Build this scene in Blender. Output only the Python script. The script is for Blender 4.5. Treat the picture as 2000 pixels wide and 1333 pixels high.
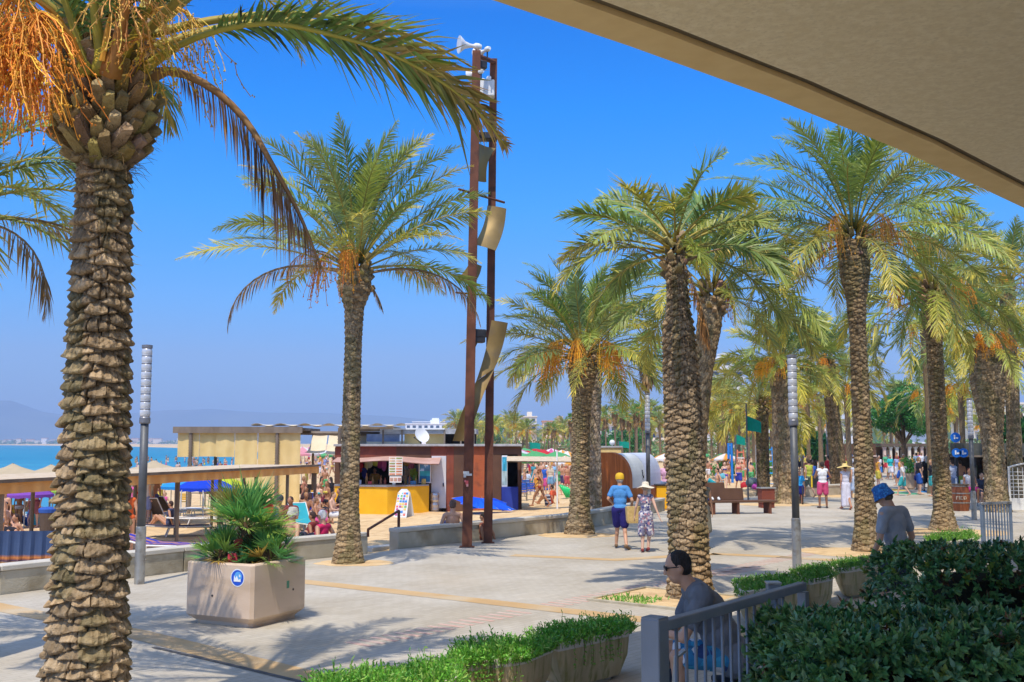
import bpy, math, random
import numpy as np
from mathutils import Vector, Matrix
R = math.radians
PI = math.pi
for _o in list(bpy.data.objects): bpy.data.objects.remove(_o)
sc = bpy.context.scene
col = sc.collection

# ------------------------------------------------------------------ camera
CAM_H = 2.45
F = 2050.0                                  # focal length in photo pixels (2000 wide)
PITCH = math.atan(200.0/F)
cd = bpy.data.cameras.new('camera'); cam = bpy.data.objects.new('camera', cd); col.objects.link(cam)
cam.location = (0, 0, CAM_H); cam.rotation_euler = (PI/2+PITCH, 0, 0)
cd.sensor_width = 36; cd.lens = 36*F/2000; cd.clip_start = 0.05; cd.clip_end = 20000
sc.camera = cam

# ------------------------------------------------------------------ light
SUN_EL, SUN_AZ = 62, 15                     # sun stands behind the camera, a little to its left
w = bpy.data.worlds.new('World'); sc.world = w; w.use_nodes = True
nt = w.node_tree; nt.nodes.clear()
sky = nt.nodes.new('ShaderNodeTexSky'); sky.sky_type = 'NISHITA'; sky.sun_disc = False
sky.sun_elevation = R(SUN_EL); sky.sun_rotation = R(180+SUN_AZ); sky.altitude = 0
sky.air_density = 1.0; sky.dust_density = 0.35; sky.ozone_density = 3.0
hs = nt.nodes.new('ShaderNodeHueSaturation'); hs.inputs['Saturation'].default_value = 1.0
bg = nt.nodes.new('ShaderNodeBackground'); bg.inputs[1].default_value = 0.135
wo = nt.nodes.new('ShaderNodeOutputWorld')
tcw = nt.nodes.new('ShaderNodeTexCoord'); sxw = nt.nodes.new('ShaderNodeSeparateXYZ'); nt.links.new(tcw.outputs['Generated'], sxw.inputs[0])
rw = nt.nodes.new('ShaderNodeValToRGB'); el = rw.color_ramp.elements       # deeper blue aloft, lavender at the horizon, overhead boosted as added fill light
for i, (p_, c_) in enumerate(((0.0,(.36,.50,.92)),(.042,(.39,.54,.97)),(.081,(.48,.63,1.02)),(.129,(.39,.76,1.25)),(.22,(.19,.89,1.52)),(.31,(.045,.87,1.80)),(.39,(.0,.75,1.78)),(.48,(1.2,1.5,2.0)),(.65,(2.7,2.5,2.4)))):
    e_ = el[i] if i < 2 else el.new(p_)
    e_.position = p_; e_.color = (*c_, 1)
mw = nt.nodes.new('ShaderNodeMixRGB'); mw.blend_type = 'MULTIPLY'; mw.inputs[0].default_value = 1
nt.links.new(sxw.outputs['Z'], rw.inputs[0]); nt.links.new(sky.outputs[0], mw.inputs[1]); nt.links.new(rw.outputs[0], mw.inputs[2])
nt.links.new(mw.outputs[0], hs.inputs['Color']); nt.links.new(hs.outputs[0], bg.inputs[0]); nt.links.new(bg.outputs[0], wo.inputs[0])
sd = bpy.data.lights.new('sun', 'SUN'); sd.energy = 4.3; sd.angle = R(0.53); sd.color = (1, .92, .79)
sun = bpy.data.objects.new('sun', sd); col.objects.link(sun)
_a, _e = R(SUN_AZ), R(SUN_EL)
SUNV = Vector((-math.sin(_a)*math.cos(_e), -math.cos(_a)*math.cos(_e), math.sin(_e)))   # towards the sun
sun.rotation_euler = SUNV.to_track_quat('Z', 'Y').to_euler()
sun.location = (-5, -20, 40)
sc.view_settings.view_transform = 'Standard'; sc.view_settings.look = 'None'
sc.view_settings.exposure = 0.0; sc.view_settings.gamma = 1.0
sc.render.engine = 'CYCLES'
sc.cycles.max_bounces = 6; sc.cycles.transparent_max_bounces = 8

# ------------------------------------------------------------------ pixel -> world
def ray(px, py):
    u, v = (px-1000)/F, (666.5-py)/F
    c, s = math.cos(PITCH), math.sin(PITCH)
    return Vector((u, c - v*s, s + v*c))
def P(px, py, z=0.0):                       # the point at height z seen at that pixel
    r = ray(px, py); t = (z-CAM_H)/r.z
    return Vector((r.x*t, r.y*t, z))
def PD(px, py, d):                          # the point at forward distance d
    r = ray(px, py); t = d/r.y
    return Vector((r.x*t, d, CAM_H + r.z*t))

# ------------------------------------------------------------------ mesh builder
class MB:
    def __init__(s): s.V=[]; s.Fc=[]; s.C=[]; s.n=0
    def add(s, V, Fs, mi=0, c=(1,1,1)):
        V = np.asarray(V, float).reshape(-1,3)
        if isinstance(Fs, np.ndarray): Fs=[Fs]
        byk={}
        for f in Fs:
            if isinstance(f, np.ndarray) and f.ndim==2: byk.setdefault(f.shape[1],[]).append(f)
            else: byk.setdefault(len(f),[]).append(np.array([f]))
        for k,l in byk.items(): s.Fc.append((np.concatenate(l)+s.n, mi))
        c = np.asarray(c, float)
        if c.ndim==1: c = np.tile(c, (len(V),1))
        s.V.append(V); s.C.append(c); s.n += len(V)
    def box(s, c, d, rz=0, mi=0, col=(1,1,1), ch=0.0, M=None):
        a,b,h = d[0]/2, d[1]/2, d[2]/2
        r = min(ch, a*.45, b*.45, h*.45)
        if r<=0:
            V = [(x,y,z) for x in (-a,a) for y in (-b,b) for z in (-h,h)]
            Fs = [(0,1,3,2),(4,6,7,5),(0,4,5,1),(2,3,7,6),(0,2,6,4),(1,5,7,3)]
        else:
            V=[]; idx={}
            for sx in (-1,1):
                for sy in (-1,1):
                    for sz in (-1,1):
                        idx[sx,sy,sz]=len(V)
                        V += [(sx*a,sy*(b-r),sz*(h-r)),(sx*(a-r),sy*b,sz*(h-r)),(sx*(a-r),sy*(b-r),sz*h)]
            Fs=[]
            for s1 in (-1,1):
                Fs.append(tuple(idx[s1,q[0],q[1]] for q in ((-1,-1),(1,-1),(1,1),(-1,1))))
                Fs.append(tuple(idx[q[0],s1,q[1]]+1 for q in ((-1,-1),(1,-1),(1,1),(-1,1))))
                Fs.append(tuple(idx[q[0],q[1],s1]+2 for q in ((-1,-1),(1,-1),(1,1),(-1,1))))
            for s1 in (-1,1):
                for s2 in (-1,1):
                    Fs.append((idx[s1,s2,-1],idx[s1,s2,1],idx[s1,s2,1]+1,idx[s1,s2,-1]+1))
                    Fs.append((idx[s1,-1,s2],idx[s1,1,s2],idx[s1,1,s2]+2,idx[s1,-1,s2]+2))
                    Fs.append((idx[-1,s1,s2]+1,idx[1,s1,s2]+1,idx[1,s1,s2]+2,idx[-1,s1,s2]+2))
            for k,i in idx.items(): Fs.append((i,i+1,i+2))
        V = np.array(V)
        if M is not None: V = V @ np.array(M)[:3,:3].T
        if rz:
            cz,sz = math.cos(rz), math.sin(rz)
            V = V @ np.array([[cz,sz,0],[-sz,cz,0],[0,0,1]])
        s.add(V+np.array(c), Fs, mi, col)
    def tube(s, pts, rad, n=8, mi=0, col=(1,1,1), cap=True, flat=1.0):
        pts = np.array([tuple(p) for p in pts], float); m=len(pts)
        rad = np.full(m, rad, float) if np.isscalar(rad) else np.array(rad, float)
        t = np.gradient(pts, axis=0); t /= np.linalg.norm(t,axis=1)[:,None]+1e-12
        up = np.array([0,0,1.0]) if abs(t[0][2])<.9 else np.array([1.0,0,0])
        a0 = np.cross(t[0], up); a0/=np.linalg.norm(a0)
        rings=[]; th=np.arange(n)*2*PI/n
        for i in range(m):
            a0 = a0 - t[i]*np.dot(a0,t[i]); a0/=np.linalg.norm(a0)+1e-12
            b0 = np.cross(t[i],a0)
            rings.append(pts[i]+rad[i]*(np.cos(th)[:,None]*a0+flat*np.sin(th)[:,None]*b0))
        V=np.concatenate(rings)
        i=np.arange(m-1)[:,None]*n; j=np.arange(n)[None,:]; j2=(j+1)%n
        Q=np.stack([i+j,i+j2,i+n+j2,i+n+j],-1).reshape(-1,4)
        Fs=[Q]
        if cap: Fs += [tuple(range(n))[::-1], tuple(range((m-1)*n, m*n))]
        s.add(V,Fs,mi,col)
    def lathe(s, prof, c=(0,0,0), n=24, mi=0, col=(1,1,1), cap=True, sx=1, sy=1):
        prof=np.array(prof,float); m=len(prof); th=np.arange(n)*2*PI/n
        V=np.stack([prof[:,0][:,None]*np.cos(th)*sx, prof[:,0][:,None]*np.sin(th)*sy, np.repeat(prof[:,1][:,None],n,1)],-1).reshape(-1,3)+np.array(c)
        i=np.arange(m-1)[:,None]*n; j=np.arange(n)[None,:]; j2=(j+1)%n
        Fs=[np.stack([i+j,i+j2,i+n+j2,i+n+j],-1).reshape(-1,4)]
        if cap: Fs += [tuple(range(n))[::-1], tuple(range((m-1)*n, m*n))]
        s.add(V,Fs,mi,col)
    def prism(s, poly, z0, z1, mi=0, col=(1,1,1)):
        n=len(poly); V=[(p[0],p[1],z0) for p in poly]+[(p[0],p[1],z1) for p in poly]
        Fs=[tuple(range(n))[::-1], tuple(range(n,2*n))]+[(i,(i+1)%n,(i+1)%n+n,i+n) for i in range(n)]
        s.add(V,Fs,mi,col)
    def slab(s, quad, th, mi=0, col=(1,1,1)):            # polygon in 3-D with thickness along its normal
        q=[Vector(p) for p in quad]; nn=(q[1]-q[0]).cross(q[-1]-q[0]).normalized()*th
        n=len(q); V=[tuple(p) for p in q]+[tuple(p+nn) for p in q]
        Fs=[tuple(range(n))[::-1], tuple(range(n,2*n))]+[(i,(i+1)%n,(i+1)%n+n,i+n) for i in range(n)]
        s.add(V,Fs,mi,col)
    def grid(s, G, mi=0, col=(1,1,1)):
        G=np.asarray(G,float); m,n,_=G.shape
        i=np.arange(m-1)[:,None]*n; j=np.arange(n-1)[None,:]
        Q=np.stack([i+j,i+j+1,i+n+j+1,i+n+j],-1).reshape(-1,4)
        s.add(G.reshape(-1,3),Q,mi,col)
    def sph(s, c, r, M=None, n=12, m=8, mi=0, col=(1,1,1)):
        r = (r,r,r) if np.isscalar(r) else r
        ph=np.linspace(-PI/2+.12,PI/2-.12,m); th=np.arange(n)*2*PI/n
        V=np.stack([np.cos(ph)[:,None]*np.cos(th),np.cos(ph)[:,None]*np.sin(th),np.repeat(np.sin(ph)[:,None],n,1)],-1).reshape(-1,3)*np.array(r)
        if M is not None: V = V @ np.array(M)[:3,:3].T
        i=np.arange(m-1)[:,None]*n; j=np.arange(n)[None,:]; j2=(j+1)%n
        s.add(V+np.array(c),[np.stack([i+j,i+j2,i+n+j2,i+n+j],-1).reshape(-1,4),tuple(range(n))[::-1],tuple(range((m-1)*n,m*n))],mi,col)
    def mesh(s, name, mats, smooth=False):
        me=bpy.data.meshes.new(name)
        V=np.concatenate(s.V); C=np.concatenate(s.C)
        me.vertices.add(len(V)); me.vertices.foreach_set('co', V.ravel())
        loops=np.concatenate([f.ravel() for f,_ in s.Fc]); tot=np.concatenate([np.full(len(f),f.shape[1]) for f,_ in s.Fc])
        mi=np.concatenate([np.full(len(f),k) for f,k in s.Fc])
        st=np.concatenate([[0],np.cumsum(tot)[:-1]])
        me.loops.add(len(loops)); me.loops.foreach_set('vertex_index', loops.astype(np.int32))
        me.polygons.add(len(tot)); me.polygons.foreach_set('loop_start', st.astype(np.int32)); me.polygons.foreach_set('loop_total', tot.astype(np.int32))
        me.polygons.foreach_set('material_index', mi.astype(np.int32))
        me.polygons.foreach_set('use_smooth', np.full(len(tot), bool(smooth)))
        if not np.all(C==1):
            at=me.color_attributes.new('col','FLOAT_COLOR','POINT')
            at.data.foreach_set('color', np.concatenate([C,np.ones((len(C),1))],1).ravel())
        for m in (mats if isinstance(mats,(list,tuple)) else [mats]): me.materials.append(m)
        me.update(calc_edges=True)
        return me
    def build(s, name, mats, parent=None, loc=(0,0,0), rz=0, smooth=False):
        return link(name, s.mesh(name, mats, smooth), parent, loc, rz)
def link(name, me, parent=None, loc=(0,0,0), rz=0):
    o=bpy.data.objects.new(name, me); col.objects.link(o)
    o.location=loc; o.rotation_euler=(0,0,rz)
    if parent is not None: o.parent=parent
    return o
def tag(o, label=None, cat=None, group=None, kind=None):
    if label: o['label']=label
    if cat: o['category']=cat
    if group: o['group']=group
    if kind: o['kind']=kind
    return o
def thing(name, label, cat, loc=(0,0,0), rz=0, group=None):
    o=bpy.data.objects.new(name, None); col.objects.link(o); o.location=loc; o.rotation_euler=(0,0,rz); o.empty_display_size=.2
    return tag(o,label,cat,group)
def kids(o): return [c for c in bpy.data.objects if c.parent is o]
def dup(o, loc, rz, label, group=None, scale=None):
    def rec(a, par):
        c=a.copy(); col.objects.link(c); c.parent=par
        for k in CH.get(a.name, []): rec(k, c)
        return c
    if o.name not in CH:
        for q in bpy.data.objects:
            if q.parent: CH.setdefault(q.parent.name, [])
            if q.parent and q not in CH[q.parent.name]: CH[q.parent.name].append(q)
        CH.setdefault(o.name, [])
    c=rec(o, None); c.location=loc; c.rotation_euler=(0,0,rz)
    if label: c['label']=label
    if group: c['group']=group
    if scale: c.scale=scale if not np.isscalar(scale) else (scale,)*3
    return c
CH={}

# ------------------------------------------------------------------ materials
def _new(name):
    m=bpy.data.materials.new(name); m.use_nodes=True
    t=m.node_tree; b=t.nodes['Principled BSDF']; return m,t,b
def pm(name, c1, c2=None, scale=5, rough=.8, bump=0, bscale=40, metal=0, attr=False, trans=0, detail=6, stretch=None, spec=.3, c3=None, s3=1.0, dist=.02):
    m,t,b=_new(name); N=t.nodes; L=t.links
    b.inputs['Roughness'].default_value=rough; b.inputs['Metallic'].default_value=metal
    b.inputs['Specular IOR Level'].default_value=spec
    tc=N.new('ShaderNodeTexCoord'); vec=tc.outputs['Object']
    if stretch:
        mp=N.new('ShaderNodeMapping'); mp.inputs['Scale'].default_value=stretch; L.new(vec,mp.inputs[0]); vec=mp.outputs[0]
    if c2 is not None:
        n=N.new('ShaderNodeTexNoise'); n.inputs['Scale'].default_value=scale; n.inputs['Detail'].default_value=detail; L.new(vec,n.inputs['Vector'])
        r=N.new('ShaderNodeValToRGB'); r.color_ramp.elements[0].color=(*c1,1); r.color_ramp.elements[1].color=(*c2,1)
        r.color_ramp.elements[0].position=.35; r.color_ramp.elements[1].position=.65
        L.new(n.outputs['Fac'],r.inputs[0]); out=r.outputs[0]
        if c3 is not None:
            n3=N.new('ShaderNodeTexNoise'); n3.inputs['Scale'].default_value=s3; n3.inputs['Detail'].default_value=4; L.new(vec,n3.inputs['Vector'])
            r3=N.new('ShaderNodeValToRGB'); r3.color_ramp.elements[0].position=.5; r3.color_ramp.elements[1].position=.68
            L.new(n3.outputs['Fac'],r3.inputs[0])
            mx=N.new('ShaderNodeMixRGB'); L.new(r3.outputs[0],mx.inputs[0]); L.new(out,mx.inputs[1]); mx.inputs[2].default_value=(*c3,1); out=mx.outputs[0]
    else:
        rg=N.new('ShaderNodeRGB'); rg.outputs[0].default_value=(*c1,1); out=rg.outputs[0]
    if attr:
        a=N.new('ShaderNodeAttribute'); a.attribute_name='col'
        mx=N.new('ShaderNodeMixRGB'); mx.blend_type='MULTIPLY'; mx.inputs[0].default_value=1; L.new(out,mx.inputs[1]); L.new(a.outputs['Color'],mx.inputs[2]); out=mx.outputs[0]
    L.new(out,b.inputs['Base Color'])
    if bump:
        n2=N.new('ShaderNodeTexNoise'); n2.inputs['Scale'].default_value=bscale; n2.inputs['Detail'].default_value=5; L.new(vec,n2.inputs['Vector'])
        bp=N.new('ShaderNodeBump'); bp.inputs['Strength'].default_value=bump; bp.inputs['Distance'].default_value=dist
        L.new(n2.outputs['Fac'],bp.inputs['Height']); L.new(bp.outputs[0],b.inputs['Normal'])
    if trans:
        tr=N.new('ShaderNodeBsdfTranslucent'); L.new(out,tr.inputs['Color'])
        mxs=N.new('ShaderNodeMixShader'); mxs.inputs[0].default_value=trans
        o=N['Material Output']; L.new(b.outputs[0],mxs.inputs[1]); L.new(tr.outputs[0],mxs.inputs[2]); L.new(mxs.outputs[0],o.inputs['Surface'])
    return m
_cm={}
def flat(c, rough=.75, trans=0, metal=0):                 # cloth, paint: a colour with a slight weave / grain
    k=(tuple(round(x,3) for x in c),rough,trans,metal)
    if k not in _cm: _cm[k]=pm('paint_%d'%len(_cm), c, tuple(x*.86 for x in c), 9, rough, bump=.15, bscale=120, trans=trans, metal=metal)
    return _cm[k]

# value noise
def vnoise(x,y,seed=0,per=None):
    x=np.asarray(x,float); y=np.asarray(y,float)
    xi=np.floor(x).astype(np.int64); yi=np.floor(y).astype(np.int64); fx=x-xi; fy=y-yi
    fx=fx*fx*(3-2*fx); fy=fy*fy*(3-2*fy)
    def h(a,b):
        if per: a=a%per
        n=(a*374761393+b*668265263+seed*974634777)&0xffffffff
        n=((n^(n>>13))*1274126177)&0xffffffff
        return ((n^(n>>16))&0xffff)/65535.0
    return (h(xi,yi)*(1-fx)+h(xi+1,yi)*fx)*(1-fy)+(h(xi,yi+1)*(1-fx)+h(xi+1,yi+1)*fx)*fy
# ================================================================== THE SETTING
HAZE=2.6e-4
rng = np.random.RandomState(7)
def V2(px,py): p=P(px,py); return np.array([p.x,p.y])
WL = [np.array([-19.5,4.0]), V2(0,1163), V2(360,1117), V2(720,1082), V2(779,1073), V2(945,1055), V2(1110,1038), V2(1180,1026), V2(1300,998), V2(1400,980), V2(1500,966),
      np.array([19,66]), np.array([27,92]), np.array([42,150]), np.array([75,260])]
SHORE = [np.array([-70,-40.]),np.array([-45,18.]),np.array([-25,52.]),np.array([-38,110.]),np.array([-52,205.]),np.array([-95,420.]),np.array([-215,760.]),np.array([-560,1500.]),np.array([-1700,3200.]),np.array([-5500,3600.])]
def sdist(x,y,L):                                        # + on the left of the walking direction
    x=np.asarray(x,float); y=np.asarray(y,float); best=np.full(x.shape,1e9); sg=np.ones(x.shape)
    for a,b in zip(L[:-1],L[1:]):
        d=b-a; t=np.clip(((x-a[0])*d[0]+(y-a[1])*d[1])/(d@d),0,1)
        qx,qy=a[0]+t*d[0],a[1]+t*d[1]; r=np.hypot(x-qx,y-qy)
        cr=d[0]*(y-a[1])-d[1]*(x-a[0]); m=r<best-1e-9
        sg=np.where(m,np.where(cr>0,1,-1),sg); best=np.where(m,r,best)
    return best*sg
SEA=-1.5
def hgt(x,y):
    s=sdist(x,y,WL); k=-sdist(x,y,SHORE)                 # s: metres onto the beach; k: metres inland from the water line
    a=-0.1-0.42*np.clip((s-.5)/10,0,1)
    gx,gy=(WL[3]+WL[4])/2; gd=np.hypot(np.asarray(x)-gx,np.asarray(y)-gy); a=a+.34*np.exp(-((s-1.5)/1.2)**2)*np.clip((gd-1.2)/1.5,0,1)
    sh=np.clip(k/14,-1.5,1); shore=SEA+ (sh>0)*sh*.95 + (sh<=0)*sh*1.6
    z=np.where(k<14, np.minimum(a,shore), np.minimum(a, SEA+.95+ (k-14)*.03))
    z=np.where(s<.25,-.07,z)
    z=np.where((np.asarray(y)>900)&(k>60), np.minimum(1,-.5+(k-60)*.01), z)
    return z
def hz(x,y): return float(hgt(np.array([x]),np.array([y]))[0])
def T(px,py):                                            # where that pixel meets the terrain
    z=-.3
    for _ in range(14):
        p=P(px,py,z); z=.5*z+.5*hz(p.x,p.y)
    p=P(px,py,z); p.z=z; return p
def TD(px,d):                                            # terrain point in that picture column at distance d
    x=(px-1000)/F*d*1.004; return Vector((x,d,hz(x,d)))

ys=np.concatenate([np.linspace(-30,8,12)[:-1],np.geomspace(8,60,150),np.geomspace(61,420,90),np.geomspace(440,4800,50)])
us=np.linspace(-.85,.85,300)
G=np.zeros((len(ys),len(us),3))
for i,y in enumerate(ys):
    x=us*(max(y,0)+45)
    z=hgt(x,np.full(x.shape,y))
    s_=sdist(x,np.full(x.shape,y),WL); k_=-sdist(x,np.full(x.shape,y),SHORE)
    bm=(vnoise(x*1.6,np.full(x.shape,y*1.6),3)-.5)*.09+(vnoise(x*4.5,np.full(x.shape,y*4.5),5)-.5)*.05
    z=z+bm*((s_>.6)&(k_>8)&(y<120))
    G[i,:,0]=x; G[i,:,1]=y; G[i,:,2]=z
sand_m=pm('sand',(.62,.42,.21),(.72,.52,.28),.9,.95,bump=.7,bscale=16,c3=(.52,.34,.17),s3=2.2,dist=.05)
b=MB(); b.grid(G[:,::-1]); tag(b.build('ground',sand_m,smooth=True),kind='structure')

# sea: one sheet of small waves
sy=np.concatenate([np.linspace(-40,30,15)[:-1],np.geomspace(30,4200,260)]); su=np.linspace(-2.4,.12,160)
SG=np.zeros((len(sy),len(su),3))
for i,y in enumerate(sy):
    x=su*(abs(y)*.62+60) if y<2500 else su*(2500*.62+60)*(1+(y-2500)/900)
    SG[i,:,0]=x; SG[i,:,1]=y
    SG[i,:,2]=SEA+(vnoise(x*.25,np.full(x.shape,y*.35),9)-.5)*.12*(y<600)
m,t,bs=_new('sea_water'); N=t.nodes; L=t.links
tc=N.new('ShaderNodeTexCoord'); mp=N.new('ShaderNodeMapping'); mp.inputs['Scale'].default_value=(.35,1.0,1); L.new(tc.outputs['Object'],mp.inputs[0])
n1=N.new('ShaderNodeTexNoise'); n1.inputs['Scale'].default_value=.05; n1.inputs['Detail'].default_value=6; L.new(mp.outputs[0],n1.inputs['Vector'])
cr=N.new('ShaderNodeValToRGB'); cr.color_ramp.elements[0].color=(.004,.15,.27,1); cr.color_ramp.elements[1].color=(.012,.25,.33,1)
cr.color_ramp.elements[0].position=.35; cr.color_ramp.elements[1].position=.65; L.new(n1.outputs['Fac'],cr.inputs[0])
sx=N.new('ShaderNodeSeparateXYZ'); L.new(tc.outputs['Object'],sx.inputs[0])
mr=N.new('ShaderNodeMapRange'); mr.inputs['From Min'].default_value=40; mr.inputs['From Max'].default_value=260; L.new(sx.outputs['Y'],mr.inputs['Value'])
mx=N.new('ShaderNodeMixRGB'); mx.inputs[1].default_value=(.055,.27,.37,1); L.new(mr.outputs[0],mx.inputs[0]); L.new(cr.outputs[0],mx.inputs[2]); wn=N.new('ShaderNodeTexNoise'); wn.inputs['Scale'].default_value=.45; wn.inputs['Detail'].default_value=7; wn.inputs['Roughness'].default_value=.7; mp2=N.new('ShaderNodeMapping'); mp2.inputs['Scale'].default_value=(.25,1.4,1); L.new(tc.outputs['Object'],mp2.inputs[0]); L.new(mp2.outputs[0],wn.inputs['Vector'])
wr=N.new('ShaderNodeValToRGB'); wr.color_ramp.elements[0].position=.66; wr.color_ramp.elements[1].position=.72; L.new(wn.outputs['Fac'],wr.inputs[0]); mxw=N.new('ShaderNodeMixRGB'); L.new(wr.outputs[0],mxw.inputs[0]); L.new(mx.outputs[0],mxw.inputs[1]); mxw.inputs[2].default_value=(.6,.68,.7,1); L.new(mxw.outputs[0],bs.inputs['Base Color'])
bs.inputs['Roughness'].default_value=.32; bs.inputs['Specular IOR Level'].default_value=.25
n2=N.new('ShaderNodeTexNoise'); n2.inputs['Scale'].default_value=1.1; n2.inputs['Detail'].default_value=6; L.new(mp.outputs[0],n2.inputs['Vector'])
bp=N.new('ShaderNodeBump'); bp.inputs['Strength'].default_value=.6; bp.inputs['Distance'].default_value=.5; L.new(n2.outputs['Fac'],bp.inputs['Height']); L.new(bp.outputs[0],bs.inputs['Normal'])
b=MB(); b.grid(SG[:,::-1]); tag(b.build('sea',m,smooth=True),kind='structure')

# promenade paving
m,t,bs=_new('paving'); N=t.nodes; L=t.links
tc=N.new('ShaderNodeTexCoord'); mp=N.new('ShaderNodeMapping'); mp.inputs['Rotation'].default_value=(0,0,R(-51)); L.new(tc.outputs['Object'],mp.inputs[0])
br=N.new('ShaderNodeTexBrick'); br.inputs['Scale'].default_value=1; br.inputs['Brick Width'].default_value=.21; br.inputs['Row Height'].default_value=.105; br.inputs['Mortar Size'].default_value=.006; br.inputs['Mortar Smooth'].default_value=.3
br.inputs['Color1'].default_value=(.455,.415,.345,1); br.inputs['Color2'].default_value=(.51,.47,.395,1); br.inputs['Mortar'].default_value=(.39,.35,.28,1); br.inputs['Bias'].default_value=0
L.new(mp.outputs[0],br.inputs['Vector'])
n1=N.new('ShaderNodeTexNoise'); n1.inputs['Scale'].default_value=.55; n1.inputs['Detail'].default_value=7; L.new(tc.outputs['Object'],n1.inputs['Vector'])
r1=N.new('ShaderNodeValToRGB'); r1.color_ramp.elements[0].position=.36; r1.color_ramp.elements[1].position=.66; r1.color_ramp.elements[0].color=(.86,.82,.76,1); r1.color_ramp.elements[1].color=(1.04,1.03,1.02,1); L.new(n1.outputs['Fac'],r1.inputs[0])
m1=N.new('ShaderNodeMixRGB'); m1.blend_type='MULTIPLY'; m1.inputs[0].default_value=1; L.new(br.outputs['Color'],m1.inputs[1]); L.new(r1.outputs[0],m1.inputs[2])
n3=N.new('ShaderNodeTexNoise'); n3.inputs['Scale'].default_value=.25; n3.inputs['Detail'].default_value=5; n3.inputs['Roughness'].default_value=.7; L.new(mp.outputs[0],n3.inputs['Vector'])
r3=N.new('ShaderNodeValToRGB'); r3.color_ramp.elements[0].position=.52; r3.color_ramp.elements[1].position=.72; L.new(n3.outputs['Fac'],r3.inputs[0])
m3=N.new('ShaderNodeMixRGB'); L.new(r3.outputs[0],m3.inputs[0]); L.new(m1.outputs[0],m3.inputs[1]); m3.inputs[2].default_value=(.56,.46,.33,1)
md=N.new('ShaderNodeMath'); md.operation='MULTIPLY'; md.inputs[1].default_value=.38; L.new(r3.outputs[0],md.inputs[0]); L.new(md.outputs[0],m3.inputs[0])
n4=N.new('ShaderNodeTexNoise'); n4.inputs['Scale'].default_value=2.6; n4.inputs['Detail'].default_value=8; n4.inputs['Roughness'].default_value=.75; L.new(tc.outputs['Object'],n4.inputs['Vector'])
r4=N.new('ShaderNodeValToRGB'); r4.color_ramp.elements[0].position=.66; r4.color_ramp.elements[1].position=.72; L.new(n4.outputs['Fac'],r4.inputs[0])
m4=N.new('ShaderNodeMixRGB'); md4=N.new('ShaderNodeMath'); md4.operation='MULTIPLY'; md4.inputs[1].default_value=.5; L.new(r4.outputs[0],md4.inputs[0]); L.new(md4.outputs[0],m4.inputs[0]); L.new(m3.outputs[0],m4.inputs[1]); m4.inputs[2].default_value=(.2,.17,.13,1)
L.new(m4.outputs[0],bs.inputs['Base Color']); bs.inputs['Roughness'].default_value=.85; bs.inputs['Specular IOR Level'].default_value=.2
bp=N.new('ShaderNodeBump'); bp.inputs['Strength'].default_value=.25; bp.inputs['Distance'].default_value=.002; L.new(br.outputs['Fac'],bp.inputs['Height']); bp.invert=True; L.new(bp.outputs[0],bs.inputs['Normal'])
pave_m=m
b=MB(); poly=[tuple(p) for p in WL[1:]]+[(160,260),(160,-16),(-22,-16),(-19.5,4)]
b.prism(poly,-.15,0.0); tag(b.build('promenade',pave_m),kind='structure')

def strip(name,pts,wd,z,mat,kind='structure'):
    b=MB(); pts=[np.array(p,float) for p in pts]
    L_=[];R_=[]
    for i,p in enumerate(pts):
        d=(pts[min(i+1,len(pts)-1)]-pts[max(i-1,0)]); d/=np.linalg.norm(d); n=np.array([-d[1],d[0]])*wd/2
        L_.append(p+n); R_.append(p-n)
    G=np.zeros((len(pts),2,3))
    for i in range(len(pts)): G[i,0]=[*R_[i],z]; G[i,1]=[*L_[i],z]
    b.grid(G); return tag(b.build(name,mat),kind=kind)
stripe_m=pm('tan_paving',(.50,.32,.145),(.56,.38,.19),1.2,.85,bump=.3,bscale=60,c3=(.52,.42,.28),s3=.8)
red_m=pm('faded_red_paving',(.55,.33,.26),(.56,.44,.36),3,.85,bump=.2,bscale=60)
st=[[V2(-300,1120),V2(0,1187),V2(260,1237),V2(600,1322),V2(1000,1430)],
    [V2(560,1133),V2(900,1170),V2(1250,1210),V2(1700,1275)],
    [V2(1000,1085),V2(1200,1094),V2(1400,1082)],[V2(1390,1082),V2(1520,1088),V2(1680,1098),V2(2100,1125)]]
for s_ in st: strip('paving_band',s_,.42,.004,stripe_m)
for k in range(3):
    pass
# the faint red dashed line that runs along the promenade
A,B=V2(745,1250),V2(1290,1140); d=(B-A)/np.linalg.norm(B-A); nrm=np.array([-d[1],d[0]])
b=MB()
for i in range(-2,64):
    q=A+d*i*.21; 
    if np.linalg.norm(q-V2(1040,1190))<.3: continue
    b.prism([tuple(q-nrm*.22),tuple(q+d*.09-nrm*.22),tuple(q+d*.09+nrm*.22),tuple(q+nrm*.22)],0.001,.004)
tag(b.build('paving_marks',red_m),kind='structure')
b=MB(); q=A+d*14+nrm*0  # second run, right of the pit
A2,B2=V2(1395,1124),V2(1480,1108); 
for i in range(12):
    q=A2+(B2-A2)*i/12; b.prism([tuple(q-nrm*.2),tuple(q+d*.09-nrm*.2),tuple(q+d*.09+nrm*.2),tuple(q+nrm*.2)],0.001,.004)
tag(b.build('paving_marks',red_m),kind='structure')
drain_m=pm('drain_grate_grey',(.07,.065,.06),(.12,.11,.1),8,.7)
strip('drain',[V2(300,1265),V2(440,1297),V2(640,1345)],.07,.006,drain_m)
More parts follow.
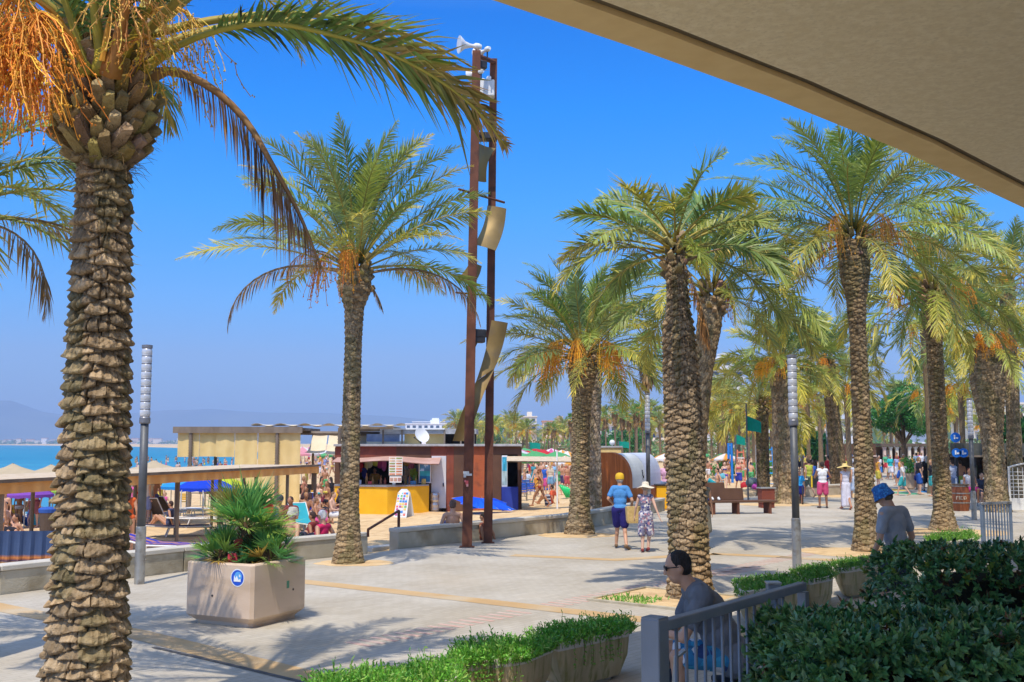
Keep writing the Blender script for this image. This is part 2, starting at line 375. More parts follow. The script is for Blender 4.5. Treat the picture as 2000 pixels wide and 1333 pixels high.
# coloured hexagons painted on the floor far down the promenade
for nm,c,(px,py) in (('yellow',(.75,.47,.06),(1742,957)),('green',(.12,.42,.22),(1772,964)),('blue',(.05,.3,.62),(1825,962))):
    p=P(px,py); b=MB(); b.prism([(p.x+.62*math.cos(a*PI/3),p.y+1.5*math.sin(a*PI/3)) for a in range(6)],.001,.006)
    tag(b.build('painted_hexagon_'+nm,flat(c)),kind='structure')
# tan dust and sand patches
for px,py,rx,ry in ((695,1100,.8,.6),(1130,1046,1.1,.8),(1525,986,1.8,1.2),(1645,1078,.9,1.1),(1840,1040,1.8,1.4),(1640,968,2.4,2.2)):
    p=P(px,py); b=MB(); n=26
    b.prism([(p.x+rx*math.cos(a*2*PI/n)*(1+.25*(vnoise(a*.9,px*.1,1)-.5)),p.y+ry*math.sin(a*2*PI/n)*(1+.3*(vnoise(a*.8,px*.2,2)-.5))) for a in range(n)],.001,.005)
    tag(b.build('sand_patch',sand_m),kind='structure')

# mountains and far shore
def ridge(name,x0,x1,y,prof,mat,depth,base=-3,n=120):
    b=MB(); m_=9; G=np.zeros((m_,n,3)); xs=np.linspace(x0,x1,n)
    px=1000+xs/y*F; top=np.interp(px,[p[0] for p in prof],[p[1] for p in prof])
    h=(866-top)/F*y+CAM_H
    for j in range(m_):
        f=math.sin(PI*j/(m_-1)) if j<m_-1 else 0
        wv=(vnoise(xs/y*40,np.full(n,j*1.7),11)-.5)*.22*h*(0 if j in(0,m_-1) else 1)*(1-abs(f-.5)*.4)
        G[j,:,0]=xs; G[j,:,1]=y-depth/2+depth*j/(m_-1)+0*xs; G[j,:,2]=base+np.maximum(0,h*f+ (wv if j!=m_//2 else 0))
    b.grid(G[:,::-1]); return tag(b.build(name,mat,smooth=True),kind='structure')
hill_m=pm('hazy_mountain',(.10,.15,.19),(.14,.18,.20),.004,.95)  # distance haze put into the mountain colour, bluer and paler
ridge('mountain',-4800,-1900,5200,[(-800,860),(-300,830),(-120,790),(-20,783),(20,781),(60,800),(110,808),(200,818),(280,850)],hill_m,1500)
ridge('mountain',-2600,60,5800,[(120,862),(180,835),(260,806),(330,800),(400,799),(520,805),(640,806),(760,812),(830,818),(880,832),(930,850),(1020,862)],hill_m,1500)
ridge('hill',-70,620,640,[(700,866),(780,852),(860,842),(930,838),(1010,832),(1100,826),(1200,820),(1300,816),(1600,812),(2300,815),(2900,840)],pm('green_hill',(.05,.09,.03),(.12,.13,.06),.02,.95),170,n=80)

# beach wall
conc_m=pm('weathered_concrete',(.40,.35,.25),(.52,.47,.36),1.4,.9,bump=.35,bscale=30,c3=(.25,.20,.12),s3=1.1)
cap_m=pm('concrete_cap',(.50,.46,.38),(.58,.54,.46),2.2,.9,bump=.3,bscale=40)
def wall_run(pts,label,h=.47,th=.36):
    t_=thing('beach_wall',label,'wall',(pts[0][0],pts[0][1],0),0,'low concrete walls between promenade and beach')
    o=np.array([pts[0][0],pts[0][1]]); bb=MB(); cc=MB()
    for a,c in zip(pts[:-1],pts[1:]):
        a=np.array(a)-o; c=np.array(c)-o; L_=np.linalg.norm(c-a); d_=(c-a)/L_; n_=np.array([-d_[1],d_[0]]); k=max(1,round(L_/2.4)); an=math.atan2(d_[1],d_[0])
        for i in range(k):
            s0,s1=L_*i/k+.006,L_*(i+1)/k-.006; mid=a+d_*(s0+s1)/2+n_*(th/2)
            bb.box((mid[0],mid[1],(h-.09)/2-.1),(s1-s0,th-.05,h-.09+.2),rz=an,ch=.012)
            cc.box((mid[0],mid[1],h-.045),(s1-s0,th,.09),rz=an,ch=.014)
    bb.build('wall_body',conc_m,t_); cc.build('coping',cap_m,t_); return t_
wall_run(WL[:4],'low concrete wall left of the beach steps, behind the stone planter')
wall_run(WL[4:8],'low concrete wall right of the beach steps, behind the rusty mast')
wall_run(WL[7:9],'low concrete wall behind the couple in sun hats, below the curved wooden kiosk')
for px,d_ in ((1580,48),):
    p=TD(px,d_); wall_run([np.array([p.x-1.1,p.y]),np.array([p.x+2.6,p.y+3.2])],'short low wall behind the man in pink shorts',h=.5)

# canopy over the terrace
soff_m=pm('rough_stucco',(.84,.70,.44),(.93,.80,.54),9,.95,bump=.8,bscale=55,c3=(.80,.67,.43),s3=22,dist=.006)
lip_m=pm('smooth_plaster',(.80,.58,.27),(.86,.64,.31),3,.9,bump=.3,bscale=60,dist=.006)
HC=6.7
edge=[P(970,0,HC),P(1230,88,HC),P(1500,186,HC),P(1760,292,HC),P(2000,405,HC),P(2250,560,HC)]
e=[np.array([p.x,p.y]) for p in edge]
e=[np.array(q) for q in ((-1.1,-9.0),(-.9,0.),(-.7,6.4),(-.55,8.6),(-.35,9.6))]+e; e.append(e[-1]+(e[-1]-e[-2])*1.5)
def offs(pts,d_):
    out=[]
    for i,p in enumerate(pts):
        t_=pts[min(i+1,len(pts)-1)]-pts[max(i-1,0)]; t_/=np.linalg.norm(t_); out.append(p+np.array([t_[1],-t_[0]])*d_)
    return out
cn=thing('canopy','long tan stucco canopy overhead at upper right, its curved lip against the sky','canopy',(e[6][0],e[6][1],0))
o=e[6].copy(); sub=lambda L_: [tuple(p-o) for p in L_]
b=MB(); i1=offs(e,.50); far=[(e[-1][0]-o[0]+2,-9-o[1]),(e[0][0]-o[0]+1,-9-o[1])]
b.prism(sub(offs(e,.62))+far,HC+.005,HC+.32); b.build('soffit',soff_m,cn)
b=MB(); b.prism(sub(e)+sub(offs(e,.48))[::-1],HC-.015,HC+.40); b.build('lip',lip_m,cn)
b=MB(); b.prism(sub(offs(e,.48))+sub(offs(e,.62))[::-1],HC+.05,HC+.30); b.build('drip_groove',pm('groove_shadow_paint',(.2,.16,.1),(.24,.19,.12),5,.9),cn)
# ================================================================== PALMS
leaf_m=pm('palm_leaf',(1.48,1.48,1.3),(1.75,1.75,1.55),3,.42,attr=True,trans=.3,spec=.45)
bark_m=pm('palm_bark',(.80,.76,.70),(1.1,1.05,.98),22,.95,attr=True,bump=.9,bscale=45,dist=.02,c3=(.62,.55,.46),s3=11)
stem_m=pm('palm_petiole',(.9,.9,.85),(1.05,1,.95),8,.55,attr=True)
date_m=pm('date_fruit',(.9,.85,.8),(1.1,1.05,1),30,.6,attr=True)
def trunk(H,prof,cw=.26,chh=.115,amp=.05,nth=150,dz=.014,seed=1,lean=(0,0),tint=(.33,.25,.15),z0=-.1):
    nz=int((H-z0)/dz); z=np.linspace(z0,H,nz); th=np.linspace(0,2*PI,nth,endpoint=False)
    Z,TH=np.meshgrid(z,th,indexing='ij'); r0=np.interp(Z,[p[0] for p in prof],[p[1] for p in prof])
    nc=max(3,int(round(2*PI*prof[len(prof)//2][1]/cw)))
    ca=TH/(2*PI)*nc; per=nc; ca_=ca*(1 if nc>5 else 1.8)
    wx=(vnoise(ca*1.5,Z*5,seed,None)-.5); edge=np.minimum(TH,2*PI-TH)/.5; wx*=np.clip(edge,0,1)
    U=ca+.5*wx; Vv=Z/chh+(.9 if nc>5 else .6)*(vnoise(np.cos(TH)*2+9,Z*3+np.sin(TH)*2,seed+3)-.5)+.25*np.sin(TH*1)
    best=np.full(Z.shape,9.0); ci=np.zeros(Z.shape,int); cj=np.zeros(Z.shape,int); bdv=np.zeros(Z.shape); bdu=np.zeros(Z.shape)
    for dj in (-1,0,1,2):
        j=np.floor(Vv).astype(int)+dj; st=.5*(j%2)
        for di in (0,1):
            i=np.floor(U-st).astype(int)+di; du=U-(i+st); dv=Vv-j
            m=(np.abs(du)*1.72)**(1.7 if nc>5 else 1.35)*1.05+np.abs(dv)*np.where(dv>0,.86,1.0)
            k=m<best; best=np.where(k,m,best); ci=np.where(k,i%nc,ci); cj=np.where(k,j,cj); bdv=np.where(k,dv,bdv); bdu=np.where(k,du,bdu)
    h=np.clip(1-best**2.2,0,1)**.8
    hs_=((ci*7919+cj*104729+seed*31)%1000)/1000.0; hs2=((ci*3571+cj*9973+seed*77)%997)/997.0
    fine=vnoise(ca_*9,Z*22,seed+5)-.5; cr=np.clip(1-np.abs(vnoise(TH*nc/(2*PI)*(5 if nc>5 else 5)+hs_*9,Z*2.5,seed+8)-.5)*20,0,1)*(h>.25)
    A=amp*(.55+.75*hs2)
    strn=(vnoise(ca_*26+hs_*30,Z*6,seed+31)-.5)
    rr=r0+strn*amp*(.30 if nc>5 else .14)+A*(h*(1-.22*np.clip(bdv,0,1)))+fine*amp*.45-cr*amp*.45 + (vnoise(ca*20,Z*50,seed+6)-.5)*amp*.22
    zz=Z-h*A*.55
    f=np.clip(Z/max(H,.1),0,1); lx=lean[0]*f**1.4; ly=lean[1]*f**1.4
    G=np.stack([rr*np.cos(TH)+lx,rr*np.sin(TH)+ly,zz],-1)
    G=np.concatenate([G,G[:,:1]],1)
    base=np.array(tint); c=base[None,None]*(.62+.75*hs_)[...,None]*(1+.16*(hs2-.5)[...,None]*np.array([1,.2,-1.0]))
    c=c*(.28+.72*np.clip(h*1.5,0,1))[...,None]*(1-.5*cr[...,None])            # gaps between boots and cracks darkened, crevice shade put into the colour
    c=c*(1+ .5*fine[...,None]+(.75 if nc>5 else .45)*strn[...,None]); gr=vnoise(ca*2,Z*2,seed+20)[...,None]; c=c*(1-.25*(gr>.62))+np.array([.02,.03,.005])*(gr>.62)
    c=np.clip(c,.01,1); c=np.concatenate([c,c[:,:1]],1)
    b=MB(); b.grid(G,0,c.reshape(-1,3)); return b
def leaves(b,O,D,N,ln,wd,colr,droop,rs):
    """leaflets: origin O, direction D (unit), face normal side N, length ln; three sections, tip bent by droop"""
    n=len(O); wv=np.cross(D,N); wv/=np.linalg.norm(wv,axis=1)[:,None]+1e-9; wv*=wd[:,None]/2
    g=np.array([0,0,-1.0]); m_=O+D*ln[:,None]*.45+g*(droop*.18*ln)[:,None]; t_=O+D*ln[:,None]*(1-.25*droop[:,None])+g*(droop*.72*ln)[:,None]
    V=np.stack([O-wv*.5,O+wv*.5,m_-wv,m_+wv,t_],1).reshape(-1,3)
    k=np.arange(n)[:,None]*5
    q=k+np.array([[0,1,3,2]]); tr=k+np.array([[2,3,4]])
    C=np.repeat(colr,5,0); C=C.reshape(n,5,3); C[:,4]=C[:,4]*np.array([1.25,1.08,.8]); C=C.reshape(-1,3)
    b.add(V,[q,tr],0,C)
def frond_on(b,sb,pts,ll=.45,n=60,wd=.03,start=.2,colr=(.10,.17,.05),cvar=.3,tipc=None,droop=.25,vee=.55,rs=None,rad=.022,hang=0.0,stemc=(.30,.26,.07),messy=.12,sag=None,n3=7,roll=0.0,twist=0.0):
    rs=rs or np.random.RandomState(1); pts=np.array([tuple(p) for p in pts],float); m=len(pts)
    seg=np.linalg.norm(np.diff(pts,axis=0),axis=1); s=np.concatenate([[0],np.cumsum(seg)]); L_=s[-1]
    t=np.gradient(pts,axis=0); t/=np.linalg.norm(t,axis=1)[:,None]+1e-9
    rr=rad*np.linspace(1.0,.12,m)**.8; rr[:max(1,m//8)]*=1.6
    sb.tube(pts,rr,5 if n3>5 else 3,0,np.array(stemc))
    for side in (-1,1):
        f=np.linspace(start,.995,n)+rs.uniform(-.3,.3,n)*(1-start)/n; f=np.clip(f,0,.999)
        O=np.stack([np.interp(f*L_,s,pts[:,k]) for k in range(3)],1); Tn=np.stack([np.interp(f*L_,s,t[:,k]) for k in range(3)],1)
        up=np.array([0,0,1.0]); S=np.cross(Tn,up); S/=np.linalg.norm(S,axis=1)[:,None]+1e-6; Un=np.cross(S,Tn); ra=(roll+twist*f)[:,None]; S,Un=S*np.cos(ra)+Un*np.sin(ra),Un*np.cos(ra)-S*np.sin(ra)
        fo=.55+.75*((f-start)/(1-start))
        D=Tn*fo[:,None]+S*side*(1-.25*fo)[:,None]+Un*(vee*(1+.5*rs.randn(n)*.6))[:,None]*.6
        D+=rs.randn(n,3)*messy; D=D*(1-hang)+np.array([0,0,-1.0])*hang*1.3
        D/=np.linalg.norm(D,axis=1)[:,None]+1e-9
        g=(f-start)/(1-start); ln=ll*(np.clip(.35+1.6*g,0,1))*(np.clip((1.06-g)*2.3,.12,1))*(1+.16*rs.randn(n)); ln=np.clip(ln,.05,ll*1.4)
        w_=wd*(1+.15*rs.randn(n))*np.clip(ln/ll*1.3,.5,1)
        c=np.array(colr)[None]*(1+cvar*rs.randn(n))[:,None]
        if tipc is not None: q=np.clip((g-.35)*1.3+.25*rs.randn(n),0,1)[:,None]; c=c*(1-q)+np.array(tipc)[None]*q*(1+.2*rs.randn(n))[:,None]
        c=np.clip(c,.012,.8); dr=np.clip(droop*(1+.5*rs.randn(n)),0,1)
        Nn=np.cross(D,np.cross(Un,D)+.2*rs.randn(n,3)); Nn/=np.linalg.norm(Nn,axis=1)[:,None]+1e-9
        leaves(b,O,D,Nn,ln,w_,c,dr,rs)
def frond_pts(L_,az,el,bend,side=0,m=14,base=.12,z=0):
    p=np.array([math.cos(az)*base,math.sin(az)*base,z]); out=[p]; e=el; a=az
    for i in range(1,m):
        f=i/(m-1); e=el-bend*f**1.5; a=az+side*f*f
        p=p+np.array([math.cos(a)*math.cos(e),math.sin(a)*math.cos(e),math.sin(e)])*L_/(m-1); out.append(p)
    return np.array(out)
GREENS=[(.075,.145,.045),(.11,.19,.04),(.16,.22,.045),(.075,.14,.075),(.12,.18,.09)]
def crown(n=55,L_=3.2,seed=1,ll=.46,nl=55,wd=.028,emin=-12,emax=86,bend=1.25,yel=.35,dz=0,azs=None,up=1.0,droop=.3,rad=.022):
    rs=np.random.RandomState(seed); b=MB(); sb=MB(); ll=ll*1.14; nl=int(nl*1.22)
    for i in range(n):
        f=i/(n-1); el=R(emin+(emax-emin)*(1-f)**1.0) if False else R(emin+(emax-emin)*f**.85)
        az=i*2.39996+rs.uniform(-.25,.25)
        if azs is not None: az=azs[i%len(azs)]+rs.uniform(-.3,.3)
        Lf=L_*(.82+.25*rs.rand())*(1-.18*f*f)
        bd=bend*(.75+.5*rs.rand())*(1.05-.35*f)
        col_=np.array(GREENS[rs.randint(5)])
        yl=max(0,(yel+.05)*(1.15-f)+.18*rs.randn()); 
        tip=(.42,.34,.05) if rs.rand()<yl*1.6 else (.20,.25,.06)
        col_=col_*(1-min(yl,.55)*.8)+np.array((.34,.28,.04))*min(yl,.55)*.8
        pts=frond_pts(Lf,az,el,bd,side=rs.uniform(-.45,.45),base=.10+.12*(1-f),z=dz+.35*f)
        frond_on(b,sb,pts,ll=ll*(.9+.25*rs.rand()),n=nl,wd=wd,start=.2,colr=col_,tipc=tip,cvar=.22,droop=droop*(1.2-f*.6),vee=.6,rs=rs,rad=rad,stemc=(.38,.30,.06) if rs.rand()<.7 else (.22,.22,.05),hang=.08*(1-f),roll=rs.uniform(-.5,.5),twist=rs.uniform(-1.3,1.3),messy=.17)
    return b,sb
def dead(b,sb,L_,az,el,bend,rs,ll=.38,nl=45,wd=.022,hang=.45,colr=(.24,.155,.075),rad=.02,z=-.1,tip=None):
    pts=frond_pts(L_,az,el,bend,base=.16,z=z)
    frond_on(b,sb,pts,ll=ll,n=nl,wd=wd,start=.22,colr=colr,tipc=tip,cvar=.3,droop=.75,vee=-.1,rs=rs,rad=rad,hang=hang,stemc=(.26,.17,.08),messy=.16)
def boots(H,r,z0,n=60,seed=1,size=(.13,.30),tint=(.30,.23,.11),top=1.0):
    """cut leaf bases that flare out under the crown"""
    rs=np.random.RandomState(seed); b=MB()
    for i in range(n):
        f=i/n; az=i*2.39996+rs.uniform(-.12,.12); z=z0+(H-z0)*f; el=R(28+34*f+rs.uniform(-7,7)); ln=size[1]*(.8+.45*rs.rand()); w0=size[0]*(1.15+.2*rs.rand()); w1=w0*.62
        d=np.array([math.cos(az)*math.cos(el),math.sin(az)*math.cos(el),math.sin(el)]); sd=np.array([-math.sin(az),math.cos(az),0]); nn=np.cross(sd,d)*-1
        rb=r(z); p=np.array([math.cos(az)*(rb-.06),math.sin(az)*(rb-.06),z]); th0,th1=.055,.03; q=p+d*ln; 
        sl=d*rs.uniform(-.03,.05); cv=nn*.03
        V=[p-sd*w0/2-nn*th0,p+sd*w0/2-nn*th0,p+sd*w0/2+nn*th0*.4,p+cv+nn*th0,p-sd*w0/2+nn*th0*.4,
           q-sd*w1/2-nn*th1,q+sd*w1/2-nn*th1+sl,q+sd*w1/2+nn*th1*.3+sl,q+cv+nn*th1+sl*.5,q-sd*w1/2+nn*th1*.3]
        m_=[(V[k]+V[k+5])/2+ (nn*.012 if k==3 else 0) + rs.randn(3)*.006 for k in range(5)]
        V=V[:5]+m_+V[5:]
        Fs=[]
        for a0 in (0,5):
            for k in range(5): k2=(k+1)%5; Fs.append((a0+k,a0+k2,a0+5+k2,a0+5+k))
        Fs.append((10,11,12,13,14))
        c=np.array(tint)*(.6+.8*rs.rand())*np.array([1,1+.08*rs.randn(),1+.15*rs.randn()])
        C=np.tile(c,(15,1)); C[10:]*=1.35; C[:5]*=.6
        b.add(V,Fs,0,np.clip(C,.02,1))
    return b
def fruit(n=3,seed=1,L_=.9,strands=46,z=.1,az0=None,colr=(.72,.30,.03),hangl=.7,el=.75,thick=.006):
    rs=np.random.RandomState(seed); b=MB()
    for k in range(n):
        az=(az0[k] if az0 is not None else rs.uniform(0,2*PI)); pts=frond_pts(L_,az,el,1.9,base=.12,z=z,m=9)
        b.tube(pts,np.linspace(.028,.014,9),5,0,np.array((.62,.38,.05)))
        for s_ in range(strands):
            i=rs.randint(5,9); o=pts[min(i,8)]; d=np.array([math.cos(az),math.sin(az),0])*.35+rs.randn(3)*np.array([.42,.42,.25]); ln=hangl*(.6+.6*rs.rand())
            q=[o+d*t_*ln*.6+np.array([0,0,-1.0])*ln*t_*t_*.9 for t_ in np.linspace(0,1,6)]
            c=np.array(colr)*(.7+.5*rs.rand())*np.array([1,1+.3*rs.randn()*.5,1])
            b.tube(q,thick*(1+.0),3,0,np.clip(c,.02,1),cap=False)
            for t_ in (3,4,5,4.5,5.0): 
                w_=q[int(t_)]+rs.randn(3)*.015; r_=.013
                V=[w_+np.array(v)*r_ for v in ((1,0,0),(-1,0,0),(0,1,0),(0,-1,0),(0,0,1.5),(0,0,-1.5))]
                b.add(V,np.array([(0,2,4),(2,1,4),(1,3,4),(3,0,4),(2,0,5),(1,2,5),(3,1,5),(0,3,5)]),0,np.clip(c*1.1,.02,1))
    return b
def palm(label,pos,H,prof,seed=1,L_=3.2,n=55,nl=55,wd=.028,ll=.46,cw=.2,ch=.09,amp=.03,nth=96,dz=.02,lean=(0,0),yel=.35,fr=2,fraz=None,deads=(),group='date palms along the promenade',emin=-12,emax=86,bend=1.25,bt=36,rz=0,fcol=(.72,.30,.03),droop=.3,tint=(.33,.25,.15)):
    t=thing('date_palm',label,'palm tree',pos,rz,group)
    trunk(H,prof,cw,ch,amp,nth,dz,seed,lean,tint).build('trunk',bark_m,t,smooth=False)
    top=(lean[0],lean[1],H)
    if bt:
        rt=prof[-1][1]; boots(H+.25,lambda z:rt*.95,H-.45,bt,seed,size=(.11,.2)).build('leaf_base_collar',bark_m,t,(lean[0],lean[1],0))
    b,sb=crown(n,L_,seed,ll,nl,wd,yel=yel,emin=emin,emax=emax,bend=bend,droop=droop)
    cr=b.build('crown',leaf_m,t,top); sb.build('frond_stems',stem_m,cr,(0,0,0),smooth=True)
    if fr: 
        fruit(fr,seed+3,az0=fraz,L_=L_*.3,hangl=L_*.22,colr=fcol).build('date_cluster',date_m,t,(top[0],top[1],top[2]+.2))
    rs=np.random.RandomState(seed+9)
    for d_ in deads:
        b=MB(); sb=MB(); dead(b,sb,d_[0],d_[1],d_[2],d_[3],rs,**(d_[4] if len(d_)>4 else {})); f=b.build('dry_frond',leaf_m,t,top); sb.build('rib',stem_m,f)
    return t
# -- the big palm in the foreground, left
pA=P(165,1490,0); HA=4.95
t=thing('date_palm','largest palm with thick scaly trunk filling the left foreground, crown cut by the frame','palm tree',pA,0,'date palms along the promenade'); palmA=t
dA=pA.y
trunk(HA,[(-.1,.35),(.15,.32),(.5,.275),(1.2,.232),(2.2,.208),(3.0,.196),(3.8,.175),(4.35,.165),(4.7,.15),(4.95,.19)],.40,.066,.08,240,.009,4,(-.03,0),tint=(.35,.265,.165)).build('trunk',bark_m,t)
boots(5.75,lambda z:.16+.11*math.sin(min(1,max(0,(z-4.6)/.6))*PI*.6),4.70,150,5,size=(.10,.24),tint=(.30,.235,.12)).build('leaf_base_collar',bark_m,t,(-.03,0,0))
b=MB(); r0_=np.random.RandomState(8)
for i in range(700):
    a=r0_.uniform(0,2*PI); z=r0_.uniform(4.6,5.7); r1=.17+.10*math.sin(min(1,max(0,(z-4.6)/.6))*PI*.6); o=np.array([-.03+r1*math.cos(a),r1*math.sin(a),z]); d=np.array([math.cos(a),math.sin(a),r0_.uniform(-.9,.9)])+r0_.randn(3)*.3; b.tube([o,o+d*.08,o+d*.13+r0_.randn(3)*.03-np.array([0,0,.03])],[.003,.002,.001],3,0,np.array((.26,.18,.09))*r0_.uniform(.4,1.5),cap=False)
b.build('fibres',bark_m,t)
rs=np.random.RandomState(12)
def spline(cp,m=18):
    cp=np.array(cp,float); k=len(cp); d=np.concatenate([[0],np.cumsum(np.linalg.norm(np.diff(cp,axis=0),axis=1))]); x=np.linspace(0,d[-1],m)
    T_=np.gradient(cp,d,axis=0); out=[]
    for xi in x:
        i=min(max(np.searchsorted(d,xi)-1,0),k-2); h=d[i+1]-d[i]; u=(xi-d[i])/h
        out.append((2*u**3-3*u*u+1)*cp[i]+(u**3-2*u*u+u)*h*T_[i]+(-2*u**3+3*u*u)*cp[i+1]+(u**3-u*u)*h*T_[i+1])
    return np.array(out)
def afr(px,kind,**k):
    """one frond of the big palm, its spine given by points (px, py, extra distance)"""
    pts=spline([np.array(PD(x,y,dA+e))-np.array(pA) for x,y,e in px]); b=MB(); sb=MB()
    base=dict(ll=.52,n=62,wd=.030,rs=rs,rad=.034)
    if kind=='green': base.update(colr=(.09,.15,.035),tipc=(.30,.22,.05),droop=.35,start=.22,stemc=(.42,.36,.05),cvar=.3)
    if kind=='dry': base.update(colr=(.25,.14,.06),tipc=(.40,.27,.15),droop=.85,hang=.55,start=.2,vee=-.2,stemc=(.33,.19,.08),messy=.14,cvar=.35)
    base.update(k); frond_on(b,sb,pts,**base); f=b.build('dry_frond' if kind=='dry' else 'frond',leaf_m,t); sb.build('rib',stem_m,f,smooth=True)
afr([(262,150,-.1),(330,100,-.1),(420,62,-.2),(520,46,-.3),(640,66,-.4),(760,104,-.5),(860,158,-.6),(935,218,-.6),(990,288,-.6)],'green',ll=.53,n=150,start=.22,wd=.034,roll=.42,twist=.35,droop=.42,tipc=(.33,.20,.07),messy=.16)
afr([(262,165,0),(330,140,.1),(400,165,.2),(470,225,.3),(530,320,.3),(580,410,.4),(628,525,.4)],'dry',ll=.50,n=120,wd=.026,rad=.045,start=.16)
afr([(250,170,.3),(300,160,.8),(318,185,1.4),(335,262,1.6)],'green',ll=.36,n=36,colr=(.07,.14,.05),droop=.7,hang=.3)
afr([(225,140,-.2),(260,70,-.3),(330,-40,-.5),(460,-120,-.7),(620,-110,-.9),(760,-30,-1.)],'green',n=70,ll=.6)
afr([(235,130,.3),(300,30,.9),(420,-50,1.5),(560,-30,2.0),(690,40,2.4)],'green',n=60,colr=(.06,.13,.05))
afr([(250,120,.5),(340,20,1.5),(480,-30,2.5),(560,40,3.0),(590,120,3.2)],'green',n=56,colr=(.06,.12,.05))
afr([(200,150,-.3),(190,60,-.4),(170,-60,-.6),(130,-220,-1)],'green',rad=.055)
afr([(215,150,-.35),(235,60,-.5),(265,-80,-.8),(330,-240,-1.2)],'green',rad=.055,stemc=(.42,.20,.05))
afr([(170,150,-.3),(140,40,-.4),(95,-70,-.6),(10,-180,-1)],'green',rad=.05)
afr([(140,150,-.2),(95,105,-.3),(20,60,-.3),(-80,30,-.4),(-260,70,-.5)],'green',rad=.045,n=50,start=.5)
afr([(185,140,.1),(150,10,.3),(110,-120,.5),(20,-260,.8)],'green',rad=.05)
afr([(205,140,.3),(215,0,.7),(240,-130,1.2),(250,-300,1.8)],'green',rad=.05,colr=(.05,.11,.04))
afr([(150,150,.3),(110,80,.8),(30,20,1.5),(-60,20,2.0)],'green',rad=.04,colr=(.08,.15,.04))
for i in range(26):                                       # the rest of the crown, above and out of the frame
    pts=frond_pts(3.1,i*2.4+rs.rand(),R(25+55*rs.rand()),.9+.5*rs.rand(),base=.15,z=5.55+.3*rs.rand(),side=rs.uniform(-.3,.3))+np.array([-.03,0,0])
    b=MB(); sb=MB(); frond_on(b,sb,pts,ll=.5,n=50,wd=.032,start=.24,colr=(.09,.16,.04),tipc=(.28,.25,.06),rs=rs,rad=.045,droop=.35,stemc=(.38,.30,.06)); f=b.build('frond',leaf_m,t); sb.build('rib',stem_m,f,smooth=True)
fb=MB()
def cluster(pts,n,hl,c,seed):
    rs=np.random.RandomState(seed); b=MB(); pts=spline(pts,12); b.tube(pts,np.linspace(.024,.014,12),6,0,np.array((.70,.36,.05)))
    for s_ in range(n):
        o=pts[rs.randint(6,12)]; d=rs.randn(3)*np.array([.30,.30,.12])+ (pts[-1]-pts[-3])*1.2; ln=hl*(.55+.6*rs.rand())
        q=[o+d*u*(1-.3*u)+np.array([rs.randn()*.012,0,-ln*u**1.6]) for u in np.linspace(0,1,8)]
        cc=np.array(c)*(.75+.5*rs.rand())*np.array([1,1+.25*rs.randn()*.6,1]); cc=np.clip(cc,.02,1)
        b.tube(q,.0042,3,0,cc,cap=False)
        for k in range(9):
            w_=np.array(q[rs.randint(3,8)])+rs.randn(3)*.012; r_=.009
            V=[w_+np.array(v)*r_ for v in ((1,0,0),(-1,0,0),(0,1,0),(0,-1,0),(0,0,1.3),(0,0,-1.3))]
            b.add(V,np.array([(0,2,4),(2,1,4),(1,3,4),(3,0,4),(2,0,5),(1,2,5),(3,1,5),(0,3,5)]),0,cc*np.array([1,1.1,1]))
    b.build('date_cluster',date_m,t)
pp=lambda x,y,e: np.array(PD(x,y,dA+e))-np.array(pA)
cluster([pp(160,120,-.4),pp(130,60,-.6),pp(85,25,-.7),pp(45,50,-.75),pp(30,100,-.8)],230,.50,(.85,.36,.05),3)
cluster([pp(150,110,-.3),pp(100,20,-.6),pp(40,-10,-.7),pp(0,20,-.7),pp(-15,80,-.8)],150,.45,(.80,.33,.04),4)
cluster([pp(235,120,.1),pp(260,60,.2),pp(305,20,.2),pp(345,15,.2),pp(375,35,.2)],44,.5,(.62,.42,.06),5)
cluster([pp(240,120,-.2),pp(270,75,-.3),pp(285,70,-.3),pp(295,90,-.3)],30,.35,(.62,.40,.06),6)
cluster([pp(200,120,-.45),pp(215,40,-.5),pp(240,-20,-.6),pp(270,-40,-.6)],50,.45,(.80,.45,.12),7)
# a neighbour whose crown is left of the frame
pN=PD(-150,900,11.5); pN.z=0
palm('palm beyond the left edge, only green and one drooping brown frond show',pN,4.95,[(-.1,.38),(.5,.3),(4,.22),(4.95,.26)],seed=31,L_=2.3,n=34,nl=44,ll=.42,bend=1.5,emin=5,deads=[(2.35,R(22),R(22),1.75,dict(ll=.34,hang=.4)),(2.0,R(-15),R(8),1.9)],fr=0)

# -- the row of date palms
def at(px,py): p=P(px,py); return p
def top_h(px,py,d,dy=0): return PD(px,py,d).z
p=at(680,1100)
palm('slender palm before the beach kiosk, long brown fronds hanging on either side',p,top_h(684,528,p.y),
     [(-.1,.36),(.12,.30),(.5,.235),(1.2,.18),(3,.17),(4.6,.155),(5.3,.185),(5.7,.33),(6.2,.30)],seed=2,L_=3.5,n=48,nl=66,ll=.46,wd=.03,cw=.22,ch=.055,amp=.03,nth=110,dz=.013,bend=1.0,emin=12,emax=88,yel=.16,fr=2,fraz=[2.6,-1.6],
     deads=[(3.3,PI+.1,R(20),1.9,dict(ll=.36,hang=.35,wd=.036,nl=70,rad=.034)),(3.1,.02,R(16),1.6,dict(ll=.34,hang=.35,wd=.036,nl=70,rad=.034)),(1.0,-.4,R(-45),.5,dict(ll=.15,hang=.6)),(2.1,PI-.2,R(62),2.9,dict(colr=(.45,.22,.06),ll=.3,hang=.2))],lean=(.06,0),bt=30)
p=at(1132,1043)
